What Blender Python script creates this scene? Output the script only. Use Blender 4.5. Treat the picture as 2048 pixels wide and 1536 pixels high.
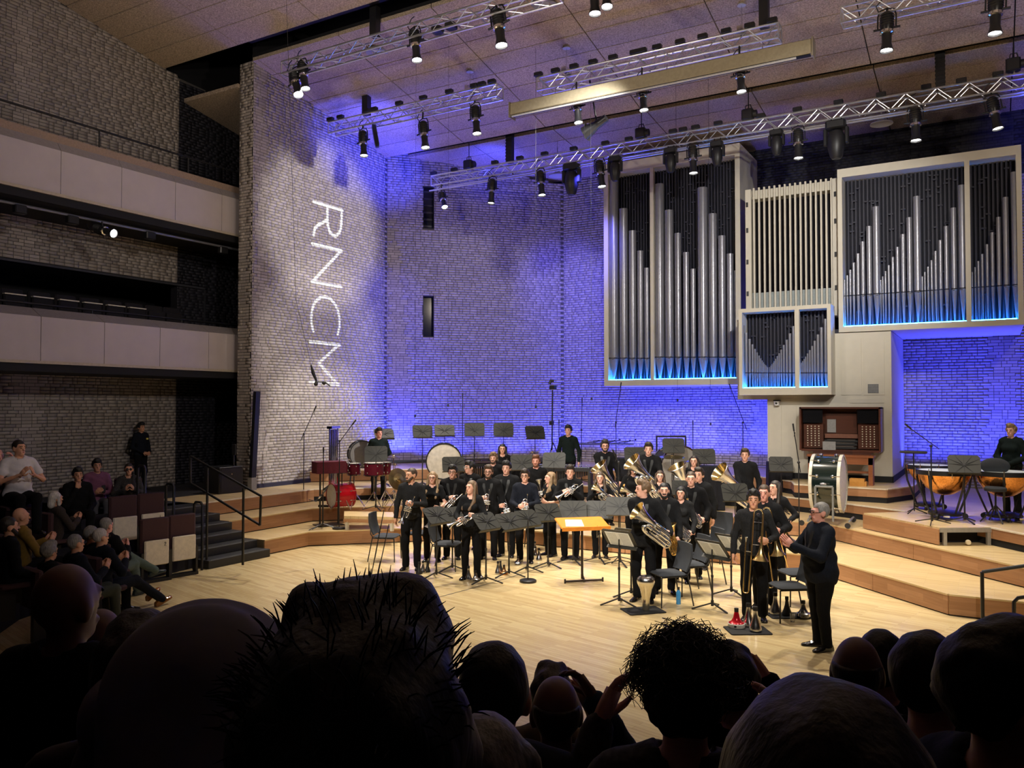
import bpy, math, random
import numpy as np
from mathutils import Vector, Matrix
random.seed(7)
rng = np.random.default_rng(7)
PI = math.pi
sc = bpy.context.scene
for o in list(bpy.data.objects):
    bpy.data.objects.remove(o)
COL = sc.collection

# ------------------------------------------------------------------ camera
FPX, CAMH, YAW, PITCH = 1640.0, 2.95, math.radians(30.3), math.atan(43 / 1640)
cam_d = bpy.data.cameras.new('camera'); cam = bpy.data.objects.new('camera', cam_d); COL.objects.link(cam)
cam.location = (0, 0, CAMH); cam.rotation_euler = (PI / 2 + PITCH, 0, YAW)
cam_d.sensor_width = 36; cam_d.lens = 36 * FPX / 2048; cam_d.clip_start = .05; cam_d.clip_end = 200
sc.camera = cam
sc.view_settings.view_transform = 'Standard'; sc.view_settings.look = 'None'
sc.view_settings.gamma = 1; sc.view_settings.use_curve_mapping = False
sc.view_settings.exposure = 0.42

# ------------------------------------------------------------------ world: a dim hall
w = bpy.data.worlds.new('hall_air'); sc.world = w; w.use_nodes = True
w.node_tree.nodes['Background'].inputs[0].default_value = (.62, .58, .72, 1)
w.node_tree.nodes['Background'].inputs[1].default_value = .05

def lamp(name, kind, loc, target, power, col, **kw):
    d = bpy.data.lights.new(name, kind); d.energy = power; d.color = col
    for k, v in kw.items(): setattr(d, k, v)
    o = bpy.data.objects.new(name, d); COL.objects.link(o); o.location = loc
    o.rotation_euler = (Vector(target) - Vector(loc)).to_track_quat('-Z', 'Y').to_euler()
    return o
WARM = (1, .90, .74); BLUE = (.035, .05, 1.0); VIO = (.085, .08, 1.0)
# stage wash from the lantern positions on the trusses (position, aim, watts, half cone)
for loc, tgt, pw, cone in [
    ((-12.6, 14.1, 10.2), (-8.8, 13.0, 0), 1500, 30), ((-9.6, 14.1, 10.2), (-8.2, 12.4, 0), 1500, 32),
    ((-7.3, 14.1, 10.2), (-6, 12.2, 0), 1500, 32), ((-5.0, 14.1, 10.2), (-3.2, 12.0, 0), 1500, 32),
    ((-2.0, 14.1, 10.2), (-1.0, 12.4, 0), 1100, 32),
    ((-13.8, 16.3, 9.3), (-13.2, 15.0, .6), 800, 32), ((-11.8, 16.3, 9.3), (-10, 15.2, .3), 900, 32),
    ((-7.6, 16.2, 8.9), (-6.5, 15.4, .3), 800, 32), ((-4.4, 16.2, 8.9), (-3.6, 16.0, .6), 900, 32),
    ((-1.9, 16.3, 9.3), (-1.2, 16.2, .6), 650, 32), ((0.6, 16.3, 9.3), (0.2, 14.8, .6), 600, 32)]:
    lamp('stage_wash', 'SPOT', loc, tgt, pw, WARM, spot_size=math.radians(2 * cone), spot_blend=.8, shadow_soft_size=.07)
# front light for the faces from unseen spots over the audience
for loc, tgt, pw in [((-7.5, 3.0, 8.0), (-9.0, 14.6, 1.4), 3000), ((-3.0, 2.6, 8.0), (-5.4, 14.4, 1.4), 3000), ((1.0, 3.0, 8.0), (-3.0, 14.0, 1.4), 1900), ((4.0, 5.5, 8.5), (-.2, 17.5, 1.2), 800)]:
    lamp('front_wash', 'SPOT', loc, tgt, pw, (1, .93, .82), spot_size=math.radians(34), spot_blend=.7, shadow_soft_size=.1)
# white light across the left stage wall and the organ
for zt, pw in ((1.6, 7200), (4.6, 4600), (7.9, 7600)):
    lamp('wall_wash', 'SPOT', (.5, 16.6, 9.0), (-15.75, 16.75, zt), pw, (1, .95, .9), spot_size=math.radians(18.5), spot_blend=.6, shadow_soft_size=.1)
lamp('back_wall_wash', 'SPOT', (-6.0, 14.3, 9.9), (-13.2, 21.9, 5.0), 1000, (1, .95, .9), spot_size=math.radians(60), spot_blend=1, shadow_soft_size=.12)
# added unseen fill spots: stage spill on the left side, brightness on the ceiling
lamp('spill_fill', 'SPOT', (5.0, 3.5, 9.2), (-17.5, 9.6, 5.0), 1500, (1, .9, .86), spot_size=math.radians(46), spot_blend=1, shadow_soft_size=.3)
for loc, tgt in (((-9.5, 5.0, 8.2), (-9, 14.5, 11.6)), ((3.5, 8.0, 8.6), (-3, 15.0, 11.4))):
    lamp('ceiling_fill', 'SPOT', loc, tgt, 800, (1, .86, .72), spot_size=math.radians(150), spot_blend=1, shadow_soft_size=.2)
lamp('organ_wash', 'SPOT', (0, 8.0, 8.2), (-4.4, 21, 6.2), 3400, (1, .97, .93), spot_size=math.radians(40), spot_blend=1, shadow_soft_size=.12)
# blue floor battens along the foot of the back walls, and blue heads on the back truss
for loc, tgt, pw, sx in [((-15.2, 19.35, 1.3), (-15.55, 19.5, 6), 130, 1.0), ((-14.3, 20.45, 1.3), (-14.7, 20.85, 6), 55, 1.6),
                         ((-12.9, 21.8, 1.3), (-13.35, 22.25, 6), 55, 1.6), ((-11.5, 22.8, 1.3), (-11.75, 23.5, 6), 80, 1.2),
                         ((-9.6, 22.8, 1.3), (-9.6, 23.6, 5.2), 105, 2.0), ((-7.3, 22.8, 1.3), (-7.3, 23.6, 5.2), 120, 2.0), ((-5.4, 22.6, 1.3), (-5.4, 23.6, 5), 90, 1.2),
                         ((-.9, 22.7, 1.3), (-.9, 23.6, 5), 110, 1.8), ((1.4, 22.7, 1.3), (1.4, 23.6, 5), 110, 1.8)]:
    d = lamp('blue_floor_wash', 'AREA', loc, tgt, pw, BLUE, shape='RECTANGLE', size=.16, size_y=sx, spread=math.radians(120))
    n = Vector(tgt) - Vector(loc); ax = Vector((1, 1, 0)) if loc[0] < -12.5 else Vector((1, 0, 0))
    z = -n.normalized(); y = (ax - z * ax.dot(z)).normalized(); x = y.cross(z)
    d.matrix_world = Matrix.Translation(loc) @ Matrix((x, y, z)).transposed().to_4x4()
for loc, tgt, pw, sz, c in [((-13.4, 18.9, 9.2), (-15.7, 19.3, 10.2), 420, 80, BLUE), ((-11.0, 19.4, 9.0), (-11.6, 23.4, 6.5), 950, 50, VIO), ((-9.3, 19.4, 9.0), (-10.3, 23.4, 6), 1100, 46, VIO), ((-13.6, 18.4, 9.0), (-15.75, 19.2, 4.5), 520, 56, VIO),
                            ((-13.2, 16.6, 9.2), (-15.2, 17.8, 10.8), 700, 95, (.06, .07, 1)), ((0.9, 18.5, 8.9), (1.5, 23.4, 9.4), 420, 46, BLUE), ((1.6, 17.5, 9.2), (2.2, 19.0, 10.4), 60, 90, BLUE), ((-12.4, 19.9, 9.5), (-12.9, 20.9, 10.4), 200, 110, BLUE)]:
    lamp('blue_head', 'SPOT', loc, tgt, pw, c, spot_size=math.radians(sz), spot_blend=1, shadow_soft_size=.15)

# ------------------------------------------------------------------ pixel to place (the photograph's own geometry)
_fh = Vector((-math.sin(YAW), math.cos(YAW), 0)); _rt = Vector((math.cos(YAW), math.sin(YAW), 0)); _z = Vector((0, 0, 1))
_fw = _fh * math.cos(PITCH) + _z * math.sin(PITCH); _up = -_fh * math.sin(PITCH) + _z * math.cos(PITCH)
CAM = Vector((0, 0, CAMH))
def ray(u, v): return _fw * FPX + _rt * (u - 1024) + _up * (768 - v)
def atz(u, v, z=0): d = ray(u, v); return CAM + d * ((z - CAMH) / d.z)
def atX(u, v, x): d = ray(u, v); return CAM + d * (x / d.x)
def atY(u, v, y): d = ray(u, v); return CAM + d * (y / d.y)
def atd(u, v, dep): return CAM + ray(u, v) * (dep / FPX)
def turn(p, a):
    """rotation about z that makes a thing facing -Y face the camera, turned a degrees to its viewer's right"""
    t = Vector((-p[0], -p[1], 0)).normalized(); a = math.radians(a)
    d = t * math.cos(a) + Vector((-t.y, t.x, 0)) * math.sin(a)
    return math.atan2(d.x, -d.y)

# ------------------------------------------------------------------ materials
def lin(r, g, b):
    f = lambda c: (c / 255 / 12.92) if c <= 10 else ((c / 255 + .055) / 1.055) ** 2.4
    return (f(r), f(g), f(b))
MATS = {}
def mat(name, col, rough=.6, metal=0, var=.08, scale=20, bump=0, emit=None, es=0, coat=0, stretch=None, spec=.5, trans=0):
    """principled material with a little procedural colour and relief variation"""
    if name in MATS: return MATS[name]
    m = bpy.data.materials.new(name); m.use_nodes = True; nt = m.node_tree; b = nt.nodes['Principled BSDF']
    b.inputs['Roughness'].default_value = rough; b.inputs['Metallic'].default_value = metal
    b.inputs['Specular IOR Level'].default_value = spec; b.inputs['Coat Weight'].default_value = coat
    b.inputs['Transmission Weight'].default_value = trans
    tc = nt.nodes.new('ShaderNodeTexCoord'); mp = nt.nodes.new('ShaderNodeMapping')
    if stretch: mp.inputs['Scale'].default_value = stretch
    n = nt.nodes.new('ShaderNodeTexNoise'); n.inputs['Scale'].default_value = scale; n.inputs['Detail'].default_value = 3
    nt.links.new(tc.outputs['Object'], mp.inputs['Vector']); nt.links.new(mp.outputs['Vector'], n.inputs['Vector'])
    r = nt.nodes.new('ShaderNodeValToRGB'); r.color_ramp.elements[0].position = .3; r.color_ramp.elements[1].position = .7
    r.color_ramp.elements[0].color = tuple(c * (1 - var) for c in col) + (1,); r.color_ramp.elements[1].color = tuple(min(1, c * (1 + var)) for c in col) + (1,)
    nt.links.new(n.outputs['Fac'], r.inputs['Fac']); nt.links.new(r.outputs['Color'], b.inputs['Base Color'])
    if bump:
        bp = nt.nodes.new('ShaderNodeBump'); bp.inputs['Strength'].default_value = bump; bp.inputs['Distance'].default_value = .01
        nt.links.new(n.outputs['Fac'], bp.inputs['Height']); nt.links.new(bp.outputs['Normal'], b.inputs['Normal'])
    if emit:
        b.inputs['Emission Color'].default_value = tuple(emit) + (1,); b.inputs['Emission Strength'].default_value = es
    m.diffuse_color = tuple(col) + (1,)
    MATS[name] = m; return m
def brick_mat(name, col, var):
    m = mat(name, col, .75, 0, .06, 60, .25); nt = m.node_tree; b = nt.nodes['Principled BSDF']
    g = nt.nodes.new('ShaderNodeNewGeometry'); oi = nt.nodes.new('ShaderNodeObjectInfo'); ad = nt.nodes.new('ShaderNodeMath'); ad.operation = 'ADD'
    fr = nt.nodes.new('ShaderNodeMath'); fr.operation = 'FRACT'
    nt.links.new(g.outputs['Random Per Island'], ad.inputs[0]); nt.links.new(oi.outputs['Random'], ad.inputs[1]); nt.links.new(ad.outputs[0], fr.inputs[0])
    r2 = nt.nodes.new('ShaderNodeValToRGB'); r2.color_ramp.elements[0].color = (1 - var, 1 - var * 1.1, 1 - var * 1.2, 1); r2.color_ramp.elements[1].color = (1, .97, .93, 1)
    mx = nt.nodes.new('ShaderNodeMix'); mx.data_type = 'RGBA'; mx.blend_type = 'MULTIPLY'; mx.inputs[0].default_value = 1
    src = b.inputs['Base Color'].links[0].from_socket
    nt.links.new(fr.outputs[0], r2.inputs['Fac']); nt.links.new(src, mx.inputs[6]); nt.links.new(r2.outputs['Color'], mx.inputs[7]); nt.links.new(mx.outputs[2], b.inputs['Base Color'])
    return m
def wood_mat(name, c1, c2, rot=0, sc_=(1, 14), rough=.35, gap=.0015, off=.5):
    """strip wood: long boards with tonal changes from strip to strip, laid in the xy plane (or rotated by the object's own axes)"""
    m = bpy.data.materials.new(name); m.use_nodes = True; nt = m.node_tree; b = nt.nodes['Principled BSDF']; b.inputs['Roughness'].default_value = rough
    tc = nt.nodes.new('ShaderNodeTexCoord'); mp = nt.nodes.new('ShaderNodeMapping'); mp.inputs['Rotation'].default_value = rot if isinstance(rot, tuple) else (0, 0, rot)
    nt.links.new(tc.outputs['Object'], mp.inputs['Vector'])
    bt = nt.nodes.new('ShaderNodeTexBrick'); bt.inputs['Scale'].default_value = 1; bt.inputs['Brick Width'].default_value = sc_[0]; bt.inputs['Row Height'].default_value = sc_[1]
    bt.inputs['Mortar Size'].default_value = gap; bt.inputs['Color1'].default_value = c1 + (1,); bt.inputs['Color2'].default_value = c2 + (1,); bt.inputs['Mortar'].default_value = tuple(c * .45 for c in c1) + (1,)
    bt.offset = off; bt.inputs['Bias'].default_value = -.1
    nt.links.new(mp.outputs['Vector'], bt.inputs['Vector'])
    n = nt.nodes.new('ShaderNodeTexNoise'); n.inputs['Scale'].default_value = 6; n.inputs['Detail'].default_value = 4
    mp2 = nt.nodes.new('ShaderNodeMapping'); mp2.inputs['Scale'].default_value = (.6, 6, 6); nt.links.new(mp.outputs['Vector'], mp2.inputs['Vector']); nt.links.new(mp2.outputs['Vector'], n.inputs['Vector'])
    mx = nt.nodes.new('ShaderNodeMix'); mx.data_type = 'RGBA'; mx.blend_type = 'MULTIPLY'; mx.inputs[0].default_value = .35
    rr = nt.nodes.new('ShaderNodeValToRGB'); rr.color_ramp.elements[0].color = (.62, .55, .48, 1); rr.color_ramp.elements[1].color = (1, 1, 1, 1); rr.color_ramp.elements[0].position = .3; rr.color_ramp.elements[1].position = .65
    nt.links.new(n.outputs['Fac'], rr.inputs['Fac']); nt.links.new(bt.outputs['Color'], mx.inputs[6]); nt.links.new(rr.outputs['Color'], mx.inputs[7]); nt.links.new(mx.outputs[2], b.inputs['Base Color'])
    m.diffuse_color = c1 + (1,); MATS[name] = m; return m

M_brick = brick_mat('pale_brick', (.44, .40, .37), .28)
M_dbrick = brick_mat('painted_and_shaded_brick', (.022, .022, .034), .3)  # dark paint on the upper wall; stands for shade around the left passage
M_mortar = mat('brick_mortar', (.085, .078, .075), .9, 0, .2, 40)
M_dmortar = mat('dark_mortar', (.010, .010, .016), .9)
M_floor = wood_mat('stage_strip_floor', lin(222, 200, 152), lin(202, 176, 128), math.radians(13), (1.1, .062), .26, .0012)
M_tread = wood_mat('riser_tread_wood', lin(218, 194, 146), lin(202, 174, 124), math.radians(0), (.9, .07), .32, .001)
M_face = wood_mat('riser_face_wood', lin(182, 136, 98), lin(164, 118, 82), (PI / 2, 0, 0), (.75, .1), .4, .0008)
M_edge = mat('pale_step_edge', lin(226, 214, 190), .4)
M_ceil = mat('woodwool_ceiling_panel', lin(176, 158, 138), .95, 0, .42, 36, .6)
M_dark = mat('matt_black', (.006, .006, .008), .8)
M_black = mat('black_paint', (.012, .012, .014), .45)
M_blackm = mat('black_powder_coat', (.02, .02, .022), .35, .2)
M_fabric = mat('black_chair_fabric', (.028, .032, .04), .9, 0, .2, 150, .1)
M_alu = mat('truss_aluminium', (.75, .76, .8), .28, .85)
M_steel = mat('chrome', (.75, .75, .76), .12, 1)
M_white = mat('organ_white_paint', lin(206, 200, 184), .45, 0, .03, 5)
M_pipe = mat('organ_pipe_metal', lin(136, 136, 144), .28, .35, .05, 8)
M_pal = mat('balcony_panel', lin(186, 176, 176), .55, 0, .04, 3)
M_plaster = mat('balcony_parapet', lin(150, 128, 112), .8, 0, .12, 30, .2)
M_silver = mat('silver_plate', (.80, .82, .88), .2, 1, .03, 10)
M_brass = mat('lacquered_brass', (.82, .60, .26), .26, 1, .05, 10)
M_gold = mat('gilt_bell_inside', (.86, .66, .30), .18, 1, .05, 10)
M_paper = mat('sheet_music_paper', (.84, .88, .9), .8, 0, .02, 5)
M_glow = mat('lamp_lens_lit', (1, 1, 1), .3, emit=(1, .97, .9), es=14)
M_led = mat('blue_led_strip', (.1, .3, 1), .4, emit=(.012, .22, 1.0), es=70)
M_maroon = mat('seat_upholstery', lin(66, 40, 44), .85, 0, .15, 90)
M_seatpan = mat('seat_underside', lin(226, 216, 196), .6)

# ------------------------------------------------------------------ mesh builder
class MB:
    def __init__(s): s.v = []; s.f = []; s.m = []; s.cur = 0
    def add(s, vs, fs):
        o = len(s.v); s.v += [tuple(v) for v in vs]; s.f += [tuple(i + o for i in f) for f in fs]; s.m += [s.cur] * len(fs); return s
    def box(s, a, b):
        x0, y0, z0 = a; x1, y1, z1 = b
        return s.add([(x0, y0, z0), (x1, y0, z0), (x1, y1, z0), (x0, y1, z0), (x0, y0, z1), (x1, y0, z1), (x1, y1, z1), (x0, y1, z1)],
                     [(0, 3, 2, 1), (4, 5, 6, 7), (0, 1, 5, 4), (1, 2, 6, 5), (2, 3, 7, 6), (3, 0, 4, 7)])
    def cbox(s, c, d): return s.box([c[i] - d[i] / 2 for i in range(3)], [c[i] + d[i] / 2 for i in range(3)])
    def bev(s, a, b, r=.02):
        """box with its four vertical edges chamfered and top edge softened"""
        x0, y0, z0 = a; x1, y1, z1 = b
        out = lambda i: [(x0 + r + i, y0 + i), (x1 - r - i, y0 + i), (x1 - i, y0 + r + i), (x1 - i, y1 - r - i), (x1 - r - i, y1 - i), (x0 + r + i, y1 - i), (x0 + i, y1 - r - i), (x0 + i, y0 + r + i)]
        k = r * .6
        R = [[(x, y, z) for x, y in out(i)] for i, z in ((k, z0), (0, z0 + k), (0, z1 - k), (k, z1))]
        return s.loft(R, True, True)
    def loft(s, rings, cap0=False, cap1=False, closed=True):
        n = len(rings[0]); vs = [p for r in rings for p in r]; fs = []
        for i in range(len(rings) - 1):
            for j in range(n if closed else n - 1):
                k = (j + 1) % n; fs.append((i * n + j, i * n + k, (i + 1) * n + k, (i + 1) * n + j))
        if cap0: fs.append(tuple(range(n - 1, -1, -1)))
        if cap1: fs.append(tuple((len(rings) - 1) * n + j for j in range(n)))
        return s.add(vs, fs)
    def tube(s, pts, r, n=8, cap=True, flat=1.0):
        """round tube along a path; r a number or one radius per point"""
        P = [Vector(p) for p in pts]; R = [r] * len(P) if not hasattr(r, '__len__') else list(r)
        rings = []; ref = None
        for i, p in enumerate(P):
            t = (P[min(i + 1, len(P) - 1)] - P[max(i - 1, 0)]).normalized()
            if ref is None: ref = Vector((0, 0, 1)) if abs(t.z) < .9 else Vector((1, 0, 0))
            a = (ref - t * ref.dot(t)); a = a.normalized() if a.length > 1e-6 else t.orthogonal().normalized(); b = t.cross(a); ref = a
            rings.append([tuple(p + (a * math.cos(2 * PI * j / n) * flat + b * math.sin(2 * PI * j / n)) * R[i]) for j in range(n)])
        return s.loft(rings, cap, cap)
    def cyl(s, a, b, r, r2=None, n=12): return s.tube([a, b], [r, r if r2 is None else r2], n)
    def lathe(s, prof, o=(0, 0, 0), ax=(0, 0, 1), n=20, cap=False):
        """profile of (radius, height) turned round an axis"""
        o = Vector(o); t = Vector(ax).normalized(); a = t.orthogonal().normalized(); b = t.cross(a)
        return s.loft([[tuple(o + t * h + (a * math.cos(2 * PI * j / n) + b * math.sin(2 * PI * j / n)) * max(r, 1e-4)) for j in range(n)] for r, h in prof], cap, cap)
    def prism(s, poly, z0, z1):
        n = len(poly); vs = [(x, y, z0) for x, y in poly] + [(x, y, z1) for x, y in poly]
        return s.add(vs, [tuple(range(n - 1, -1, -1)), tuple(range(n, 2 * n))] + [(i, (i + 1) % n, n + (i + 1) % n, n + i) for i in range(n)])
    def ball(s, c, r, n=10, m=6):
        rx, ry, rz = (r, r, r) if not hasattr(r, '__len__') else r
        return s.loft([[(c[0] + rx * max(math.sin(PI * i / m), .001) * math.cos(2 * PI * j / n), c[1] + ry * max(math.sin(PI * i / m), .001) * math.sin(2 * PI * j / n), c[2] - rz * math.cos(PI * i / m)) for j in range(n)] for i in range(m + 1)])
    def xf(s, M, start=0):
        for i in range(start, len(s.v)): s.v[i] = tuple(M @ Vector(s.v[i]))
        return s
    def mesh(s, name, mats, smooth=False):
        me = bpy.data.meshes.new(name); me.from_pydata(s.v, [], s.f)
        for m in (mats if isinstance(mats, (list, tuple)) else [mats]): me.materials.append(m)
        if any(s.m): me.polygons.foreach_set('material_index', s.m)
        if smooth:
            me.polygons.foreach_set('use_smooth', [True] * len(s.f))
            if smooth != 'all': me.set_sharp_from_angle(angle=math.radians(38))
        me.update(); return me
    def build(s, name, mats, parent=None, smooth=False, **kw): return link(name, s.mesh(name, mats, smooth), parent, **kw)
def link(name, me, parent=None, loc=None, rz=None, label=None, cat=None, group=None, kind=None, M=None):
    o = bpy.data.objects.new(name, me); COL.objects.link(o)
    if parent is not None: o.parent = parent
    if loc is not None: o.location = loc
    if rz is not None: o.rotation_euler = (0, 0, rz)
    if M is not None: o.matrix_basis = M
    return tag(o, label, cat, group, kind)
def tag(o, label=None, cat=None, group=None, kind=None):
    if label: o['label'] = label
    if cat: o['category'] = cat
    if group: o['group'] = group
    if kind: o['kind'] = kind
    return o
def thing(name, label, cat, loc=(0, 0, 0), rz=0, group=None, M=None): return link(name, None, None, loc, rz, label, cat, group, M=M)
def struct(name, mb, mats, smooth=False, **kw): return mb.build(name, mats, None, smooth, kind='structure', **kw)
def dup(root, loc=None, rz=None, label=None, M=None):
    r = root.copy(); COL.objects.link(r)
    if loc is not None: r.location = loc
    if rz is not None: r.rotation_euler = (0, 0, rz)
    if M is not None: r.matrix_basis = M
    if label: r['label'] = label
    for ch in root.children:
        c = ch.copy(); COL.objects.link(c); c.parent = r
        for g in ch.children:
            d = g.copy(); COL.objects.link(d); d.parent = c
    return r
ORD = ['first', 'second', 'third', 'fourth', 'fifth', 'sixth', 'seventh', 'eighth', 'ninth', 'tenth', 'eleventh', 'twelfth', 'thirteenth']
# ================================================================== the room
def ceil_z(y): return 11.5 - .2 * (y - 14.19)
mb = MB(); mb.box((-13.2, 2.0, -.3), (6, 16, 0)); floor = struct('floor', mb, M_floor)
mb = MB()   # floor seam of the stage lift, an arc across the boards
sp = [atz(*p) for p in [(820, 1209), (857, 1200), (950, 1175), (1040, 1149), (1100, 1129), (1135, 1117), (1165, 1117), (1210, 1123), (1262, 1132), (1330, 1141), (1400, 1148)]]
for a, b in zip(sp, sp[1:]):
    d = (b - a).normalized(); n = Vector((-d.y, d.x, 0)) * .011
    mb.add([(p.x, p.y, .0015) for p in (a - n, b - n, b + n, a + n)], [(0, 1, 2, 3)])
struct('trim_1', mb, mat('seam_strip', (.03, .025, .02), .6))

TIERS = [
    (.0, .3, [(-12.42, 11.55), (-12.42, 12.76), (-9.9, 15.3), (-2.75, 15.3), (-.55, 13.13), (4.5, 13.13)]),
    (.3, .6, [(-13.45, 11.55), (-13.45, 13.95), (-10.05, 17.35), (-2.85, 17.35), (.5, 14.0), (1.37, 13.13), (4.5, 13.13)]),
    (.6, .9, [(-14.4, 11.55), (-14.4, 14.98), (-10.2, 19.2), (-4.2, 19.2), (-2.62, 18.41), (-1.5, 17.7), (0, 16.02), (1.6, 14.1), (4.5, 14.1)]),
    (.9, 1.2, [(-15.75, 16.25), (-11.4, 20.6), (-4.9, 20.6), (-4.0, 19.7), (-3.8, 19.0), (-1.92, 18.85), (-1.5, 19.9), (-1.45, 23.42)])]
for ti, (z0, z1, line) in enumerate(TIERS):
    back = [(4.5, 23.4), (-15.74, 23.4)] if ti < 3 else [(-15.74, 23.42)]
    if ti < 3: back += [(-15.74, 11.55)] if ti else [(-15.74, 11.55)]
    ins = []
    for i, (x, y) in enumerate(line): ins.append((x, y))
    mb = MB(); mb.prism(ins + back, z0 + .001, z1); t = struct(f'floor_tier_{ti + 1}', mb, M_tread)
    for i in range(len(line) - 1):
        a, b = Vector(line[i]).to_3d(), Vector(line[i + 1]).to_3d(); L = (b - a).length; k = max(1, round(L / 1.9)); d = (b - a) / L; n = Vector((d.y, -d.x, 0))
        low = z0 + (.115 if ti == 2 and i > 0 or ti == 3 and i > 1 else .018)
        for j in range(k):
            s0, s1 = L * j / k + .004, L * (j + 1) / k - .004
            if ti == 3 and i > 6: continue
            ang = math.atan2(d.y, d.x)
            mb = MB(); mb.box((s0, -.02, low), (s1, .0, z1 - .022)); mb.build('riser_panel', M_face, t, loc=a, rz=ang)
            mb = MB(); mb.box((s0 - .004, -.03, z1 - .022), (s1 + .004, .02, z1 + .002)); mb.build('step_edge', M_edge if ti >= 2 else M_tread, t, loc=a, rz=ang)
        mb = MB(); mb.box((0, -.004, z0), (L, .0, low)); mb.build('shadow_gap', M_dark, t, loc=a, rz=math.atan2(d.y, d.x))
# loose timber box at the front of the third tier with an open steel-framed end
bx = thing('stage_box', 'wooden platform box in front of the timpani, open at its right end', 'platform')
mb = MB(); mb.prism([(-2.13, 16.95), (-.78, 15.56), (0, 16.05), (-1.42, 17.58)], .87, .9); mb.build('deck', M_tread, bx)
a, b = Vector((-2.13, 16.95, 0)), Vector((-.78, 15.56, 0)); L = (b - a).length
mb = MB(); mb.box((0, -.02, .615), (L, .0, .87)); mb.build('front_panel', M_face, bx, loc=a, rz=math.atan2(b.y - a.y, b.x - a.x))
c, d = Vector((-.78, 15.56, 0)), Vector((0, 16.05, 0)); L = (d - c).length
mb = MB(); mb.box((0, -.015, .82), (L, .02, .895)); mb.build('steel_edge', mat('grey_steel', (.42, .41, .38), .4, .5), bx, loc=c, rz=math.atan2(d.y - c.y, d.x - c.x))
for s in (.07, L - .1):
    mb = MB(); mb.box((s, 0, .602), (s + .06, .05, .82)); mb.build('leg', MATS['grey_steel'], bx, loc=c, rz=math.atan2(d.y - c.y, d.x - c.x))
mb = MB(); mb.box((0, .3, .603), (L, .32, .82)); mb.build('back_board', M_dark, bx, loc=c, rz=math.atan2(d.y - c.y, d.x - c.x))
p = atz(1935, 1088, .62)
mb = MB(); mb.lathe([(.0, 0), (.035, 0), (.045, .02), (.045, .05), (.035, .07), (0, .07)], (0, 0, .05), (.3, -1, 0), 14); mb.build('tape_roll', mat('cream_tape', lin(220, 205, 170), .6), loc=(p.x, p.y, .603), label='cream tape roll lying under the open end of the platform box', cat='tape')

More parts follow.
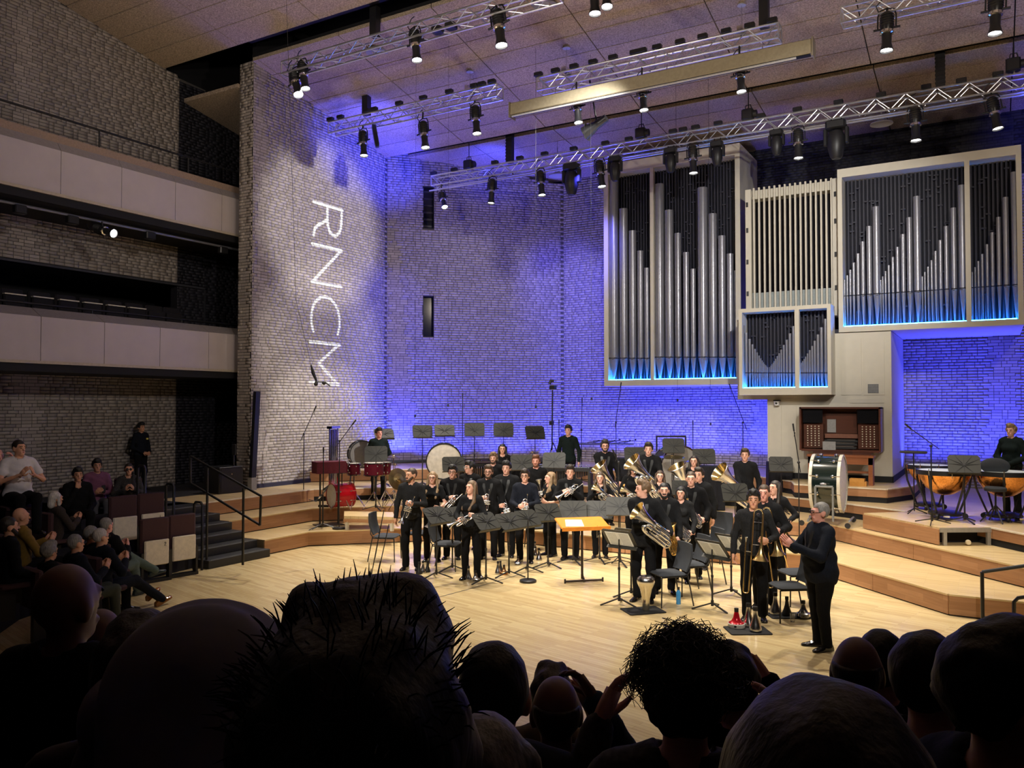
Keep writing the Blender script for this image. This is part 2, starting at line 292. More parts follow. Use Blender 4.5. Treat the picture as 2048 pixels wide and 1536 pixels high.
# ------------------------------------------------------------------ brick walls: mortar backing, 300 nearest bricks as parts, the rest joined
def unit_brick(l):
    mb = MB(); h, t = .0625, .006
    mb.add([(0, 0, 0), (l, 0, 0), (l, 0, h), (0, 0, h), (0, -t, 0), (l, -t, 0), (l, -t, h), (0, -t, h)], [(4, 5, 6, 7), (0, 1, 5, 4), (1, 2, 6, 5), (2, 3, 7, 6), (3, 0, 4, 7)])
    return mb
def brick_wall(name, O, ang, L, z0, top, holes=(), mb_=None, mm=None, nparts=300, tooth0=False, tooth1=False, eye=None):
    mbk, mmt = mb_ or M_brick, mm or M_mortar
    O = Vector((O[0], O[1], 0)); d = Vector((math.cos(ang), math.sin(ang), 0)); n = Vector((d.y, -d.x, 0))
    S, Hh, z, r = .215, .1025, z0, 0
    bl = []
    tmax = max(top(0), top(L))
    while z < tmax:
        s = -random.choice([0, .056, .1125, .17, .28]); k = random.randint(0, 2)
        e0 = .11 if tooth0 and r % 2 else 0; e1 = L - (.11 if tooth1 and r % 2 else 0)
        while s < L:
            l = (S, S, Hh)[k % 3]; k += 1; a, b = max(s, e0), min(s + l, e1); s += l + .0125
            if b - a < .03 or z + .07 > min(top(a), top(b)) + .08: continue
            segs = [(a, b)]
            for h0, h1, hz0, hz1 in holes:
                if hz0 < z + .0625 and hz1 > z:
                    ns = []
                    for p, q in segs:
                        if q <= h0 or p >= h1: ns.append((p, q)); continue
                        if p < h0: ns.append((p, h0))
                        if q > h1: ns.append((h1, q))
                    segs = ns
            bl += [(p, q, z) for p, q in segs if q - p > .025]
        z += .075; r += 1
    # backing panel with openings
    cuts = sorted({0, L, *[h for q in holes for h in q[:2]]}); back = MB()
    for p, q in zip(cuts, cuts[1:]):
        m = (p + q) / 2; zz = sorted([(h[2], h[3]) for h in holes if h[0] <= m <= h[1]]); lo = z0
        spans = []
        for h0, h1 in zz: spans.append((lo, h0, h0)); lo = h1
        spans.append((lo, top(p), top(q)))
        for lo_, t0, t1 in spans:
            if t0 - lo_ < .01: continue
            A, B = O + d * p, O + d * q; bk = -n * .25
            vs = [(A.x, A.y, lo_), (B.x, B.y, lo_), (B.x, B.y, t1), (A.x, A.y, t0)]
            back.add(vs + [(x + bk.x, y + bk.y, zz_) for x, y, zz_ in vs], [(0, 1, 2, 3), (5, 4, 7, 6), (0, 4, 5, 1), (1, 5, 6, 2), (2, 6, 7, 3), (3, 7, 4, 0)])
    wl = struct(name, back, mmt)
    bl = np.array(bl); P = np.stack([O.x + d.x * bl[:, 0], O.y + d.y * bl[:, 0], bl[:, 2]], 1)
    full = np.isclose(bl[:, 1] - bl[:, 0], S) | np.isclose(bl[:, 1] - bl[:, 0], Hh)
    q = P - np.array(CAM); dep = q @ np.array(_fw); u = 1024 + FPX * (q @ np.array(_rt)) / dep; v = 768 - FPX * (q @ np.array(_up)) / dep
    ok = full & (u > 20) & (u < 2028) & (v > 20) & (v < 940)
    if eye is not None: ok &= eye(u, v)
    order = np.argsort(np.where(ok, dep, 1e9))[:nparts]; pick = order[ok[order]]
    unit = {l: unit_brick(l).mesh('brick', mbk) for l in (S, Hh)}
    for i in pick:
        l = S if bl[i, 1] - bl[i, 0] > .15 else Hh
        link('brick', unit[l], wl, loc=P[i], rz=ang)
    rest = np.setdiff1d(np.arange(len(bl)), pick); R = bl[rest]; h, t = .0625, .006
    base = np.array([(0, 0, 0), (1, 0, 0), (1, 0, 1), (0, 0, 1), (0, 1, 0), (1, 1, 0), (1, 1, 1), (0, 1, 1)], float)
    s = R[:, None, 0] + base[None, :, 0] * (R[:, None, 1] - R[:, None, 0]); zz = R[:, None, 2] + base[None, :, 2] * h; off = base[None, :, 1] * t
    V = np.stack([O.x + d.x * s + n.x * off, O.y + d.y * s + n.y * off, zz], 2).reshape(-1, 3)
    Fq = np.array([(4, 5, 6, 7), (0, 1, 5, 4), (1, 2, 6, 5), (2, 3, 7, 6), (3, 0, 4, 7)]); F = (Fq[None] + (np.arange(len(R)) * 8)[:, None, None]).reshape(-1, 4)
    me = np_mesh('brick_field', V, F, [mbk]); link('brick_field', me, wl, kind='stuff')
    return wl
def np_mesh(name, V, F, mats, smooth=False, mi=None):
    me = bpy.data.meshes.new(name); me.vertices.add(len(V)); me.vertices.foreach_set('co', np.ascontiguousarray(V, dtype=np.float32).ravel())
    k = F.shape[1]; me.loops.add(F.size); me.loops.foreach_set('vertex_index', np.ascontiguousarray(F, dtype=np.int32).ravel())
    me.polygons.add(len(F)); me.polygons.foreach_set('loop_start', np.arange(0, F.size, k, dtype=np.int32))
    for m in mats: me.materials.append(m)
    if mi is not None: me.polygons.foreach_set('material_index', np.ascontiguousarray(mi, dtype=np.int32))
    if smooth: me.polygons.foreach_set('use_smooth', np.ones(len(F), dtype=bool))
    me.update(calc_edges=True); return me

XB, YB0, YBC, XCD, YD = -15.75, 14.2, 19.45, -11.77, 23.43
LC = (YBC * 0 + (XCD - XB)) * math.sqrt(2)
topB = lambda s: ceil_z(YBC - s) + .02
# stage-left wall runs along Y: seen face looks +X, so walk from the far end towards the viewer? direction chosen so that n = (d.y, -d.x) faces the stage
brick_wall('wall_stage_left', (XB, YB0), PI / 2, YBC - YB0, .99, lambda s: ceil_z(YB0 + s) + .03, tooth1=True)
holes = []
for (u0, v0, u1, v1) in ((846, 373, 868, 456), (846, 592, 868, 673)):
    f = lambda u: (lambda dd: ((dd.y * 0 + (XB * dd.y - YBC * dd.x) / (dd.x - dd.y))))(ray(u, 600))
    # parameter along the diagonal wall where the sight line of column u meets it
    def spar(u):
        dd = ray(u, 600); k = (YBC - XB) / (dd.y - dd.x); return (dd.x * k - XB) * math.sqrt(2), k * ray(u, 600).length
    s0, s1 = spar(u0)[0], spar(u1)[0]
    def zz(u, v): dd = ray(u, v); k = (YBC - XB) / (dd.y - dd.x); return CAMH + dd.z * k
    holes.append((s0, s1, zz(u0, v1), zz(u0, v0)))
brick_wall('wall_back_left', (XB, YBC), PI / 4, LC, 1.3, lambda s: ceil_z(YBC + s * .707) + .35, holes, tooth1=True)
wn = MATS.get('x')
for i, h in enumerate(holes):
    mb = MB(); mb.box((h[0] - .02, .2, h[2] - .02), (h[1] + .02, .24, h[3] + .02)); w_ = struct(f'window_{i + 1}', mb, mat('dark_glass', (.01, .012, .03), .08), loc=(XB, YBC, 0), rz=PI / 4)
    mb = MB(); mb.box((h[0] - .01, .0, h[2] - .012), (h[0] + .012, .2, h[3])).box((h[1] - .012, .0, h[2]), (h[1] + .01, .2, h[3])).box((h[0], .0, h[3] - .012), (h[1], .2, h[3] + .012)).box((h[0], 0, h[2] - .012), (h[1], .2, h[2] + .012)); mb.build('window_reveal', M_dbrick, w_)
    for k in range(6):
        if i == 0:
            mb = MB(); zc = h[2] + (k + .5) * (h[3] - h[2]) / 6; mb.box((h[0], .19, zc - .03), (h[1], .198, zc + .02)); mb.build('louvre', mat('dark_louvre', (.03, .03, .06), .4), w_)
brick_wall('wall_back', (XCD, YD), 0, 7.1, 1.2, lambda s: 10.15 if s < 2.4 else 5.6, eye=lambda u, v: (v < 930))
brick_wall('wall_back_right', (-2.16, YD), 0, 5.4, .9, lambda s: 8.6 if s > 5.39 else 8.6)
brick_wall('wall_upper', (-5.7, YD - .02), 0, 8.9, 8.62, lambda s: 10.2, mb_=M_dbrick, mm=M_dmortar, nparts=150)
brick_wall('wall_stage_left_end', (-16.23, YB0), 0, .47, .9, lambda s: ceil_z(YB0) + .02, nparts=200)
# left side wall of the auditorium with the opening behind the lower balcony
XA = -18.3
hy = atX(407, 590, XA).y; hz = atX(407, 578, XA).z; YA0 = 5.0
brick_wall('wall_left_shaded', (XA, 14.0), PI / 2, 2.5, .9, lambda s: 11.4, mb_=M_dbrick, mm=M_dmortar, nparts=0)  # left wall continued in dark brick, its shade put into the colour
brick_wall('wall_left', (XA, YA0), PI / 2, 9.0, .9, lambda s: ceil_z(min(YA0 + s, 14.19)), [(0, hy - YA0, 4.7, hz)])
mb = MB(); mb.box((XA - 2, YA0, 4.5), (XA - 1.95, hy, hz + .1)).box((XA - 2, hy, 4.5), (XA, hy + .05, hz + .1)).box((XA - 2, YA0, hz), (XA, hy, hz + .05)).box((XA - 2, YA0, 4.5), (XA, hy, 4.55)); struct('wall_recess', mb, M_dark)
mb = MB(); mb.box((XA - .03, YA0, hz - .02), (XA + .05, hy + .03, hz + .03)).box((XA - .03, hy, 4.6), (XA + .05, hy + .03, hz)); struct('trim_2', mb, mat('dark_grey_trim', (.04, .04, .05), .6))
# skirting along the stage-left wall, and the recess between that wall and the side wall, its shade coloured in
mb = MB(); mb.box((XB - .01, YB0 - .01, .9), (XB + .03, 16.75, 1.0)); struct('baseboard_stage_left', mb, mat('black_skirting', (.012, .012, .025), .5))
mb = MB(); mb.box((XB, 16.7, .9), (XB + .028, 16.82, 1.2)); struct('baseboard_return', mb, MATS['black_skirting'])
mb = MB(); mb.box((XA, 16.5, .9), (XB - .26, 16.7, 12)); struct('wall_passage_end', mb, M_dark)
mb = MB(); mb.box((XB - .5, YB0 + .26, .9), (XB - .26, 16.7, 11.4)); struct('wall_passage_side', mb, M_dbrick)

# ------------------------------------------------------------------ ceiling: separate woodwool panels under dark slabs, with two open lighting slots
XS = [-18.3, -15.56, -12.93, -10.29, -7.57, -4.9, -2.19, .5, 3.2, 5.9]
def ceiling_section(name, ys, zf, xs0, pitch_mat):
    mb = MB()
    y0, y1 = ys[0], ys[-1]; x0, x1 = xs0, XS[-1]
    mb.add([(x0, y0, zf(y0) + .1), (x1, y0, zf(y0) + .1), (x1, y1, zf(y1) + .1), (x0, y1, zf(y1) + .1), (x0, y0, zf(y0) + .16), (x1, y0, zf(y0) + .16), (x1, y1, zf(y1) + .16), (x0, y1, zf(y1) + .16)],
           [(0, 1, 2, 3), (4, 7, 6, 5), (0, 4, 5, 1), (1, 5, 6, 2), (2, 6, 7, 3), (3, 7, 4, 0)])
    c = struct(name, mb, M_dark)
    for ya, yb in zip(ys, ys[1:]):
        for xa, xb in zip(XS, XS[1:]):
            xa = max(xa, xs0)
            if xb - xa < .1: continue
            g = .012; A, B = ya + g, yb - g; X0, X1 = xa + g, xb - g
            mb = MB(); mb.add([(X0, A, zf(A)), (X1, A, zf(A)), (X1, B, zf(B)), (X0, B, zf(B)), (X0, A, zf(A) + .09), (X1, A, zf(A) + .09), (X1, B, zf(B) + .09), (X0, B, zf(B) + .09)],
                              [(0, 3, 2, 1), (4, 5, 6, 7), (0, 1, 5, 4), (1, 2, 6, 5), (2, 3, 7, 6), (3, 0, 4, 7)])
            mb.build('ceiling_panel', M_ceil, c)
ceiling_section('ceiling_rear', [13.55 - .655 * i for i in range(7, -1, -1)], ceil_z, -18.3, None)
ceiling_section('ceiling_stage', [14.15 + .656 * i for i in range(9)], ceil_z, XB, None)
z3 = lambda y: 10.53 - .1 * (y - 19.87)
ceiling_section('ceiling_back', [19.87 + .72 * i for i in range(6)], z3, -15.3, None)
mb = MB(); mb.box((-18.8, 3, 12.9), (6, 24, 13.0)).box((-18.8, 1, 9), (-18.6, 17, 13)).box((-18.8, 16.8, 9.5), (-15.8, 17, 13)).box((-15.9, 14.3, 11.3), (-15.76, 17, 13)).box((-15.9, 19.4, 10.2), (-15.76, 24, 13)).box((-16, 23.5, 9.9), (6, 23.7, 13)); struct('ceiling_void', mb, M_dark)
mb = MB()   # a dropped ceiling piece in the passage left of the stage wall
mb.add([(-18.3, 14.15, 10.95), (-16.25, 14.15, 10.95), (-16.25, 16.5, 10.5), (-18.3, 16.5, 10.5), (-18.3, 14.15, 11.05), (-16.25, 14.15, 11.05), (-16.25, 16.5, 10.6), (-18.3, 16.5, 10.6)], [(0, 3, 2, 1), (4, 5, 6, 7), (0, 1, 5, 4), (1, 2, 6, 5), (2, 3, 7, 6), (3, 0, 4, 7)])
struct('ceiling_passage', mb, M_ceil)
for y, zt in ((13.82, 11.75), (19.63, 10.62)):
    mb = MB(); mb.box((-18.3 if y < 15 else -15.6, y - .3, zt + .55), (5.9, y + .3, zt + .6)); struct('ceiling_slot_back', mb, M_dark)
    mb = MB(); mb.box((-15.6, y + .05, zt + .1), (5.9, y + .17, zt + .22)); struct('ceiling_slot_beam', mb, mat('slot_steel', (.03, .03, .05), .5, .3))
for k, (u, v) in enumerate([(754, 104), (1090, 9)]):
    dd = ray(u, v); t_ = (11.5 + .2 * 14.19 - CAMH) / (dd.z + .2 * dd.y); p = CAM + dd * t_
    r = thing('ceiling_speaker', f'round grey ceiling loudspeaker, the {["left", "right"][k]} of two', 'speaker', p)
    mb = MB(); mb.lathe([(.12, .0), (.2, -.03), (.26, -.03), (.27, .02)], n=28); mb.build('ring', mat('speaker_grey', (.3, .3, .32), .6), r, True)
    mb = MB(); mb.lathe([(.0, .0), (.05, -.025), (.12, .012), (.19, .012)], n=24); mb.build('cone', mat('speaker_pale', (.5, .5, .52), .5), r, True)
    mb = MB(); mb.lathe([(0, -.04), (.03, -.035), (.05, -.02)], n=14); mb.build('dust_cap', M_black, r, True)

# ------------------------------------------------------------------ balconies
def balcony(nm, zb, zt, ys, cap, plaster):
    x = -16.5; r = struct(nm, MB().box((XA, 5, zb - .22), (x - .02, 16.4, zb - .02)), M_dark)
    ys = [5.0] + ys + [16.3]
    for a, b in zip(ys, ys[1:]):
        mb = MB(); mb.box((x - .03, a + .006, zb), (x, b - .006, zt)); mb.build('front_panel', M_pal, r)
        mb = MB(); mb.add([(x, a + .006, zt), (x, b - .006, zt), (x - cap[0], b - .006, zt + cap[1]), (x - cap[0], a + .006, zt + cap[1]), (x - .03, a + .006, zt - .02), (x - .03, b - .006, zt - .02), (x - cap[0], b - .006, zt + cap[1] - .05), (x - cap[0], a + .006, zt + cap[1] - .05)],
                          [(0, 1, 2, 3), (4, 7, 6, 5), (0, 4, 5, 1), (2, 6, 7, 3), (1, 5, 6, 2), (3, 7, 4, 0)]); mb.build('sloping_cap', mat('cap_panel', lin(150, 142, 140), .6), r)
    mb = MB(); mb.box((x - .02, 5, zb - .06), (x + .03, 16.3, zb - .0)); mb.build('lower_lip', mat('pale_lip', lin(180, 168, 150), .6), r)
    if plaster: mb = MB(); mb.box((x - cap[0] - .35, 5, zt + cap[1] - .1), (x - cap[0] + .02, 16.3, zt + cap[1] + .13)); mb.build('coping', M_plaster, r)
    zr = zt + cap[1] + (.55 if plaster else .1)
    mb = MB(); mb.cyl((x - cap[0] - .1, 5, zr), (x - cap[0] - .1, 16.2, zr), .025); mb.build('hand_rail', M_black, r)
    for y in np.arange(6.2, 16, 2.3):
        mb = MB(); mb.cyl((x - cap[0] - .1, y, zt + cap[1] - .1), (x - cap[0] - .1, y, zr), .018); mb.build('rail_post', M_black, r)
    return r
b1 = balcony('balcony_upper', 7.3, 8.2, [6.0, 7.08, 8.44, 9.8, 11.17, 12.55, 13.9, 15.25], (.16, .22), True)
b2 = balcony('balcony_lower', 3.85, 4.74, [6.72, 8.08, 9.44, 10.81, 12.18, 13.54, 14.9], (.34, .2), False)
# lighting bar under the upper balcony
mb = MB(); mb.cyl((-16.8, 5, 6.98), (-16.8, 15, 6.98), .03); mb.build('lighting_bar', mat('bar_grey', (.25, .25, .28), .4, .6), label='grey lighting bar slung under the upper balcony', cat='lighting bar')
for k, u in enumerate((40, 145, 300, 446)):
    p = atX(u, (390, 418, 452, 480)[k], -16.8)
    mb = MB(); mb.bev((-.07, -.12, -.1), (.07, .12, .07), .02); mb.build('junction_box', M_blackm, loc=(p.x, p.y, 6.9), label=f'black junction box on the balcony bar, {ORD[k]} from the left', cat='box', group='boxes on the balcony lighting bar', smooth=True)
# tip-up seats seen over the lower balcony
for k, u in enumerate((30, 86, 138, 186, 232, 275, 315, 350)):
    p = atX(u, 560 + u * .115, -17.6); r = thing('balcony_seat', f'dark folded seat on the lower balcony, {ORD[k]} from the left', 'seat', (-17.6, p.y, 4.4), PI / 2, 'empty seats on the lower balcony')
    mb = MB(); mb.bev((-.24, .1, .4), (.24, .18, 1.0), .03); mb.build('backrest', mat('balcony_seat_cloth', (.012, .01, .014), .9), r, True)
    mb = MB(); mb.bev((-.22, -.02, .38), (.22, .06, .86), .03); mb.build('seat_pan', MATS['balcony_seat_cloth'], r, True)
    if k < 6: mb = MB(); mb.box((-.22, -.04, .86), (.22, .06, .885)); mb.build('seat_edge', M_seatpan, r)
    mb = MB(); mb.box((-.2, 0, 0), (.2, .12, .4)); mb.build('pedestal', M_dark, r)
mb = MB(); mb.box((-18.2, 5, 3.7), (-16.6, 16, 4.4)); struct('floor_balcony_lower', mb, M_dark)

# ------------------------------------------------------------------ auditorium terraces (in front of and under the photographer) and the side block
def oblong(dep0, dep1, wl, wr, z0, z1):
    q = [_fh * dep0 + _rt * wl, _fh * dep0 + _rt * wr, _fh * dep1 + _rt * wr, _fh * dep1 + _rt * wl]
    return [(p.x, p.y) for p in q]
M_carpet = mat('dark_carpet', (.012, .011, .016), .95)
for k in range(7):
    zf = max(1.75 - .3 * k, .0); d1 = .4 + .88 * k
    if zf <= .02: break
    mb = MB(); mb.prism(oblong(-3, d1, -3.2 - .5 * k, 6, 0, 0), zf - .298, zf); struct(f'floor_terrace_{k + 1}', mb, M_carpet)
for k, (x, z) in enumerate(((-12.55, .3), (-13.5, .6), (-14.55, .9))):
    mb = MB(); mb.box((-18.3, 2.0, z - .299), (x, 10.02 if k < 2 else 11.54, z)); struct(f'floor_side_{k + 1}', mb, M_carpet)
mb = MB()
mb.box((-18.3, 11.54, .6), (-15.75, 16.5, .9)); struct('floor_side_landing', mb, M_carpet)
# black stair up the side of the stage
st = struct('side_stair', MB().box((-14.5, 10.06, .0), (-14.4, 11.5, .88)), M_black)
for k in range(6):
    x0 = -12.2 - .36 * k; mb = MB(); mb.bev((x0 - .9, 10.06, .15 * k + .001), (x0, 11.52, .15 * (k + 1)), .01); mb.build('step', mat('stair_rubber', (.02, .02, .022), .5), st)
    mb = MB(); mb.box((x0 - .05, 10.12, .15 * (k + 1)), (x0 - .015, 11.46, .15 * (k + 1) + .006)); mb.build('nosing', mat('stair_nosing', (.1, .1, .095), .5), st)
# handrails
def rail(name, label, bars, r=.022):
    t = thing(name, label, 'handrail')
    for nm, pts in bars: MB().tube(pts, r, 8).build(nm, M_blackm, t, True)
    return t
A = Vector((-13.45, 10.75, 0))
P = lambda u, v, y: atY(u, v, y)
y1 = 10.12
rail('stair_handrail', 'black steel handrail with two sloping bars beside the stage stair', [
    ('top_bar', [P(381, 912, y1), P(522, 992, y1)]), ('lower_bar', [P(381, 966, y1), P(520, 1050, y1)]), ('end_bar', [P(522, 992, y1), P(520, 1050, y1)]), ('end_bar', [P(381, 912, y1), P(381, 966, y1)]),
    ('post', [P(415, 936, y1), (P(415, 936, y1).x, y1, .02)]), ('post', [P(487, 976, y1), (P(487, 976, y1).x, y1, .15)])])
for k, (u, v, vb, y) in enumerate(((402, 1005, 1138, 9.95), (345, 968, 1040, 9.98), (288, 932, 990, 9.98))):
    a = P(u, v, y); w_ = .18
    rail('hoop_rail', f'short black hoop rail at the end of seat row {["one", "two", "three"][k]}', [('hoop', [(a.x - w_, y, (0, .3, .6)[k]), (a.x - w_, y, a.z - .04), (a.x - w_ + .04, y, a.z), (a.x, y, a.z), (a.x + .04, y, a.z - .05), (a.x + .04, y, (0, .3, .3)[k] if k < 2 else .6)])], .024)
y2 = 12.6
rail('corner_handrail', 'black square handrail at the far right end of the stage step', [('top_bar', [P(1964, 1144, y2), P(2075, 1128, y2)]), ('post', [P(1964, 1144, y2), (P(1964, 1144, y2).x, y2, 0)]), ('low_bar', [P(1966, 1236, y2), P(2075, 1236, y2)]), ('hoop', [(P(2028, 1250, y2 - .3).x, y2 - .3, .0), P(2028, 1204, y2 - .3), P(2036, 1196, y2 - .3), P(2075, 1190, y2 - .3)])], .024)

# the rest of the hall behind and beside the photographer
mb = MB(); mb.box((-18.6, -9.2, 0), (8.2, -9, 13)); struct('wall_rear', mb, M_dbrick)
mb = MB(); mb.box((8.0, -9, 0), (8.2, 24, 13)); struct('wall_right', mb, M_dbrick)
mb = MB(); mb.box((-18.8, -9, 0), (-18.6, 5.0, 13)); struct('wall_left_rear', mb, M_dbrick)
mb = MB(); mb.box((3.3, 23.43, 0), (8.0, 23.6, 13)); struct('wall_back_far_right', mb, M_brick)
mb = MB(); mb.box((-18.6, -9, -.3), (8, 2.0, -.001)); struct('floor_rear', mb, M_carpet)
mb = MB(); mb.add([(-18.3, -9, 12.8), (8, -9, 12.8), (8, 8.95, ceil_z(8.95)), (-18.3, 8.95, ceil_z(8.95)), (-18.3, -9, 12.95), (8, -9, 12.95), (8, 8.95, ceil_z(8.95) + .15), (-18.3, 8.95, ceil_z(8.95) + .15)], [(0, 3, 2, 1), (4, 5, 6, 7), (0, 1, 5, 4), (1, 2, 6, 5), (2, 3, 7, 6), (3, 0, 4, 7)]); struct('ceiling_hall', mb, M_ceil)
# ================================================================== organ
M_lat = mat('organ_back_lattice', (.022, .022, .038), .6)
M_void = mat('organ_case_inside', (.008, .008, .016), .8)
def pipe(parent, x, y, z0, zm, zt, r, n=14):
    """flue pipe: conical foot with a pointed toe, mouth with lips, cylindrical body open at the top"""
    mb = MB(); mb.lathe([(r * .14, z0), (r * .2, z0 + .03), (r, zm - .02)], (x, y, 0), n=n); p = mb.build('pipe_foot', M_pipe, parent, True)
    mb = MB(); mb.lathe([(r, zm), (r, zt), (r * .9, zt), (r * .9, zt - .12)], (x, y, 0), n=n); b = mb.build('pipe', M_pipe, parent, True)
    w_ = r * .8; mb = MB(); mb.box((x - w_, y - r * .9, zm - .022), (x + w_, y - r * .3, zm + .004)); mb.build('pipe_mouth', M_void, parent)
    if r > .05: mb = MB(); mb.tube([(x - w_, y - r * .55, zm - .03), (x, y - r * 1.04, zm - .05), (x + w_, y - r * .55, zm - .03)], .008, 6); mb.build('pipe_lip', M_steel, parent, True)
def case(name, label, X0, X1, Z0, Z1, Y, depth, mull, fr=(.1, .22, .13), side=True):
    r = thing(name, label, 'organ case', (0, 0, 0))
    s_, tp, bt = fr
    M_white2 = M_white
    MB().box((X0, Y, Z0), (X0 + s_, Y + depth, Z1)).build('side_panel', M_white, r)
    MB().box((X1 - s_, Y, Z0), (X1, Y + depth, Z1)).build('side_panel', M_white, r)
    MB().box((X0 + s_, Y, Z1 - tp), (X1 - s_, Y + depth, Z1)).build('top_panel', M_white, r)
    MB().box((X0 + s_, Y, Z0), (X1 - s_, Y + depth, Z0 + bt)).build('bottom_panel', M_white, r)
    for m in mull: MB().box((m - .05, Y + .0, Z0 + bt), (m + .05, Y + .12, Z1 - tp)).build('mullion', M_white, r)
    MB().box((X0 + s_, Y + .5, Z0 + bt), (X1 - s_, Y + .54, Z1 - tp)).build('back_board', M_void, r)
    x = X0 + s_ + .06; k = 0
    while x < X1 - s_ - .05:
        MB().box((x, Y + .40, Z0 + bt), (x + .035, Y + .43, Z1 - tp - .005)).build('lattice_slat', M_lat, r); x += .085; k += 1
    mb = MB()
    for i in range(int((X1 - X0) * (Z1 - Z0) * 9)):
        xx = random.uniform(X0 + s_ + .05, X1 - s_ - .15); zz_ = random.uniform(Z0 + bt + .3, Z1 - tp - .1); mb.box((xx, Y + .38, zz_), (xx + .1, Y + .42, zz_ + .03))
    mb.build('lattice_blocks', M_lat, r, kind='stuff')
    MB().box((X0 + s_ + .02, Y + .02, Z0 + bt + .0), (X1 - s_ - .02, Y + .045, Z0 + bt + .018)).box((X0 + s_ + .02, Y + .33, Z0 + bt + .0), (X1 - s_ - .02, Y + .36, Z0 + bt + .02)).build('led_strip', M_led, r)
    return r
YL, YR, YP = 21.5, 20.4, 19.85
def front(r, Y, lst, zb, mouths):
    """pipes from (column, top row, width in photo pixels); zb base height, mouths a function of column"""
    for u, v, wpx in lst:
        t = atY(u, v, Y + .16); rad = wpx / 2 * (t - CAM).dot(_fw) / FPX
        pipe(r, t.x, Y + .16, zb, atY(u, mouths(u), Y + .16).z, t.z, rad * .97)
OL = case('organ_main_case', 'tall white organ case with the largest grey pipes, left', -9.52, -5.63, 3.5, 9.86, YL, 1.88, [atY(1304, 600, YL).x], (.13, .3, .17))
front(OL, YL, [(1227, 362, 20), (1247, 418, 18), (1265, 462, 15.5), (1280.5, 502, 13), (1293.5, 536, 11)], 3.68, lambda u: 716)
front(OL, YL, [(1318.5, 369, 20), (1338, 421, 18), (1355.5, 467, 14), (1372, 505, 13), (1386, 538, 11), (1404.7, 376, 21), (1425, 428, 17.5), (1443.5, 472, 15.5), (1460, 508, 14), (1472.6, 541, 9)], 3.68, lambda u: 714)
OR = case('organ_right_case', 'wide white organ case with four rising groups of pipes, right', -3.06, .62, 4.66, 8.5, YR, 2.9, [atY(1936, 500, YR).x], (.1, .2, .13))
R_ = lambda x, y, w_: (1600 + x * .21875, 280 + y * .21875, w_)
lst = []
for g in ([(388, 1315), (408, 1280), (431, 1240), (459, 1188), (490, 1122), (529, 1040), (573, 930), (630, 790), (695, 612)], [(738, 1282), (757, 1247), (781, 1200), (811, 1147), (848, 1072), (890, 980), (940, 863), (997, 710), (1067, 518)],
          [(1118, 1248), (1141, 1208), (1170, 1160), (1203, 1100), (1239, 1018), (1282, 917), (1335, 790), (1401, 622), (1476, 415)], [(1574, 1208), (1600, 1163), (1631, 1108), (1666, 1043), (1710, 955), (1757, 846), (1814, 706), (1877, 525), (1960, 295)]):
    lst += [R_(x, y, w_) for (x, y), w_ in zip(g, (3.6, 4, 4.6, 5.4, 6.3, 7.6, 9, 11, 14.5))]
front(OR, YR, lst, 4.81, lambda u: 592 - (u - 1680) * .066)
OP = case('organ_positive_case', 'small white organ case with pipes falling to a V', -5.25, -3.15, 3.2, 5.28, YP, .56, [atY(1594, 700, YP).x], (.08, .09, .17))
Q_ = lambda x, y, w_: (1440 + x * .1953, 580 + y * .1953, w_)
lst = [Q_(x, y, w_) for (x, y), w_ in zip([(233, 362), (269, 438), (303, 502), (333, 558), (358, 604), (380, 640), (400, 672), (417, 700), (432, 722), (445, 742), (457, 758), (469, 770), (480, 782), (490, 792)], (6.6, 5.8, 5.2, 4.6, 4.1, 3.6, 3.1, 2.7, 2.3, 2.1, 2, 1.9, 1.8, 1.7))]
lst += [Q_(x, y, w_) for (x, y), w_ in zip([(508, 790), (520, 775), (532, 760), (545, 745), (556, 728), (570, 705), (587, 676), (605, 647), (627, 610), (653, 563), (683, 510), (715, 445), (752, 370)], (1.8, 1.9, 2, 2.1, 2.3, 2.7, 3.1, 3.6, 4.1, 4.6, 5.2, 5.8, 6.4))]
lst += [Q_(x, y, w_) for (x, y), w_ in zip([(806, 775), (820, 760), (833, 745), (847, 728), (862, 708), (878, 682), (897, 650), (919, 615), (943, 573), (970, 520), (1002, 457), (1038, 383), (1080, 297)], (2, 2.2, 2.3, 2.5, 2.8, 3.1, 3.6, 4.1, 4.6, 5.2, 5.8, 6.4, 7))]
front(OP, YP, lst, 3.38, lambda u: 745)
# swell box: white frame with a screen of thin upright slats before a dark chamber
YS_ = 20.75
SW = thing('organ_swell_box', 'white organ frame with a screen of thin upright slats', 'organ case')
x0, x1, zb, zt = -5.3, -3.12, 5.1, atY(1580, 378, YS_).z
MB().box((x0, YS_, zb), (x0 + .14, YS_ + .5, zt + .12)).build('side_panel', M_white, SW); MB().box((x1 - .12, YS_, zb), (x1, YS_ + .5, zt + .12)).build('side_panel', M_white, SW)
MB().box((x0 + .14, YS_ + .1, zt - .12), (x1 - .12, YS_ + .5, zt + .1)).build('top_panel', M_white, SW); MB().box((x0 + .14, YS_ + .1, zb), (x1 - .12, YS_ + .2, 5.78)).build('lower_panel', mat('grey_green_panel', lin(150, 158, 158), .5), SW)
MB().box((x0 + .14, YS_ + .45, 5.6), (x1 - .12, YS_ + .5, zt)).build('back_board', M_void, SW)
for i in range(16):
    x = atY(1508 + 10.35 * i, 480, YS_).x; MB().box((x - .02, YS_ + .0, zb), (x + .02, YS_ + .06, zt + .14)).build('slat', M_white, SW)
for s, xx in ((0, x0 + .02), (1, x1 - .07)):
    for z in (5.7, 6.5, 7.3, 7.95): MB().box((xx, YS_ - .015, z), (xx + .05, YS_, z + .12)).build('hinge', M_blackm, SW)
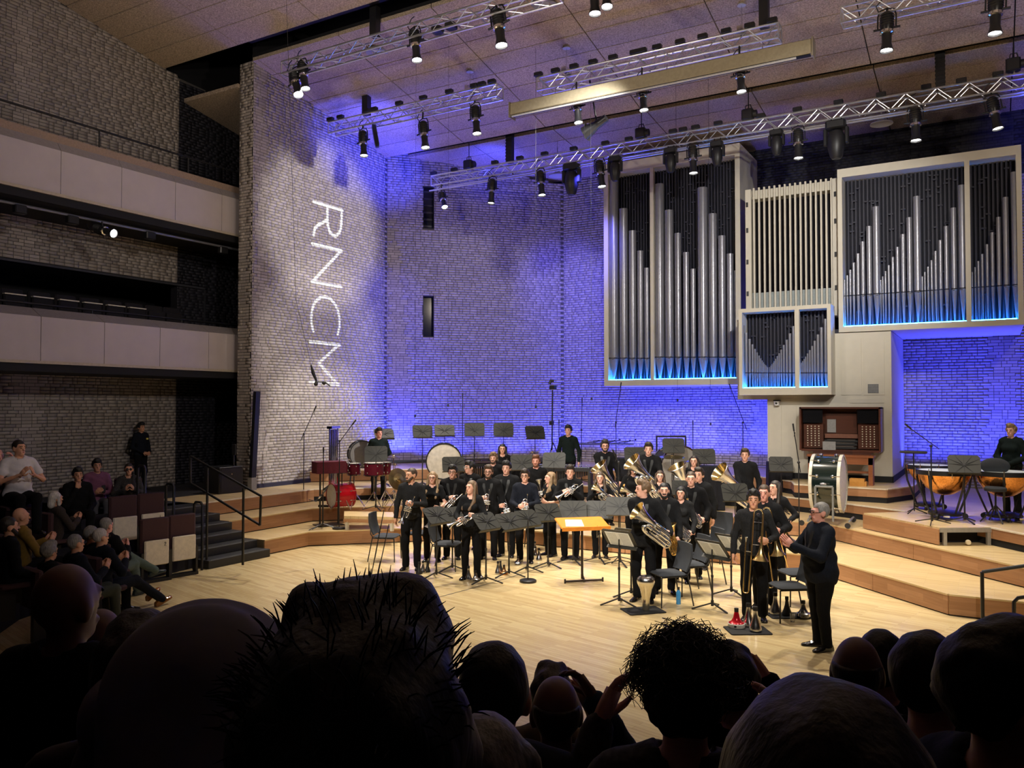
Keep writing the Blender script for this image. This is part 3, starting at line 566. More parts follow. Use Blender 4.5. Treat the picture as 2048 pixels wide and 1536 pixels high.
MB().box((-5.62, 23.42, 5), (-3.1, 23.44, 10.1)).build('wall_organ_chamber', M_dbrick, kind='structure')
# white organ base wall with panel joints, vent grille and small camera
OB = struct('wall_organ_base', MB().box((-4.72, YR + .02, 1.2), (-1.95, 23.4, 4.64)), M_white)
MB().box((-5.5, YR + .25, 3.1), (-4.73, 21.4, 5.1)).build('wing_panel', M_white, OB)
for a, b, c, d in ((1548, 812, 1562, 930), (1572, 812, 1592, 930), (1683, 676, 1722, 790), (1728, 674, 1768, 790), (1700, 797, 1768, 806)):
    p, q = atY(a, d, YR), atY(c, b, YR); MB().box((p.x, YR + .004, p.z), (q.x, YR + .019, q.z)).build('raised_panel', M_white, OB)
MB().box((-4.72, YR - .0, 1.2), (-1.94, YR + .02, 1.34)).box((-1.95, YR, 1.2), (-1.93, 23.4, 1.34)).build('baseboard_organ', M_dark, kind='structure')
p, q = atY(1736, 786, YR), atY(1757, 768, YR)
vt = thing('vent_grille', 'small grey square vent grille on the white organ wall', 'vent'); MB().box((p.x, YR - .01, p.z), (q.x, YR + .002, q.z)).build('plate', mat('vent_grey', (.16, .16, .16), .5, .4), vt)
for i in range(7): z = p.z + (i + .5) * (q.z - p.z) / 7; MB().box((p.x + .01, YR - .022, z - .006), (q.x - .01, YR - .01, z + .008)).build('slat', mat('vent_slat', (.3, .3, .3), .4, .5), vt)
p = atY(1555, 805, YR); cv = thing('wall_camera', 'small white surveillance camera on the organ wall', 'camera', (p.x, YR, p.z))
MB().lathe([(.0, 0), (.07, 0), (.06, -.1), (0, -.12)], (0, -.08, .03), n=16).build('housing', mat('camera_white', (.7, .7, .68), .4), cv, True); MB().ball((0, -.13, -.02), .03).build('lens', M_black, cv, True); MB().box((-.08, -.1, .03), (.08, .004, .06)).build('bracket', M_blackm, cv)

# ------------------------------------------------------------------ organ console in its niche
M_wal = wood_mat('walnut', lin(92, 48, 30), lin(74, 38, 24), (PI / 2, 0, 0), (.9, .3), .35, 0)
M_oak = wood_mat('mid_brown_wood', lin(150, 88, 48), lin(132, 74, 40), (PI / 2, 0, 0), (.9, .2), .4, 0)
yc = 19.75
CN = thing('organ_console', 'brown wooden organ console with stop jambs and manuals', 'organ console')
a, b = atY(1599, 900, yc), atY(1761, 815, yc); X0, X1, Z0, Z1 = a.x, b.x, a.z, b.z; Wd = X1 - X0
MB().box((X0, yc + .42, Z0), (X1, yc + .62, Z1)).build('back_panel', M_wal, CN)
for x in (X0, X1 - .04): MB().box((x, yc, Z0), (x + .04, yc + .42, Z1)).build('side_panel', M_wal, CN)
MB().box((X0, yc, Z1 - .03), (X1, yc + .42, Z1 + .01)).build('top_board', M_wal, CN)
MB().box((X0 + .04, yc, Z0 - .02), (X1 - .04, yc + .42, Z0 + .03)).build('key_desk', M_wal, CN)
zi = Z0 + .05; zj = Z0 + (Z1 - Z0) * .62
for x, w_ in ((X0 + .06, Wd * .25), (X1 - .06 - Wd * .25, Wd * .25)):
    MB().box((x, yc + .2, zi), (x + w_, yc + .3, zj)).build('stop_jamb', M_wal, CN)
    MB().box((x, yc + .1, zj + .02), (x + w_, yc + .14, Z1 - .05)).build('glass_door', mat('dark_smoked_glass', (.01, .01, .012), .1), CN)
    for i in range(4):
        for j in range(9):
            MB().lathe([(.006, 0), (.006, -.03), (.014, -.035), (.014, -.045), (0, -.047)], (x + w_ * (.22 + .19 * i), yc + .2, zi + .06 + (zj - zi - .12) * j / 8), (0, 1, 0), 8).build('stop_knob', mat('ivory_knob', lin(220, 210, 190), .4), CN, True)
xm0, xm1 = X0 + .06 + Wd * .26, X1 - .06 - Wd * .26
for k in range(3):
    MB().box((xm0, yc + .02 + .11 * k, zi + .07 * k), (xm1, yc + .13 + .11 * k, zi + .05 + .07 * k)).build('manual', M_black, CN)
    mb = MB(); n = 36
    for i in range(n):
        x = xm0 + .05 + (xm1 - xm0 - .1) * i / n; mb.box((x, yc + .015 + .11 * k, zi + .05 + .07 * k), (x + (xm1 - xm0 - .1) / n - .003, yc + .11 + .11 * k, zi + .06 + .07 * k))
    mb.build('keys', mat('dim_ivory', lin(120, 112, 104), .4), CN, kind='stuff')
MB().box((xm0, yc + .3, zi + .23), (xm1, yc + .34, zi + .33)).build('piston_rail', mat('rail_wood', lin(130, 84, 66), .4), CN)
MB().box((xm0 + .02, yc + .34, zi + .34), (xm1 - .02, yc + .37, Z1 - .14)).build('music_desk', M_wal, CN)
MB().box((xm0 + .05, yc + .31, zi + .36), (xm0 + .24, yc + .335, zi + .66)).build('score_sheet', mat('grey_sheet', (.3, .3, .3), .8), CN)
MB().box((xm0 + .0, yc - .012, zi - .03), (xm0 + .28, yc - .002, zi + .16)).build('score_sheet', MATS['grey_sheet'], CN)
z2, z3_ = atY(1680, 912, yc).z, 1.2
MB().box((X0 + .3, yc + .02, z2), (X1 - .2, yc + .4, Z0 - .02)).build('lower_case', M_wal, CN)
BN = thing('organ_bench', 'mid brown wooden bench standing before the organ console', 'bench'); yb = yc - .35
a, b = atY(1614, 963, yb), atY(1747, 912, yb)
MB().box((a.x, yb, b.z - .05), (b.x, yb + .32, b.z)).build('seat', M_oak, BN); MB().box((a.x + .02, yb + .02, b.z - .2), (b.x - .02, yb + .06, b.z - .05)).build('apron', M_oak, BN)
for x in (a.x + .02, b.x - .11): MB().box((x, yb + .02, 1.2), (x + .09, yb + .3, b.z - .05)).build('leg', M_oak, BN)
MB().box((a.x + .1, yb + .14, 1.45), (b.x - .1, yb + .18, 1.5)).build('stretcher', M_oak, BN)
p = atY(1722, 960, yb - .1); MB().box((p.x - .22, yb - .22, 1.2), (p.x + .08, yb - .02, 1.36)).box((p.x + .08, yb - .2, 1.2), (p.x + .12, yb - .04, 1.3)).build('step_box', mat('ochre_box', lin(196, 138, 60), .5), label='small ochre wooden box under the organ bench', cat='box')

# ================================================================== trusses
def truss(label, Y, u0, v0, u1, v1, name='lighting_truss', size=.29):
    a, b = atY(u0, v0, Y), atY(u1, v1, Y); z = (a.z + b.z) / 2; L = b.x - a.x; h = size / 2
    r = thing(name, label, 'truss', (a.x, Y, z), 0, 'lighting trusses'); ch = MB().cyl((0, 0, 0), (L, 0, 0), .025, n=8).mesh('chord', M_alu, True)
    for dy in (-h, h):
        for dz in (-h, h): link('chord', ch, r, loc=(0, dy, dz))
    n = max(2, round(L / .3)); st = L / n
    ve = MB().cyl((0, 0, -h), (st, 0, h), .011, n=5).mesh('brace', M_alu, True); vd = MB().cyl((0, 0, h), (st, 0, -h), .011, n=5).mesh('brace', M_alu, True); ho = MB().cyl((0, -h, 0), (st, h, 0), .011, n=5).mesh('brace', M_alu, True)
    for i in range(n):
        for dy in (-h, h): link('brace', ve if i % 2 else vd, r, loc=(st * i, dy, 0))
        if i % 2: link('brace', ho, r, loc=(st * i, 0, -h)); link('brace', ho, r, loc=(st * i, 0, h))
    en = MB()
    en.cyl((0, -h, -h), (0, h, -h), .016, n=5).cyl((0, -h, h), (0, h, h), .016, n=5).cyl((0, -h, -h), (0, -h, h), .016, n=5).cyl((0, h, -h), (0, h, h), .016, n=5)
    em = en.mesh('end_frame', M_alu, True); link('end_frame', em, r); link('end_frame', em, r, loc=(L, 0, 0))
    return r, a.x, b.x, z
T1 = truss('aluminium truss at the top left, over the stage wall corner', 14.05, 572, 131, 1120, -5)
T2 = truss('short aluminium truss left of the projection screen case', 16.45, 664, 256, 1000, 186)
T3 = truss('aluminium truss directly above the projection screen case', 16.45, 1080, 172, 1560, 66)
T5 = truss('aluminium truss cut by the top right picture edge', 16.45, 1684, 36, 2110, -60)
T4 = truss('long aluminium truss across the back of the stage', 19.75, 868, 362, 2110, 157)
hz = T4[3] - .3
a, b = atY(865, 384, 19.75), atY(2110, 184, 19.75)
MB().cyl((a.x, 19.6, a.z), (b.x, 19.6, a.z), .024, n=8).build('scaffold_bar', M_alu, label='bare aluminium bar hung under the long back truss', cat='bar', smooth=True)
# black socket boxes along the top chords
SB = MB().bev((-.1, -.06, 0), (.1, .06, .09), .015).mesh('socket_box', M_blackm, True)
for nm, T, Y, us in (('second truss', T2, 16.45, [668, 688, 740, 755, 805, 853, 905, 955, 970, 990]), ('screen truss', T3, 16.45, [1083, 1117, 1154, 1192, 1232, 1275, 1290, 1320, 1366, 1411, 1458, 1505, 1550]), ('long back truss', T4, 19.75, [873, 914, 995, 1045, 1094, 1152, 1215, 1262, 1350, 1370, 1395, 1440, 1525, 1598, 1680, 1765, 1855, 1925, 1998])):
    for k, u in enumerate(us):
        x = atY(u, 300, Y).x; link('socket_box', SB, None, (x, Y - .145, T[3] + .17), 0, f'small black socket box on the {nm}, {ORD[len(us) - 1 - k]} from the right' if k > 9 else f'small black socket box on the {nm}, {ORD[k]} from the left', 'box', 'socket boxes on the trusses')
# suspension rods, chain hoists and drop columns
for k, (u, v, Y, T) in enumerate([(603, 210, 16.3, T2), (940, 147, 16.45, T2), (1133, 97, 16.45, T3), (1483, 5, 16.45, T3)]):
    x = atY(u, v, 16.45).x; r = thing('suspension_rod', f'thin suspension rod with a ceiling plate, {ORD[k]} from the left', 'rod', (x, 16.45, 0), 0, 'suspension rods of the middle trusses')
    MB().cyl((0, 0, T[3] + .2), (0, 0, ceil_z(16.45)), .012, n=6).build('rod', M_steel, r, True); MB().lathe([(0, 0), (.09, 0), (.07, .03), (0, .03)], (0, 0, ceil_z(16.45) - .03), n=14).build('ceiling_plate', mat('plate_white', (.6, .6, .6), .5), r, True)
    MB().cbox((0, 0, T[3] + .22), (.12, .3, .1)).build('clamp', M_steel, r)
for k, (u, v, zt) in enumerate([(938, 330, 10.6), (1283, 267, 10.6), (1497, 230, 10.6), (2028, 130, 10.6)]):
    c = atY(u, v, 19.65); r = thing('chain_hoist', f'black chain hoist above the long back truss, {ORD[k]} from the left', 'hoist', c, 0, 'chain hoists')
    MB().bev((-.15, -.11, -.13), (.12, .11, .13), .03).build('motor', M_blackm, r, True); MB().cyl((.12, 0, 0), (.2, 0, 0), .09).build('end_cap', M_black, r, True); MB().tube([(-.08, 0, .13), (-.06, 0, .24), (.05, 0, .24), (.08, 0, .13)], .012, 6).build('handle', M_black, r, True)
    MB().cyl((0, 0, .13), (0, 0, zt - c.z), .012, n=6).build('chain', M_blackm, r); MB().cyl((0, 0, -.13), (0, 0, T4[3] + .17 - c.z), .02, n=6).build('hook', M_steel, r)
for k, (u, v0, v1, Y, T) in enumerate([(750, 8, 48, 14.05, T1), (733, 193, 233, 16.45, T2), (1528, -20, 55, 16.45, T3), (1020, 272, 322, 19.75, T4), (1880, 100, 175, 19.75, T4)]):
    x = atY(u, v0, Y).x; zt = ceil_z(Y) + (.3 if k in (0, 3, 4) else .0); r = thing('drop_column', f'black cable drop column from the ceiling, {ORD[k]} from the left top' if k else 'black cable drop column at the top left slot', 'column', (x, Y, 0), 0, 'cable drop columns')
    MB().box((-.09, -.08, T[3] + .17), (.09, .08, zt)).build('casing', M_black, r)
    if k > 2:
        for z in np.arange(T[3] + .25, zt - .1, .09): MB().box((-.1, -.09, z), (.1, -.08, z + .045)).build('rung', M_blackm, r)
# projection screen case
a, b = atY(1024, 222, 16.1), atY(1627, 94, 16.1); z = (a.z + b.z) / 2
PS = thing('projection_screen_case', 'long cream projection screen housing under the middle truss', 'screen case', (a.x, 16.1, z))
L = b.x - a.x; mb = MB(); mb.bev((0, -.12, -.14), (L, .12, .14), .03); mb.build('housing', mat('cream_casing', lin(168, 158, 132), .5), PS, True)
MB().box((.05, -.1, -.16), (L - .05, .02, -.139)).build('slot', M_dark, PS); MB().cyl((.05, -.09, -.17), (L - .3, -.09, -.17), .022, n=8).build('bottom_bar', mat('bar_white', (.6, .6, .6), .4), PS, True)
for x in (0, L): MB().box((x - .012, -.14, -.2), (x + .012, .14, .16)).build('end_cap', mat('casing_end', lin(150, 140, 118), .5), PS)
for x in (1.0, L * .55, L - 1): MB().cyl((x, .2, .1), (x, .25, .55), .012, n=6).build('hanger', M_steel, PS)

# ================================================================== stage lanterns
def lantern_mesh():
    out = {}
    L = .62      # along -Z: rear cap at 0, lens at -L
    out['lamp_house'] = MB().lathe([(0, .0), (.05, .0), (.085, -.03), (.095, -.1), (.095, -.24), (.08, -.29)], n=16).mesh('lamp_house', M_blackm, True)
    mb = MB()
    for k in range(5): mb.lathe([(.1, -.05 - .04 * k), (.108, -.055 - .04 * k), (.1, -.065 - .04 * k)], n=16)
    out['cooling_fins'] = mb.mesh('cooling_fins', M_black, True)
    out['shutter_ring'] = MB().lathe([(.08, -.29), (.1, -.3), (.1, -.34), (.075, -.35)], n=16).mesh('shutter_ring', M_steel, True)
    out['barrel'] = MB().lathe([(.075, -.35), (.07, -.5), (.095, -.6), (.1, -L), (.092, -L)], n=16).mesh('barrel', M_blackm, True)
    out['lens'] = MB().lathe([(0, -L + .03), (.05, -L + .022), (.088, -L + .03)], n=16).mesh('lens', M_glow, True)
    out['yoke'] = MB().tube([(-.13, 0, -.26), (-.13, 0, -.05), (-.1, 0, .04), (0, 0, .07), (.1, 0, .04), (.13, 0, -.05), (.13, 0, -.26)], .012, 6).mesh('yoke', M_black, True)
    out['knob'] = MB().cyl((-.19, 0, -.26), (.19, 0, -.26), .018, n=8).mesh('knob', M_black, True)
    out['cable'] = MB().tube([(0, .05, -.01), (-.12, .06, .04), (-.16, .02, .14), (-.05, 0, .25), (.02, 0, .27)], .01, 5).mesh('cable', M_black, True)
    return out
LM = lantern_mesh()
LP_GROUP = 'profile spotlights on the trusses'
def lantern(label, top, bot, Y, dy, zh, scale=1.0):
    a = atY(*top, Y); b = atY(*bot, Y + dy); d = (b - a).normalized(); z = -d; x = Vector((1, 0, 0)); x = (x - z * x.dot(z)).normalized(); y = z.cross(x)
    M = Matrix.Translation(a) @ Matrix((x, y, z)).transposed().to_4x4() @ Matrix.Scale(scale * (b - a).length / .62, 4)
    r = thing('profile_spotlight', label, 'spotlight', group=LP_GROUP, M=M)
    for k, me in LM.items(): link(k, me, r)
    loc = M.inverted() @ Vector((a.x, Y, zh)); MB().tube([(0, 0, .07), tuple(loc)], .02, 6).build('hook_clamp', M_black, r, True)
    return r
rows = [('top left truss', 14.05, T1, [((604, 124), (611, 178), -.05), ((587, 142), (597, 190), -.14), ((829, 60), (834, 121), -.06), ((994, 19), (1003, 92), -.06), ((1188, -45), (1190, 28), -.06), ((1212, -50), (1214, 14), -.12)]),
        ('middle truss', 16.3, T2, [((726, 262), (728, 312), -.05), ((846, 243), (851, 296), -.05), ((950, 212), (954, 268), -.05)]),
        ('screen truss', 16.3, T3, [((1153, 192), (1157, 246), -.05), ((1284, 166), (1288, 221), -.05), ((1479, 124), (1483, 184), -.05)]),
        ('top right truss', 16.3, T5, [((1774, 25), (1773, 102), -.05), ((1992, -14), (1990, 68), -.05)]),
        ('long back truss', 19.6, T4, [((985, 358), (982, 407), -.05), ((1080, 342), (1084, 391), -.05), ((1198, 321), (1204, 374), -.05), ((1385, 291), (1387, 347), -.05), ((1596, 258), (1597, 317), -.05), ((1830, 216), (1832, 282), -.05), ((1983, 195), (1996, 258), -.05)])]
for nm, Y, T, ls in rows:
    for k, (t, b, dy) in enumerate(ls):
        if max(b[1], t[1]) < 5: continue
        lantern(f'black profile spotlight on the {nm}, {ORD[k]} from the left', t, b, Y, dy, T[3] - .15)
lantern('black spotlight with a bright bulb at the left end of the back truss', (883, 386), (889, 412), 19.6, -.16, T4[3] - .15, 1.1)
lantern('black spotlight with a pale green lens under the upper balcony', (190, 455), (243, 472), 10.2 if False else atX(215, 465, -16.4).y, .1, 6.98, .72)
# slim black sound column on the second truss
a, b = atY(747, 250, 16.4), atY(755, 294, 16.35); r = thing('line_speaker', 'slim black column speaker hung under the second truss', 'speaker', a)
d = b - a; x0 = Vector((1, 0, 0)); MB().tube([(0, 0, 0), tuple(d * .1), tuple(d * .9), tuple(d)], [.06, .075, .075, .06], 4).build('cabinet', M_blackm, r); MB().cyl((0, 0, 0), (0, .05, T2[3] - .14 - a.z), .015, n=6).build('bracket', M_steel, r)
# moving heads
def moving_head(label, u, v0, v1, Y=19.55):
    a = atY(u, v0, Y); b = atY(u, v1, Y); h = a.z - b.z; s = h / .62; r = thing('moving_head', label, 'spotlight', (a.x, Y, a.z), 0, 'moving head lights on the back truss')
    MB().bev((-.16 * s, -.12 * s, -.12 * s), (.16 * s, .12 * s, .02 * s), .03 * s).build('base', M_black, r, True)
    for sx in (-1, 1): MB().bev((sx * .17 * s - .03 * s, -.06 * s, -.38 * s), (sx * .17 * s + .03 * s, .06 * s, -.1 * s), .015 * s).build('yoke_arm', M_blackm, r, True)
    MB().lathe([(0, -.14 * s), (.1 * s, -.15 * s), (.145 * s, -.25 * s), (.14 * s, -.42 * s), (.1 * s, -.58 * s), (.07 * s, -.62 * s), (0, -.61 * s)], n=18).build('head', M_black, r, True)
    for sx in (-.08, .08): MB().cyl((sx * s, 0, .0), (sx * s, .05, T4[3] - .145 - a.z), .014, n=6).build('clamp', M_blackm, r)
for k, (u, v0, v1) in enumerate([(1143, 330, 390), (1230, 315, 362), (1341, 298, 345), (1434, 285, 332), (1553, 262, 310), (1672, 245, 318)]):
    moving_head(f'black moving head light on the back truss, {ORD[k]} from the left', u, v0, v1)
# discharge reflectors (round hanging fittings)
for k, (u, v) in enumerate([(1115, 350), (1763, 246)]):
    p = atY(u, v, 20.6); r = thing('round_fitting', f'round pale ceiling fitting hanging behind the back truss, {["left", "right"][k]} one', 'light fitting', p)
    MB().lathe([(.05, .12), (.1, .06), (.24, .0), (.25, -.03), (.2, -.02), (0, .0)], n=22).build('reflector', mat('fitting_grey', (.45, .45, .5), .4), r, True); MB().cyl((0, 0, .1), (0, 0, z3(20.6) - p.z - .01), .015, n=6).build('stem', M_steel, r)
for k, (u, v) in enumerate([(875, 60), (902, 52)]):
    p = atY(u, v, 14.0); r = thing('truss_projector', f'small black box fitting under the top left truss, {["left", "right"][k]} of two', 'box', p)
    MB().bev((-.11, -.1, -.07), (.11, .1, .06), .02).build('body', M_blackm, r, True); MB().cyl((0, 0, .06), (0, .03, T1[3] - .14 - p.z), .014, n=6).build('bracket', M_black, r)

# ------------------------------------------------------------------ the projected lettering: a lantern with a cut gobo throws R N C M on the stage-left wall
LX = Vector((-7.7, 17.0, 9.35)); KG = .03
GS = .26667
def lp(pts): return [atX(590 + x * GS, 380 + y * GS, XB) for x, y in pts]
def arc(cx, cy, rx, ry, a0, a1, n=16): return [(cx + rx * math.cos(math.radians(a0 + (a1 - a0) * i / n)), cy + ry * math.sin(math.radians(a0 + (a1 - a0) * i / n))) for i in range(n + 1)]
strokes = [lp([(137, 88), (353, 155)]), lp([(346, 150), (347, 245), (343, 285), (330, 322), (305, 347), (280, 342), (258, 315), (245, 275), (241, 235), (240, 122)]), lp([(241, 225), (205, 246), (165, 268), (146, 292), (139, 318), (137, 342)]),
           lp([(127, 404), (350, 458)]), lp([(344, 458), (128, 690)]), lp([(122, 688), (345, 728)]),
           lp([(134, 1058), (122, 1000), (120, 950), (128, 890), (148, 840), (180, 812), (218, 802), (258, 815), (292, 850), (318, 900), (332, 960), (332, 1020), (318, 1082)]),
           lp([(110, 1140), (333, 1165)]), lp([(328, 1163), (175, 1300)]), lp([(175, 1300), (312, 1455)]), lp([(325, 1462), (108, 1440)])]
seg = np.array([((a.y, a.z), (b.y, b.z)) for s in strokes for a, b in zip(s, s[1:])])
ys = np.arange(15.7, 19.0, .0125); zs = np.arange(2.6, 8.6, .0125)
Gy, Gz = np.meshgrid(ys, zs); D = np.full(Gy.shape, 9.)
for (a0, a1), (b0, b1) in seg:
    vx, vz = b0 - a0, b1 - a1; t = np.clip(((Gy - a0) * vx + (Gz - a1) * vz) / (vx * vx + vz * vz), 0, 1); D = np.minimum(D, np.hypot(Gy - a0 - t * vx, Gz - a1 - t * vz))
solid = D > .043; mb = MB()
def gq(y0, y1, z0, z1):
    mb.add([tuple(LX + (Vector((XB, y, z)) - LX) * KG) for y, z in ((y0, z0), (y1, z0), (y1, z1), (y0, z1))], [(0, 1, 2, 3)])
for i in range(len(zs)):
    row = solid[i]; e = np.flatnonzero(np.diff(np.concatenate([[0], row.astype(int), [0]])))
    for s0, s1 in zip(e[::2], e[1::2]): gq(ys[0] + .0125 * s0, ys[0] + .0125 * s1, zs[i], zs[i] + .0125)
y0, y1, z0, z1 = ys[0], ys[0] + .0125 * len(ys), zs[0], zs[-1] + .0125
for q in ((y0 - 3.5, y0, z0 - 3, z1 + 3), (y1, y1 + 3.5, z0 - 3, z1 + 3), (y0, y1, z0 - 3, z0), (y0, y1, z1, z1 + 3)): gq(*q)
GP = thing('gobo_projector', 'black gobo projector on the screen truss throwing the white letters', 'projector', group=LP_GROUP)
mb.build('gobo_plate', M_black, GP)
dirn = (Vector((XB, (y0 + y1) / 2, (z0 + z1) / 2)) - LX).normalized()
MB().lathe([(.0, -.3), (.09, -.28), (.1, -.05), (.1, .0), (.13, .12), (.16, .33), (.15, .33), (.11, .1), (.09, -.02)], LX, dirn, 18).build('housing', M_blackm, GP, True)
MB().tube([tuple(LX + Vector((0, 0, .1))), (LX.x, 16.62, T3[3] + .0)], .02, 6).build('hook_clamp', M_black, GP)
gl = lamp('gobo_lamp', 'SPOT', LX, LX + dirn, 7000, (.84, .97, 1), spot_size=math.radians(44), spot_blend=.05, shadow_soft_size=0)
# ================================================================== people: one continuous skinned surface from a blended distance field
def snet(xs, ys, zs, Fv):
    S = Fv < 0; nx, ny, nz = Fv.shape
    c = np.zeros((nx - 1, ny - 1, nz - 1), np.int8)
    for i in (0, 1):
        for j in (0, 1):
            for k in (0, 1): c += S[i:nx - 1 + i, j:ny - 1 + j, k:nz - 1 + k]
    act = (c > 0) & (c < 8); I, J, K = np.nonzero(act); vid = np.full(c.shape, -1, np.int32); vid[I, J, K] = np.arange(len(I))
    pos = np.zeros((len(I), 3)); cnt = np.zeros(len(I))
    cor = [(a, b, d) for a in (0, 1) for b in (0, 1) for d in (0, 1)]
    for p in cor:
        for ax in range(3):
            if p[ax]: continue
            q = list(p); q[ax] = 1
            fa = Fv[I + p[0], J + p[1], K + p[2]]; fb = Fv[I + q[0], J + q[1], K + q[2]]; m = (fa < 0) != (fb < 0)
            t = np.where(m, fa / np.where(m, fa - fb, 1), 0)
            P = [xs[I + p[0]], ys[J + p[1]], zs[K + p[2]]]; Q = [xs[I + q[0]], ys[J + q[1]], zs[K + q[2]]]
            for d in range(3): pos[:, d] += np.where(m, P[d] + t * (Q[d] - P[d]), 0)
            cnt += m
    pos /= cnt[:, None]
    quads = []
    for ax in range(3):
        sl0 = [slice(None)] * 3; sl1 = [slice(None)] * 3; sl0[ax] = slice(0, -1); sl1[ax] = slice(1, None)
        a, b = S[tuple(sl0)], S[tuple(sl1)]; m = a != b
        o1, o2 = (ax + 1) % 3, (ax + 2) % 3
        idx = np.array(np.nonzero(m)).T; ok = (idx[:, o1] > 0) & (idx[:, o2] > 0) & (idx[:, o1] < Fv.shape[o1] - 1) & (idx[:, o2] < Fv.shape[o2] - 1); idx = idx[ok]
        def cell(d1, d2):
            q = idx.copy(); q[:, o1] += d1; q[:, o2] += d2; return vid[q[:, 0], q[:, 1], q[:, 2]]
        Qd = np.stack([cell(-1, -1), cell(0, -1), cell(0, 0), cell(-1, 0)], 1); fl = ~a[tuple(idx.T)]
        Qd[fl] = Qd[fl][:, ::-1]; quads.append(Qd)
    F = np.concatenate(quads); F = F[(F >= 0).all(1)]
    return pos, F
def axis(lo, hi, h, fine=None):
    if fine is None: return np.arange(lo, hi + h, h)
    a, b, hf = fine; return np.concatenate([np.arange(a - h, lo - h, -h)[::-1], np.arange(a, b, hf), np.arange(b, hi + h, h)])
def prim_d(p, X, Y, Z):
    k = p[0]
    if len(p) > 5 and p[5] is not None:
        ang, px, py = p[5]; c, s = math.cos(-ang), math.sin(-ang); X, Y = px + (X - px) * c - (Y - py) * s, py + (X - px) * s + (Y - py) * c
    if k == 'c':
        a, b, ra, rb = p[1], p[2], p[3], p[4]; ky = p[6] if len(p) > 6 else 1
        bx, by, bz = b[0] - a[0], (b[1] - a[1]), b[2] - a[2]; L2 = bx * bx + by * by + bz * bz + 1e-9
        t = np.clip(((X - a[0]) * bx + (Y - a[1]) * by + (Z - a[2]) * bz) / L2, 0, 1)
        return np.sqrt((X - a[0] - t * bx) ** 2 + ((Y - a[1] - t * by) / ky) ** 2 + (Z - a[2] - t * bz) ** 2) - (ra + (rb - ra) * t)
    c, r = p[1], p[2]; q = np.sqrt(((X - c[0]) / r[0]) ** 2 + ((Y - c[1]) / r[1]) ** 2 + ((Z - c[2]) / r[2]) ** 2)
    return (q - 1) * min(r)
def bounds(p):
    if p[0] == 'c': r = max(p[3], p[4]); lo = np.minimum(p[1], p[2]) - r; hi = np.maximum(p[1], p[2]) + r
    else: lo = np.array(p[1]) - np.array(p[2]); hi = np.array(p[1]) + np.array(p[2])
    lo, hi = np.array(lo, float), np.array(hi, float)
    if len(p) > 5 and p[5] is not None and abs(p[5][0]) > 0: c = (lo + hi) / 2; e = (hi - lo) / 2; R = np.hypot(e[0], e[1]) + np.hypot(c[0] - p[5][1], c[1] - p[5][2]); lo[:2] = [p[5][1] - R, p[5][2] - R]; hi[:2] = [p[5][1] + R, p[5][2] + R]
    return lo, hi
def blend(prims, h, k=.03, cuts=(), grow=0, noise=None, fine=None):
    B = [bounds(p) for p in prims]; m = .03 + grow + h; lo = np.min([b[0] for b in B], 0) - m; hi = np.max([b[1] for b in B], 0) + m
    ax = [axis(lo[i], hi[i], h, fine[i] if fine else None) for i in range(3)]
    F = np.full([len(a) for a in ax], 9.0, np.float32)
    for p, b in zip(prims, B):
        mm = 2.5 * h + k + grow + .02; sl = tuple(slice(max(0, np.searchsorted(ax[i], b[0][i] - mm)), np.searchsorted(ax[i], b[1][i] + mm)) for i in range(3))
        X, Y, Z = ax[0][sl[0]][:, None, None], ax[1][sl[1]][None, :, None], ax[2][sl[2]][None, None, :]
        d = prim_d(p, X, Y, Z); f = F[sl]; hh = np.maximum(k - np.abs(f - d), 0) / k; F[sl] = np.minimum(f, d) - hh * hh * k * .25
    F -= grow
    if noise: F += noise(ax[0][:, None, None], ax[1][None, :, None], ax[2][None, None, :])
    for c in cuts: F = np.maximum(F, c(ax[0][:, None, None], ax[1][None, :, None], ax[2][None, None, :]))
    return snet(*ax, F)
def hand_mb(mb, wrist, dr, nrm, side, curl=.4, s=1.0, spread=.0):
    """palm and five jointed fingers; dr along the hand, nrm out of the palm, side +1 when the thumb lies along nrm x dr"""
    x = Vector(dr).normalized(); z = Vector(nrm); z = (z - x * z.dot(x)); z = z.normalized() if z.length > 1e-4 else x.orthogonal().normalized(); y = z.cross(x) * side; o = Vector(wrist)
    P = lambda a, b, c: tuple(o + (x * a + y * b + z * c) * s)
    ring = lambda a, w_, t: [P(a, w_, 0), P(a, w_ * .7, t), P(a, -w_ * .7, t), P(a, -w_, 0), P(a, -w_ * .7, -t), P(a, w_ * .7, -t)]
    mb.loft([ring(-.04, .026, .02), ring(.0, .026, .018), ring(.03, .038, .017), ring(.085, .042, .014)], True, True)
    for i, (b, l) in enumerate(((.031, .072), (.011, .08), (-.01, .075), (-.029, .06))):
        p = Vector(P(.082, b, 0)); ang = 0; pts = [Vector(P(.06, b, 0)), p]; q = p
        for j, f in enumerate((.45, .32, .23)):
            ang += curl * (.75, 1.1, .8)[j]; d = x * math.cos(ang) + z * math.sin(ang) + y * (spread * (1.5 - i) * .22); q = q + d.normalized() * l * f * s; pts.append(q)
        mb.tube(pts, [.0095 * s, .0095 * s, .009 * s, .0082 * s, .006 * s], 6)
    a = .5 + curl * .5; th = [Vector(P(.012, .026, .002)), Vector(P(.04, .052, .012)), Vector(P(.066, .062 - curl * .02, .02 + .02 * curl)), Vector(P(.088, .06 - curl * .03, .026 + .03 * curl))]
    mb.tube(th, [.013 * s, .012 * s, .0105 * s, .007 * s], 6)
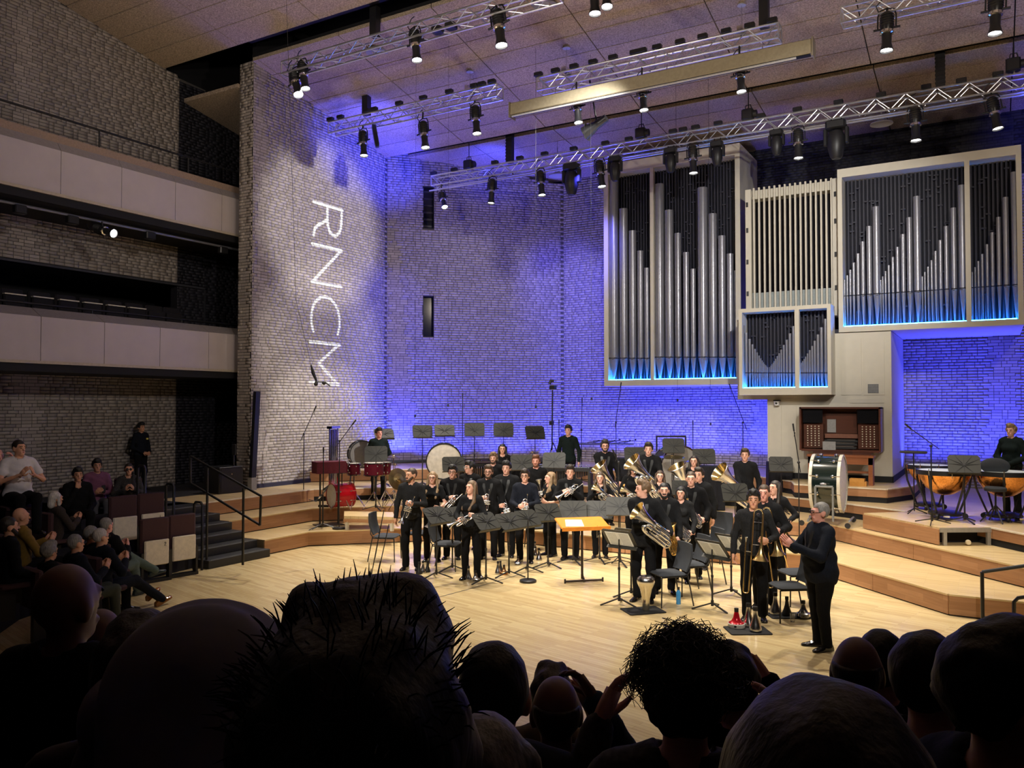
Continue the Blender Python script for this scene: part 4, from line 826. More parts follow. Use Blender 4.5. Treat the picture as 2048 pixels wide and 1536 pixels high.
def append(V, F, MI, mb, mi):
    v = np.array(mb.v); 
    quads, ms = [], []
    for f, m_ in zip(mb.f, mb.m):
        if len(f) == 4: quads.append(f); ms.append(m_)
        elif len(f) == 3: quads.append((f[0], f[1], f[2], f[2])); ms.append(m_)
        else:
            for i in range(1, len(f) - 1, 2): quads.append((f[0], f[i], f[i + 1], f[min(i + 2, len(f) - 1)])); ms.append(m_)
    q = np.array(quads) + len(V); return np.concatenate([V, v]), np.concatenate([F, q]), np.concatenate([MI, np.array(ms) + mi])
def quad_mesh(name, V, F, mats, MI=None, smooth=True):
    """faces may repeat their last corner (triangles)"""
    tri = F[:, 2] == F[:, 3]
    if not tri.any(): return np_mesh(name, V, F, mats, smooth, MI)
    me = bpy.data.meshes.new(name); me.vertices.add(len(V)); me.vertices.foreach_set('co', np.ascontiguousarray(V, dtype=np.float32).ravel())
    ln = np.where(tri, 3, 4); st = np.concatenate([[0], np.cumsum(ln)[:-1]]); keep = np.ones(F.shape, bool); keep[tri, 3] = False; lv = F[keep]
    me.loops.add(len(lv)); me.loops.foreach_set('vertex_index', lv.astype(np.int32)); me.polygons.add(len(F)); me.polygons.foreach_set('loop_start', st.astype(np.int32))
    for m in mats: me.materials.append(m)
    if MI is not None: me.polygons.foreach_set('material_index', MI.astype(np.int32))
    if smooth: me.polygons.foreach_set('use_smooth', np.ones(len(F), bool))
    me.update(calc_edges=True); return me

SKIN = {'fair': lin(226, 172, 150), 'warm': lin(214, 158, 128), 'tan': lin(200, 146, 116), 'pink': lin(222, 156, 138), 'shaded': lin(120, 84, 74)}  # last tone is skin darkened to stand for shade on foreground heads
CLOTH = {'black': (.006, .006, .007), 'soft': (.009, .0095, .011), 'char': (.016, .0165, .018), 'navy': (.009, .011, .018), 'green': (.008, .014, .0135)}
HAIR = {'black': (.008, .007, .007), 'dark': (.02, .013, .009), 'brown': (.055, .032, .018), 'light': (.14, .085, .045), 'blond': (.26, .17, .09), 'ginger': (.12, .045, .02), 'grey': (.22, .21, .2), 'white': (.5, .47, .44)}
M_eye = mat('eye_dark', (.02, .012, .01), .2); M_lip = mat('lip', lin(170, 92, 84), .5)
def shoe_mesh():
    mb = MB(); R = []
    for y, w_, h in ((.085, .028, .05), (.07, .036, .085), (.02, .038, .1), (-.04, .038, .085), (-.09, .046, .06), (-.15, .046, .045), (-.19, .034, .036), (-.205, .014, .025)):
        R.append([(w_, y, .0), (w_ * 1.03, y, .018), (w_ * .8, y, h * .75), (0, y, h), (-w_ * .8, y, h * .75), (-w_ * 1.03, y, .018), (-w_, y, .0)])
    mb.loft(R, True, True); return mb
M_shoe = mat('polished_black_leather', (.012, .010, .010), .12, 0, .1, 20, coat=.4)
SHOE = shoe_mesh().mesh('shoe', M_shoe, True)
ARMS = {  # elbow, wrist, hand direction, palm normal (person's left; mirrored for the right)
    'hang': ((.262, .04, 1.14), (.272, -.03, .90), (.0, -.12, -1), (-1, -.2, 0), .45),
    'belly': ((.275, .02, 1.14), (.07, -.23, 1.10), (-1, -.25, .05), (0, 1, 0), .75),
    'low': ((.265, .02, 1.13), (.10, -.21, .99), (-.8, -.5, -.25), (-.3, .8, -.4), .75),
    'chest': ((.285, -.02, 1.16), (.10, -.27, 1.22), (-.8, -.2, .5), (0, 1, 0), .8),
    'hug': ((.31, -.05, 1.16), (.16, -.31, 1.08), (-.9, -.35, -.1), (-.2, 1, .2), .7),
    'hugup': ((.31, -.07, 1.2), (.17, -.33, 1.25), (-.6, -.3, .6), (-.4, .9, 0), .7),
    'behind': ((.275, .1, 1.15), (.10, .17, .97), (-.9, .3, -.3), (0, -1, 0), .5),
    'clap': ((.27, -.13, 1.16), (.075, -.36, 1.27), (-.35, -.55, .7), (-1, .2, .1), .22),
    'claphigh': ((.27, -.15, 1.24), (.075, -.34, 1.47), (-.35, -.4, .8), (-1, .2, .1), .22),
    'wideclap': ((.33, -.12, 1.2), (.25, -.27, 1.47), (-.35, -.3, .8), (-1, .1, .1), .3),
    'lap': ((.25, -.04, 1.12), (.12, -.28, 1.0), (-.5, -.8, -.2), (0, .2, -1), .5),
    'chin': ((.22, -.2, 1.12), (.05, -.19, 1.42), (-.3, .1, 1), (0, 1, 0), .9),
    'phone': ((.25, -.1, 1.13), (.07, -.3, 1.14), (-.4, -.6, .5), (-.2, .9, .4), .7),
    'raised': ((.30, -.18, 1.36), (.15, -.2, 1.62), (-.5, -.3, .7), (-1, 0, 0), .6),
    'clasp': ((.27, .0, 1.13), (.05, -.22, 1.0), (-.9, -.3, -.4), (0, 1, .2), .6)}
PEOPLE = []
def person(label, pos, rz, h=1.78, arms=('hang', 'hang'), skin='fair', hair=('short', 'dark'), top='shirt', tcol='black', legs='black', g=1.0, head=0, glasses=None, beard=None, female=False, seat=None, seed=0, bare=False, fine_h=.009, feet=True, lean=0, shoes=None, group=None, sleeve=None, chest=None, cut_low=None, extra=None, nod=0):
    s = h / 1.78; rs = np.random.default_rng(seed + 11); sx = -.03 if female else 0; gw = g * (.93 if female else 1)
    u = np.array([0, 0, 0.]) if seat is None else np.array([0, .05, seat - .93])
    hr = (math.radians(head), 0, .01)
    Pt = lambda x, y, z: (x * s, y * s + u[1], z * s + u[2]) if seat is None else (x * s, y * s + u[1], (z * s + u[2]))
    U = lambda p: np.array(Pt(*p))
    sw = .178 * (.92 if female else 1) * (1 + .35 * (g - 1))
    # torso
    torso = [('e', U((0, -.004, 1.31)), np.array((.15 * gw, .102 * gw, .19)) * s), ('e', U((0, -.012 * g, 1.10)), np.array((.138 * gw, .102 * gw * (g if g > 1 else 1), .17)) * s), ('e', U((0, .005, .965)), np.array((.158 * gw * (1.06 if female else 1), .112 * gw, .125)) * s),
             ('c', U((-sw * .82, .005, 1.435)), U((sw * .82, .005, 1.435)), .062 * s, .062 * s), ('c', U((-.06, .01, 1.47)), U((.06, .01, 1.47)), .05 * s, .05 * s)]
    if female: torso.append(('c', U((-.07, -.09, 1.30)), U((.07, -.09, 1.30)), .058 * s, .058 * s))
    neck = [('c', U((0, .012, 1.46)), U((0, -.004, 1.58)), .054 * s * (.88 if female else 1), .052 * s * (.88 if female else 1))]
    hz_ = lambda p: U(p)
    R5 = (hr[0], 0, u[1] + .01 * s)
    headp = [('e', hz_((0, .012, 1.668)), np.array((.076, .095, .098)) * s, 0, 0, R5), ('c', hz_((0, -.028, 1.635)), hz_((0, -.044, 1.572)), .066 * s, .046 * s, R5), ('e', hz_((0, -.068, 1.552)), np.array((.028, .024, .022)) * s, 0, 0, R5),
             ('c', hz_((0, -.094, 1.655)), hz_((0, -.112, 1.617)), .008 * s, .0135 * s, R5), ('c', hz_((-.032, -.08, 1.672)), hz_((.032, -.08, 1.672)), .016 * s, .016 * s, R5), ('c', hz_((-.03, -.088, 1.585)), hz_((.03, -.088, 1.585)), .008 * s, .008 * s, R5),
             ('e', hz_((.079, .012, 1.632)), np.array((.012, .022, .033)) * s, 0, 0, R5), ('e', hz_((-.079, .012, 1.632)), np.array((.012, .022, .033)) * s, 0, 0, R5)]
    W, E, HD = {}, {}, {}
    for sd, nm in ((1, arms[0]), (-1, arms[1])):
        e, w_, dr, nr, cu = ARMS[nm] if isinstance(nm, str) else nm
        m = np.array((sd, 1, 1)); gx = np.array(((g - 1) * .12 * sd, (g - 1) * -.1 if 'b' else 0, 0))
        E[sd] = U(np.array(e) * m + gx); W[sd] = U(np.array(w_) * m + gx * np.array((.4, 1.6, 0))); HD[sd] = (np.array(dr) * m, np.array(nr) * m, cu)
    armp = []
    for sd in (1, -1):
        sh = U((sw * sd, .005, 1.425)); armp += [('c', sh, E[sd], .05 * s, .04 * s), ('c', E[sd], W[sd], .04 * s, .027 * s)]
    # legs
    legp = []; AN = {}
    for sd in (1, -1):
        if seat is None:
            st = .095 + rs.uniform(0, .02); hip, kn, an = np.array((.088 * sd * gw, 0, .93)) * s, np.array(((st + .005) * sd, -.015 + rs.uniform(-.015, .01), .50)) * s, np.array((st * sd, .02, .09)) * s
        else:
            hip, kn, an = np.array((.09 * sd * s, .05, seat)), np.array((.11 * sd * s, -.42 * s, seat + .03)), np.array((.11 * sd * s, -.44 * s, max(.09, seat - .42)))
            if extra and 'legs' in extra: kn, an = np.array(extra['legs'][0 if sd > 0 else 1][0]), np.array(extra['legs'][0 if sd > 0 else 1][1])
        AN[sd] = an; legp += [('c', hip, kn, .082 * s * gw, .055 * s), ('c', kn, an, .054 * s, .036 * s)]
    hc = U((0, 0, 1.64)); fr = .11 * s
    fine = [(-fr, fr, fine_h), (hc[1] - .125 * s, hc[1] + .125 * s, fine_h), (hc[2] - .13 * s, hc[2] + .14 * s, fine_h)] if not head else [(-fr * 1.1, fr * 1.1, fine_h), (hc[1] - .13 * s, hc[1] + .13 * s, fine_h), (hc[2] - .13 * s, hc[2] + .14 * s, fine_h)]
    prims = torso + neck + headp + armp + (legp if cut_low is None else [])
    V, F = blend(prims, .031, .022 * s, fine=fine); MI = np.zeros(len(F), int)
    ca, sa = math.cos(hr[0]), math.sin(hr[0])
    def HP(x, y, z): p = U((x, y, z)); yy = p[1] - R5[2]; return (p[0] * ca - yy * sa, p[0] * sa + yy * ca + R5[2], p[2])
    mb = MB()
    for sd in (1, -1):
        mb.cur = 1; mb.ball(HP(.031 * sd, -.0865, 1.652), .0105 * s, 8, 5)
        mb.cur = 3; mb.tube([HP(.013 * sd, -.098, 1.672), HP(.03 * sd, -.098, 1.678), HP(.05 * sd, -.086, 1.672)], .0055 * s, 5)
    mb.cur = 2; mb.tube([HP(-.024, -.09, 1.588), HP(0, -.1, 1.587), HP(.024, -.09, 1.588)], [.004 * s, .0075 * s, .004 * s], 5)
    V, F, MI = append(V, F, MI, mb, 0)
    for sd in (1, -1):
        mb = MB(); dr, nr, cu = HD[sd]; hand_mb(mb, W[sd], dr, nr, sd * (1 if True else 1) * -1, cu, s * (.95 if female else 1.05)); V, F, MI = append(V, F, MI, mb, 0)
    sk = mat('skin_' + skin, SKIN[skin], .5, 0, .06, 30); hm = mat('hair_' + hair[1], HAIR[hair[1]], .55, 0, .35, 90, .3, stretch=(1, 1, .15))
    me = quad_mesh('person', V, F, [sk, M_eye, M_lip, hm], MI); o = link('person', me, None, pos, rz, label, 'person', group)
    if lean: o.rotation_euler = (math.radians(lean), 0, rz)
    # upper garment
    tm = mat('cloth_' + tcol, CLOTH[tcol], .9, 0, .25, 60, .15, spec=.15) if tcol in CLOTH else MATS[tcol]
    up = {'jacket': .024, 'shirt': .016, 'blouse': .013, 'sweater': .02}[top]; hem = U((0, 0, {'jacket': .80, 'shirt': .88, 'blouse': .92, 'sweater': .90}[top] if seat is None else .90))[2]
    slv = []
    for sd in (1, -1):
        sh = U((sw * sd, .005, 1.425)); r = .046 if top == 'jacket' else .043
        f = .93 if not bare else 0
        if bare: slv += [('c', sh, sh + (E[sd] - sh) * .55, r * s, .052 * s)]
        else: slv += [('c', sh, E[sd], r * s, .036 * s), ('c', E[sd], E[sd] + (W[sd] - E[sd]) * f, .035 * s, .026 * s)]
    tp = list(torso) + slv
    if top == 'jacket': tp.append(('e', U((0, .005, .93)), np.array((.168 * gw, .118 * gw, .2)) * s))
    if seat is None and top in ('shirt', 'blouse'): tp.append(('e', U((0, .005, .96)), np.array((.16 * gw, .114 * gw, .13)) * s))
    nz = lambda X, Y, Z: .004 * np.sin(37 * Z + 9 * X + seed) * np.sin(23 * X + 31 * Y + 11 * Z + 2 * seed) + .0015 * np.sin(48 * Z + 25 * X)
    vn = (lambda X, Y, Z: .075 * s - np.sqrt(((X) / .9) ** 2 + (Y - u[1] + .12 * s) ** 2 + 0 * Z) + np.maximum(0, (U((0, 0, chest or 1.40))[2] - Z)) * .9) if female and chest else None
    cuts = [lambda X, Y, Z: hem - Z + 0 * X + 0 * Y, lambda X, Y, Z: (.066 if not female else .075) * s - np.sqrt(X ** 2 + (Y - u[1] - .0) ** 2 + 0 * Z) - np.maximum(0, (U((0, 0, 1.445))[2] - Z)) * 3]
    V, F = blend(tp, .0195 if fine_h > .007 else .017, .03 * s, cuts, up, nz); mname = {'jacket': 'jacket', 'shirt': 'shirt', 'blouse': 'blouse', 'sweater': 'sweater'}[top]
    link(mname, np_mesh(mname, V, F, [tm], True), o)
    def fy(x, z):
        m = (np.abs(V[:, 0] - x) < .022) & (np.abs(V[:, 2] - z) < .022) & (V[:, 1] > u[1] - .165 * s * max(g, 1) ** 1.5); return (V[m, 1].min() if m.any() else u[1] - .12) - .004
    if top in ('jacket', 'shirt') and not female:
        mb = MB(); c = [U((.062 * math.cos(a), .004 + .062 * math.sin(a), 1.478 - .022 * max(0, -math.sin(a)))) for a in np.linspace(-PI / 2 + .3, 1.5 * PI - .3, 13)]
        mb.tube(c, .017 * s, 6); mb.build('collar', tm, o, True)
    if top == 'jacket':
        zt, zb = U((0, 0, 1.44))[2], U((0, 0, 1.12))[2]; lm = mat('satin_lapel', (.016, .017, .018), .45)
        for sd in (1, -1):
            mb = MB(); A_, B_ = [], []
            for i in range(7):
                t = i / 6; z = zt + (zb - zt) * t; xi = (.05 * (1 - t) + .004) * s * sd; xo = xi + sd * s * (.05 * (1 - t) * (1 if t > .12 else .6) + .012)
                A_.append((xi, fy(xi, z), z)); B_.append((xo, fy(xo, z), z))
            mb.loft([A_, B_, [(x, y + .012, z) for x, y, z in B_]], closed=False); mb.build('lapel', lm, o, True)
        if chest:
            z = U((0, 0, 1.33))[2]; MB().ball((.0, fy(0, z) - .004, z), .008).build('brooch', M_gold, o)
    if cut_low is None:
        lm = mat('cloth_' + legs, CLOTH[legs], .9, 0, .25, 60, .15, spec=.15) if legs in CLOTH else MATS[legs]
        lp_ = [('e', U((0, .005, .965)), np.array((.155 * gw * (1.06 if female else 1), .11 * gw, .12)) * s)]
        for i in (0, 2):
            a, b = legp[i], legp[i + 1]; en = b[1] + (b[2] - b[1]) * (1.04 if feet else 1.0)
            lp_ += [('c', a[1], a[2], .092 * s * gw, .068 * s), ('c', b[1], en, .066 * s, .058 * s)]
        nz2 = lambda X, Y, Z: .004 * np.sin(28 * Z + seed) * np.sin(19 * X + 12 * Z)
        V2, F2 = blend(lp_, .025, .035 * s, [lambda X, Y, Z: .035 - Z + 0 * X + 0 * Y], .006, nz2); link('trousers', np_mesh('trousers', V2, F2, [lm], True), o)
        if feet:
            for sd in (1, -1):
                an = AN[sd]; sm = link('shoe', SHOE if shoes is None else shoes, o, (an[0], an[1] - .0, an[2] - .09 * s + (0 if seat is None else .0)), sd * .22); sm.scale = (s, s, s)
                if extra and 'toes' in extra: sm.rotation_euler = extra['toes'][0 if sd > 0 else 1]
    # hair
    st, hcol = hair
    if st != 'none':
        Hh = []; vol = {'quiff': .012, 'curly': .018, 'mop': .014}.get(st, .0); T = lambda p: hz_(p)
        if st != 'bald': Hh.append(('e', T((0, .018, 1.675)), np.array((.084 + vol * .8, .102 + vol * .6, .102 + vol * .6)) * s, 0, 0, R5))
        else: Hh.append(('e', T((0, .018, 1.655)), np.array((.083, .102, .095)) * s, 0, 0, R5))
        if st in ('quiff', 'mop', 'curly'): Hh.append(('e', T((0, -.035, 1.752)), np.array((.072, .062, .036 + vol)) * s, 0, 0, R5))
        if st in ('long', 'wavy', 'bigcurl'):
            w2 = .0 if st == 'long' else .014
            Hh += [('c', T((.078, .02, 1.69)), T((.105, -.045, 1.40)), .028 * s, (.034 + w2) * s, R5), ('c', T((-.078, .02, 1.69)), T((-.105, -.045, 1.40)), .028 * s, (.034 + w2) * s, R5), ('c', T((0, .06, 1.68)), T((0, .105, 1.38)), .07 * s, (.07 + w2) * s, R5)]
            if st != 'bigcurl': Hh += [('c', T((.105, -.045, 1.40)), T((.085, -.15, 1.26)), (.034 + w2) * s, .024 * s, R5), ('c', T((-.105, -.06, 1.40)), T((-.085, -.15, 1.26)), (.034 + w2) * s, .02 * s, R5)]
        if st == 'bob': Hh += [('c', T((.08, .0, 1.68)), T((.082, -.01, 1.55)), .024 * s, .026 * s, R5), ('c', T((-.08, .0, 1.68)), T((-.082, -.01, 1.55)), .024 * s, .026 * s, R5), ('c', T((0, .06, 1.68)), T((0, .08, 1.54)), .06 * s, .06 * s, R5)]
        hl = U((0, 0, {'quiff': 1.712, 'bob': 1.688, 'mop': 1.70, 'bald': 1.9, 'fringe': 1.69}.get(st, 1.708)))[2]
        def rot(X, Y): c, s2 = math.cos(-hr[0]), math.sin(-hr[0]); return X * c - (Y - R5[2]) * s2, X * s2 + (Y - R5[2]) * c + R5[2]
        cuts = []
        yf = u[1] - .046 * s
        wf = .064 * s if st in ('long', 'wavy', 'bigcurl', 'bob') else .2
        cuts.append(lambda X, Y, Z: -np.maximum(np.maximum(rot(X, Y)[1] - yf, Z - hl), np.abs(rot(X, Y)[0]) - wf))
        if st in ('long', 'wavy', 'bigcurl', 'bob'): cuts.append(lambda X, Y, Z: -np.maximum(np.maximum(rot(X, Y)[1] - u[1] + .0 * s, Z - hl + .02), np.abs(rot(X, Y)[0]) - .058 * s))
        else:
            zs_, zn = U((0, 0, 1.628))[2], U((0, 0, 1.575))[2]
            cuts += [lambda X, Y, Z: -np.maximum(rot(X, Y)[1] - u[1] - .03 * s, Z - zs_) + 0 * X, lambda X, Y, Z: zn - Z + 0 * X + 0 * Y]
        if st == 'bald': zc_ = U((0, 0, 1.685))[2]; cuts.append(lambda X, Y, Z: Z - zc_ + 0 * X + 0 * Y)
        am = {'curly': .011, 'bigcurl': .013, 'wavy': .007, 'mop': .006, 'quiff': .005}.get(st, .003); fq = {'curly': 75, 'bigcurl': 62, 'wavy': 40}.get(st, 60)
        nz = lambda X, Y, Z: am * np.sin(fq * X + seed) * np.sin(fq * Y + 2 * seed) * np.sin(fq * .8 * Z) + am * .4 * np.sin(fq * 1.9 * X + 1) * np.sin(fq * 1.7 * Z)
        V3, F3 = blend(Hh, .0105 if fine_h > .006 else .008, .02 * s, cuts, 0, nz)
        if len(F3): link('hair', np_mesh('hair', V3, F3, [hm], True), o)
    if beard:
        bm = mat('beard_' + beard, HAIR[beard], .7, 0, .3, 120, .3)
        bp = [('c', hz_((.05, -.02, 1.615)), hz_((.02, -.07, 1.555)), .024 * s, .026 * s, R5), ('c', hz_((-.05, -.02, 1.615)), hz_((-.02, -.07, 1.555)), .024 * s, .026 * s, R5), ('c', hz_((-.024, -.098, 1.6)), hz_((.024, -.098, 1.6)), .007 * s, .007 * s, R5)]
        V4, F4 = blend(bp, .009, .02 * s, [], .004); link('beard', np_mesh('beard', V4, F4, [bm], True), o)
    if glasses:
        gm = mat('spectacle_frame_' + glasses, {'dark': (.01, .01, .012), 'gold': (.4, .28, .1), 'red': (.12, .02, .02), 'clear': (.35, .35, .35)}[glasses], .3); mb = MB()
        for sd in (1, -1):
            ring_ = [HP(.033 * sd + .025 * math.cos(a), -.112, 1.652 + .019 * math.sin(a)) for a in np.linspace(0, 2 * PI, 11)]; mb.tube(ring_, .003 * s, 4, False); mb.tube([HP(.058 * sd, -.11, 1.655), HP(.08 * sd, -.02, 1.655)], .0028 * s, 4)
        mb.tube([HP(-.009, -.113, 1.655), HP(.009, -.113, 1.655)], .003 * s, 4); mb.build('glasses', gm, o)
        if extra and 'shades' in extra:
            for sd in (1, -1): MB().ball(HP(.033 * sd, -.11, 1.652), (.026 * s, .006 * s, .02 * s)).build('dark_lens', M_black, o)
    o['_m'] = 0; del o['_m']
    W_ = {k: Matrix.Translation(pos) @ Matrix.Rotation(rz, 4, 'Z') @ Vector(W[k]) for k in W}
    rec = dict(o=o, M=Matrix.Translation(pos) @ Matrix.Rotation(rz, 4, 'Z'), s=s, W=W_, g=g); PEOPLE.append(rec); return rec
def stand_at(u, v, h, z):
    d = ray(u, v); return CAM + d * ((z + h - CAMH) / d.z) - Vector((0, 0, h))
# ================================================================== instruments and furniture
def cr(pts, n=6):
    """smooth path through points"""
    P = [Vector(p) for p in pts]; P = [P[0] * 2 - P[1]] + P + [P[-1] * 2 - P[-2]]; out = []
    for i in range(1, len(P) - 2):
        for k in range(n):
            t = k / n; a, b, c, d = P[i - 1:i + 3]
            out.append(.5 * ((2 * b) + (c - a) * t + (2 * a - 5 * b + 4 * c - d) * t * t + (-a + 3 * b - 3 * c + d) * t ** 3))
    return out + [P[-2]]
def flare(R, r0, L, n=9, pw=3.2):
    return [(r0 + (R - r0) * (i / n) ** pw, L * i / n) for i in range(n + 1)]
def bell_mesh(R, r0, L, ax, o, out, inn, pw=3.2, n=22):
    mb = MB(); pr = flare(R, r0, L, 10, pw); mb.lathe(pr + [(R * 1.01, L * 1.005), (R * .99, L * 1.008)], o, ax, n); mb.cur = 1; mb.lathe([(r * .965, h + .002) for r, h in reversed(pr)] , o, ax, n); return mb.mesh('bell', [out, inn], True)
def frame_M(a, b, hint=(0, 0, 1), scale=1.0):
    """matrix taking +Z to a->b, origin at a; local -Y leans towards hint"""
    z = (Vector(b) - Vector(a)).normalized(); y = -Vector(hint); y = (y - z * y.dot(z)).normalized(); x = y.cross(z)
    return Matrix.Translation(a) @ Matrix((x, y, z)).transposed().to_4x4() @ Matrix.Scale(scale, 4)
def upright_parts(H, RB, bore, nv, out, inn):
    """tenor horn / euphonium / tuba: bell along +Z from the bottom bow, valves on the -Y side"""
    P = {}; r0 = bore; w_ = H * .24
    P['bell'] = [bell_mesh(RB, r0 * 1.05, H * .80, (0, 0, 1), (0, 0, H * .2), out, inn, 3.4, 26)]
    P['bottom_bow'] = [MB().tube([(w_ / 2 - w_ / 2 * math.cos(a), 0, H * .2 - w_ * .52 * math.sin(a)) for a in np.linspace(0, PI, 13)], [r0 * (1.05 - .25 * i / 12) for i in range(13)], 12).mesh('bottom_bow', out, True)]
    P['outer_branch'] = [MB().tube(cr([(w_, 0, H * .2), (w_ * 1.02, 0, H * .45), (w_ * .98, 0, H * .60), (w_ * .75, -.01 * H, H * .68), (w_ * .5, -.03 * H, H * .60), (w_ * .5, -.05 * H, H * .5)], 5), r0 * .72, 10).mesh('outer_branch', out, True)]
    P['valve'] = []
    for i in range(nv):
        x = w_ * (.22 + .26 * i); r = H * .022
        P['valve'].append(MB().lathe([(0, .24 * H), (r, .25 * H), (r, .47 * H), (r * 1.15, .475 * H), (r * 1.15, .495 * H), (r * .4, .5 * H), (r * .4, .53 * H), (r * .8, .53 * H), (r * .8, .54 * H), (0, .54 * H)], (x, -.10 * H, 0), n=12).mesh('valve', out, True))
    P['tubing'] = []
    def loop(x0, x1, y, z0, z1, r): return MB().tube(cr([(x0, y, z1), (x0, y, z0 + (x1 - x0) * .4), ((x0 + x1) / 2, y, z0), (x1, y, z0 + (x1 - x0) * .4), (x1, y, z1)], 5), r, 8).mesh('tubing', out, True)
    rr = bore * .42
    for a, b, y, z0, z1 in ((w_ * .1, w_ * .42, -.13, .12, .36), (w_ * .38, w_ * .7, -.15, .05, .33), (w_ * .62, w_ * .95, -.12, .1, .4), (-w_ * .18, w_ * .3, -.06, .14, .5), (w_ * .3, w_ * 1.0, -.08, .0, .36)): P['tubing'].append(loop(a, b, y * H, z0 * H, z1 * H, rr))
    P['tubing'].append(MB().tube([(w_ * .55 + w_ * .34 * math.cos(a), -.07 * H, H * .58 + w_ * .3 * math.sin(a)) for a in np.linspace(-.3, PI + .3, 12)], rr, 8).mesh('tubing', out, True))
    P['mouthpipe'] = [MB().tube(cr([(w_ * .2, -.1 * H, .42 * H), (w_ * .1, -.09 * H, .52 * H), (.02 * H, .0, .60 * H), (.06 * H, .12 * H, .66 * H), (.1 * H, .2 * H, .68 * H)], 5), [rr * .9] * 21, 8).mesh('mouthpipe', out, True)]
    P['mouthpiece'] = [MB().lathe([(.008, 0), (.01, .03), (.02, .06), (.021, .07), (.012, .065)], (.1 * H, .2 * H, .68 * H), (.2, .5, .12), 12).mesh('mouthpiece', M_silver, True)]
    return P
UP = {'tenor horn': upright_parts(.52, .10, .021, 3, M_silver, M_gold), 'baritone horn': upright_parts(.62, .115, .023, 3, M_silver, M_gold), 'euphonium': upright_parts(.70, .155, .034, 4, M_silver, M_gold), 'tuba': upright_parts(.98, .22, .05, 4, M_silver, M_gold), 'brass euphonium': upright_parts(.70, .155, .034, 4, M_brass, M_gold)}
def assemble(name, label, cat, parts, M, group=None):
    r = thing(name, label, cat, group=group, M=M)
    for k, ms in parts.items():
        for me in (ms if isinstance(ms, list) else [ms]): link(k, me, r)
    return r
def cornet_parts(out, inn, L=.42, RB=.06):
    """bell towards +Z, mouthpiece at the bottom; coils to the +X side, valves across"""
    P = {}; b = .0075
    P['bell'] = [bell_mesh(RB, .009, L * .55, (0, 0, 1), (0, 0, L * .45), out, inn, 3.6, 20)]
    P['main_tube'] = [MB().tube(cr([(0, 0, L * .46), (0, 0, L * .12), (.012, 0, L * .03), (.04, 0, -.01), (.07, 0, L * .05), (.075, 0, L * .2), (.072, 0, L * .6), (.06, 0, L * .7), (.045, 0, L * .66), (.042, .0, L * .5)], 5), b, 8).mesh('main_tube', out, True)]
    P['leadpipe'] = [MB().tube([(.08, .012, -L * .2), (.078, .008, L * .1), (.072, 0, L * .45)], b * .8, 8).mesh('leadpipe', out, True)]
    P['mouthpiece'] = [MB().lathe([(.005, .05), (.006, .02), (.011, .0), (.0135, -.012), (.008, -.01)], (.08, .012, -L * .2), (0, 0, 1), 12).mesh('mouthpiece', out, True)]
    P['valve'] = [MB().lathe([(0, -.03), (.012, -.028), (.012, .07), (.014, .072), (.014, .085), (.005, .09), (.005, .105), (.01, .106), (0, .11)], (.0, 0, L * .3 + .028 * i), (1, 0, 0), 12).mesh('valve', out, True) for i in range(3)]
    P['tuning_slide'] = [MB().tube([(.028 + .03 * math.cos(a), -.028, L * .18 + .03 * math.sin(a)) for a in np.linspace(0, 2 * PI, 14)], b * .85, 7, False).mesh('tuning_slide', out, True), MB().tube([(.03, -.03 + .03 * math.cos(a), L * .36 + .04 * math.sin(a)) for a in np.linspace(0, 2 * PI, 14)], b * .8, 7, False).mesh('tuning_slide', out, True)]
    return P
CORN = {'cornet': cornet_parts(M_silver, M_silver), 'flugelhorn': cornet_parts(M_silver, M_gold, .46, .078), 'brass cornet': cornet_parts(M_brass, M_gold)}
def trombone_parts(out, inn):
    """bell downwards at the origin end, tuning bow at +Z, hand slide along -Z beside it"""
    P = {}; b = .0085; L = .62
    P['bell'] = [bell_mesh(.108, .014, .36, (0, 0, -1), (0, 0, .36), out, inn, 3.6, 24)]
    P['bell_tube'] = [MB().tube([(0, 0, .36), (0, 0, L)], [.014, .0105], 10).mesh('bell_tube', out, True)]
    P['tuning_bow'] = [MB().tube([(-.06 + .06 * math.cos(a), 0, L + .06 * math.sin(a)) for a in np.linspace(0, PI, 12)] + [(-.12, 0, L - .2), (-.12, 0, .12)], .0095, 9).mesh('tuning_bow', out, True)]
    P['brace'] = [MB().cyl((0, 0, z), (-.12, 0, z), .004, n=6).mesh('brace', M_silver, True) for z in (L - .12, .2)]
    P['slide'] = [MB().tube([(-.12, 0, .16), (-.13, .03, -.42)] + [(-.165 + .035 * math.cos(a), .03, -.42 - .035 * math.sin(a)) for a in np.linspace(0, PI, 8)] + [(-.2, .03, .16), (-.2, .03, .22)], b, 8).mesh('slide', out, True)]
    P['grip'] = [MB().cyl((-.12, .0, .1), (-.2, .03, .1), .006, n=8).mesh('grip', M_silver, True)]
    P['mouthpiece'] = [MB().lathe([(.006, 0), (.01, .03), (.017, .06), (.018, .068), (.01, .06)], (-.2, .03, .22), (0, 0, 1), 12).mesh('mouthpiece', M_silver, True)]
    P['balance_weight'] = [MB().lathe([(0, -.02), (.02, -.02), (.024, 0), (.02, .02), (0, .02)], (-.06, 0, L - .02), (0, 1, 0), 12).mesh('balance_weight', M_silver, True)]
    return P
TBN = trombone_parts(M_brass, M_gold)

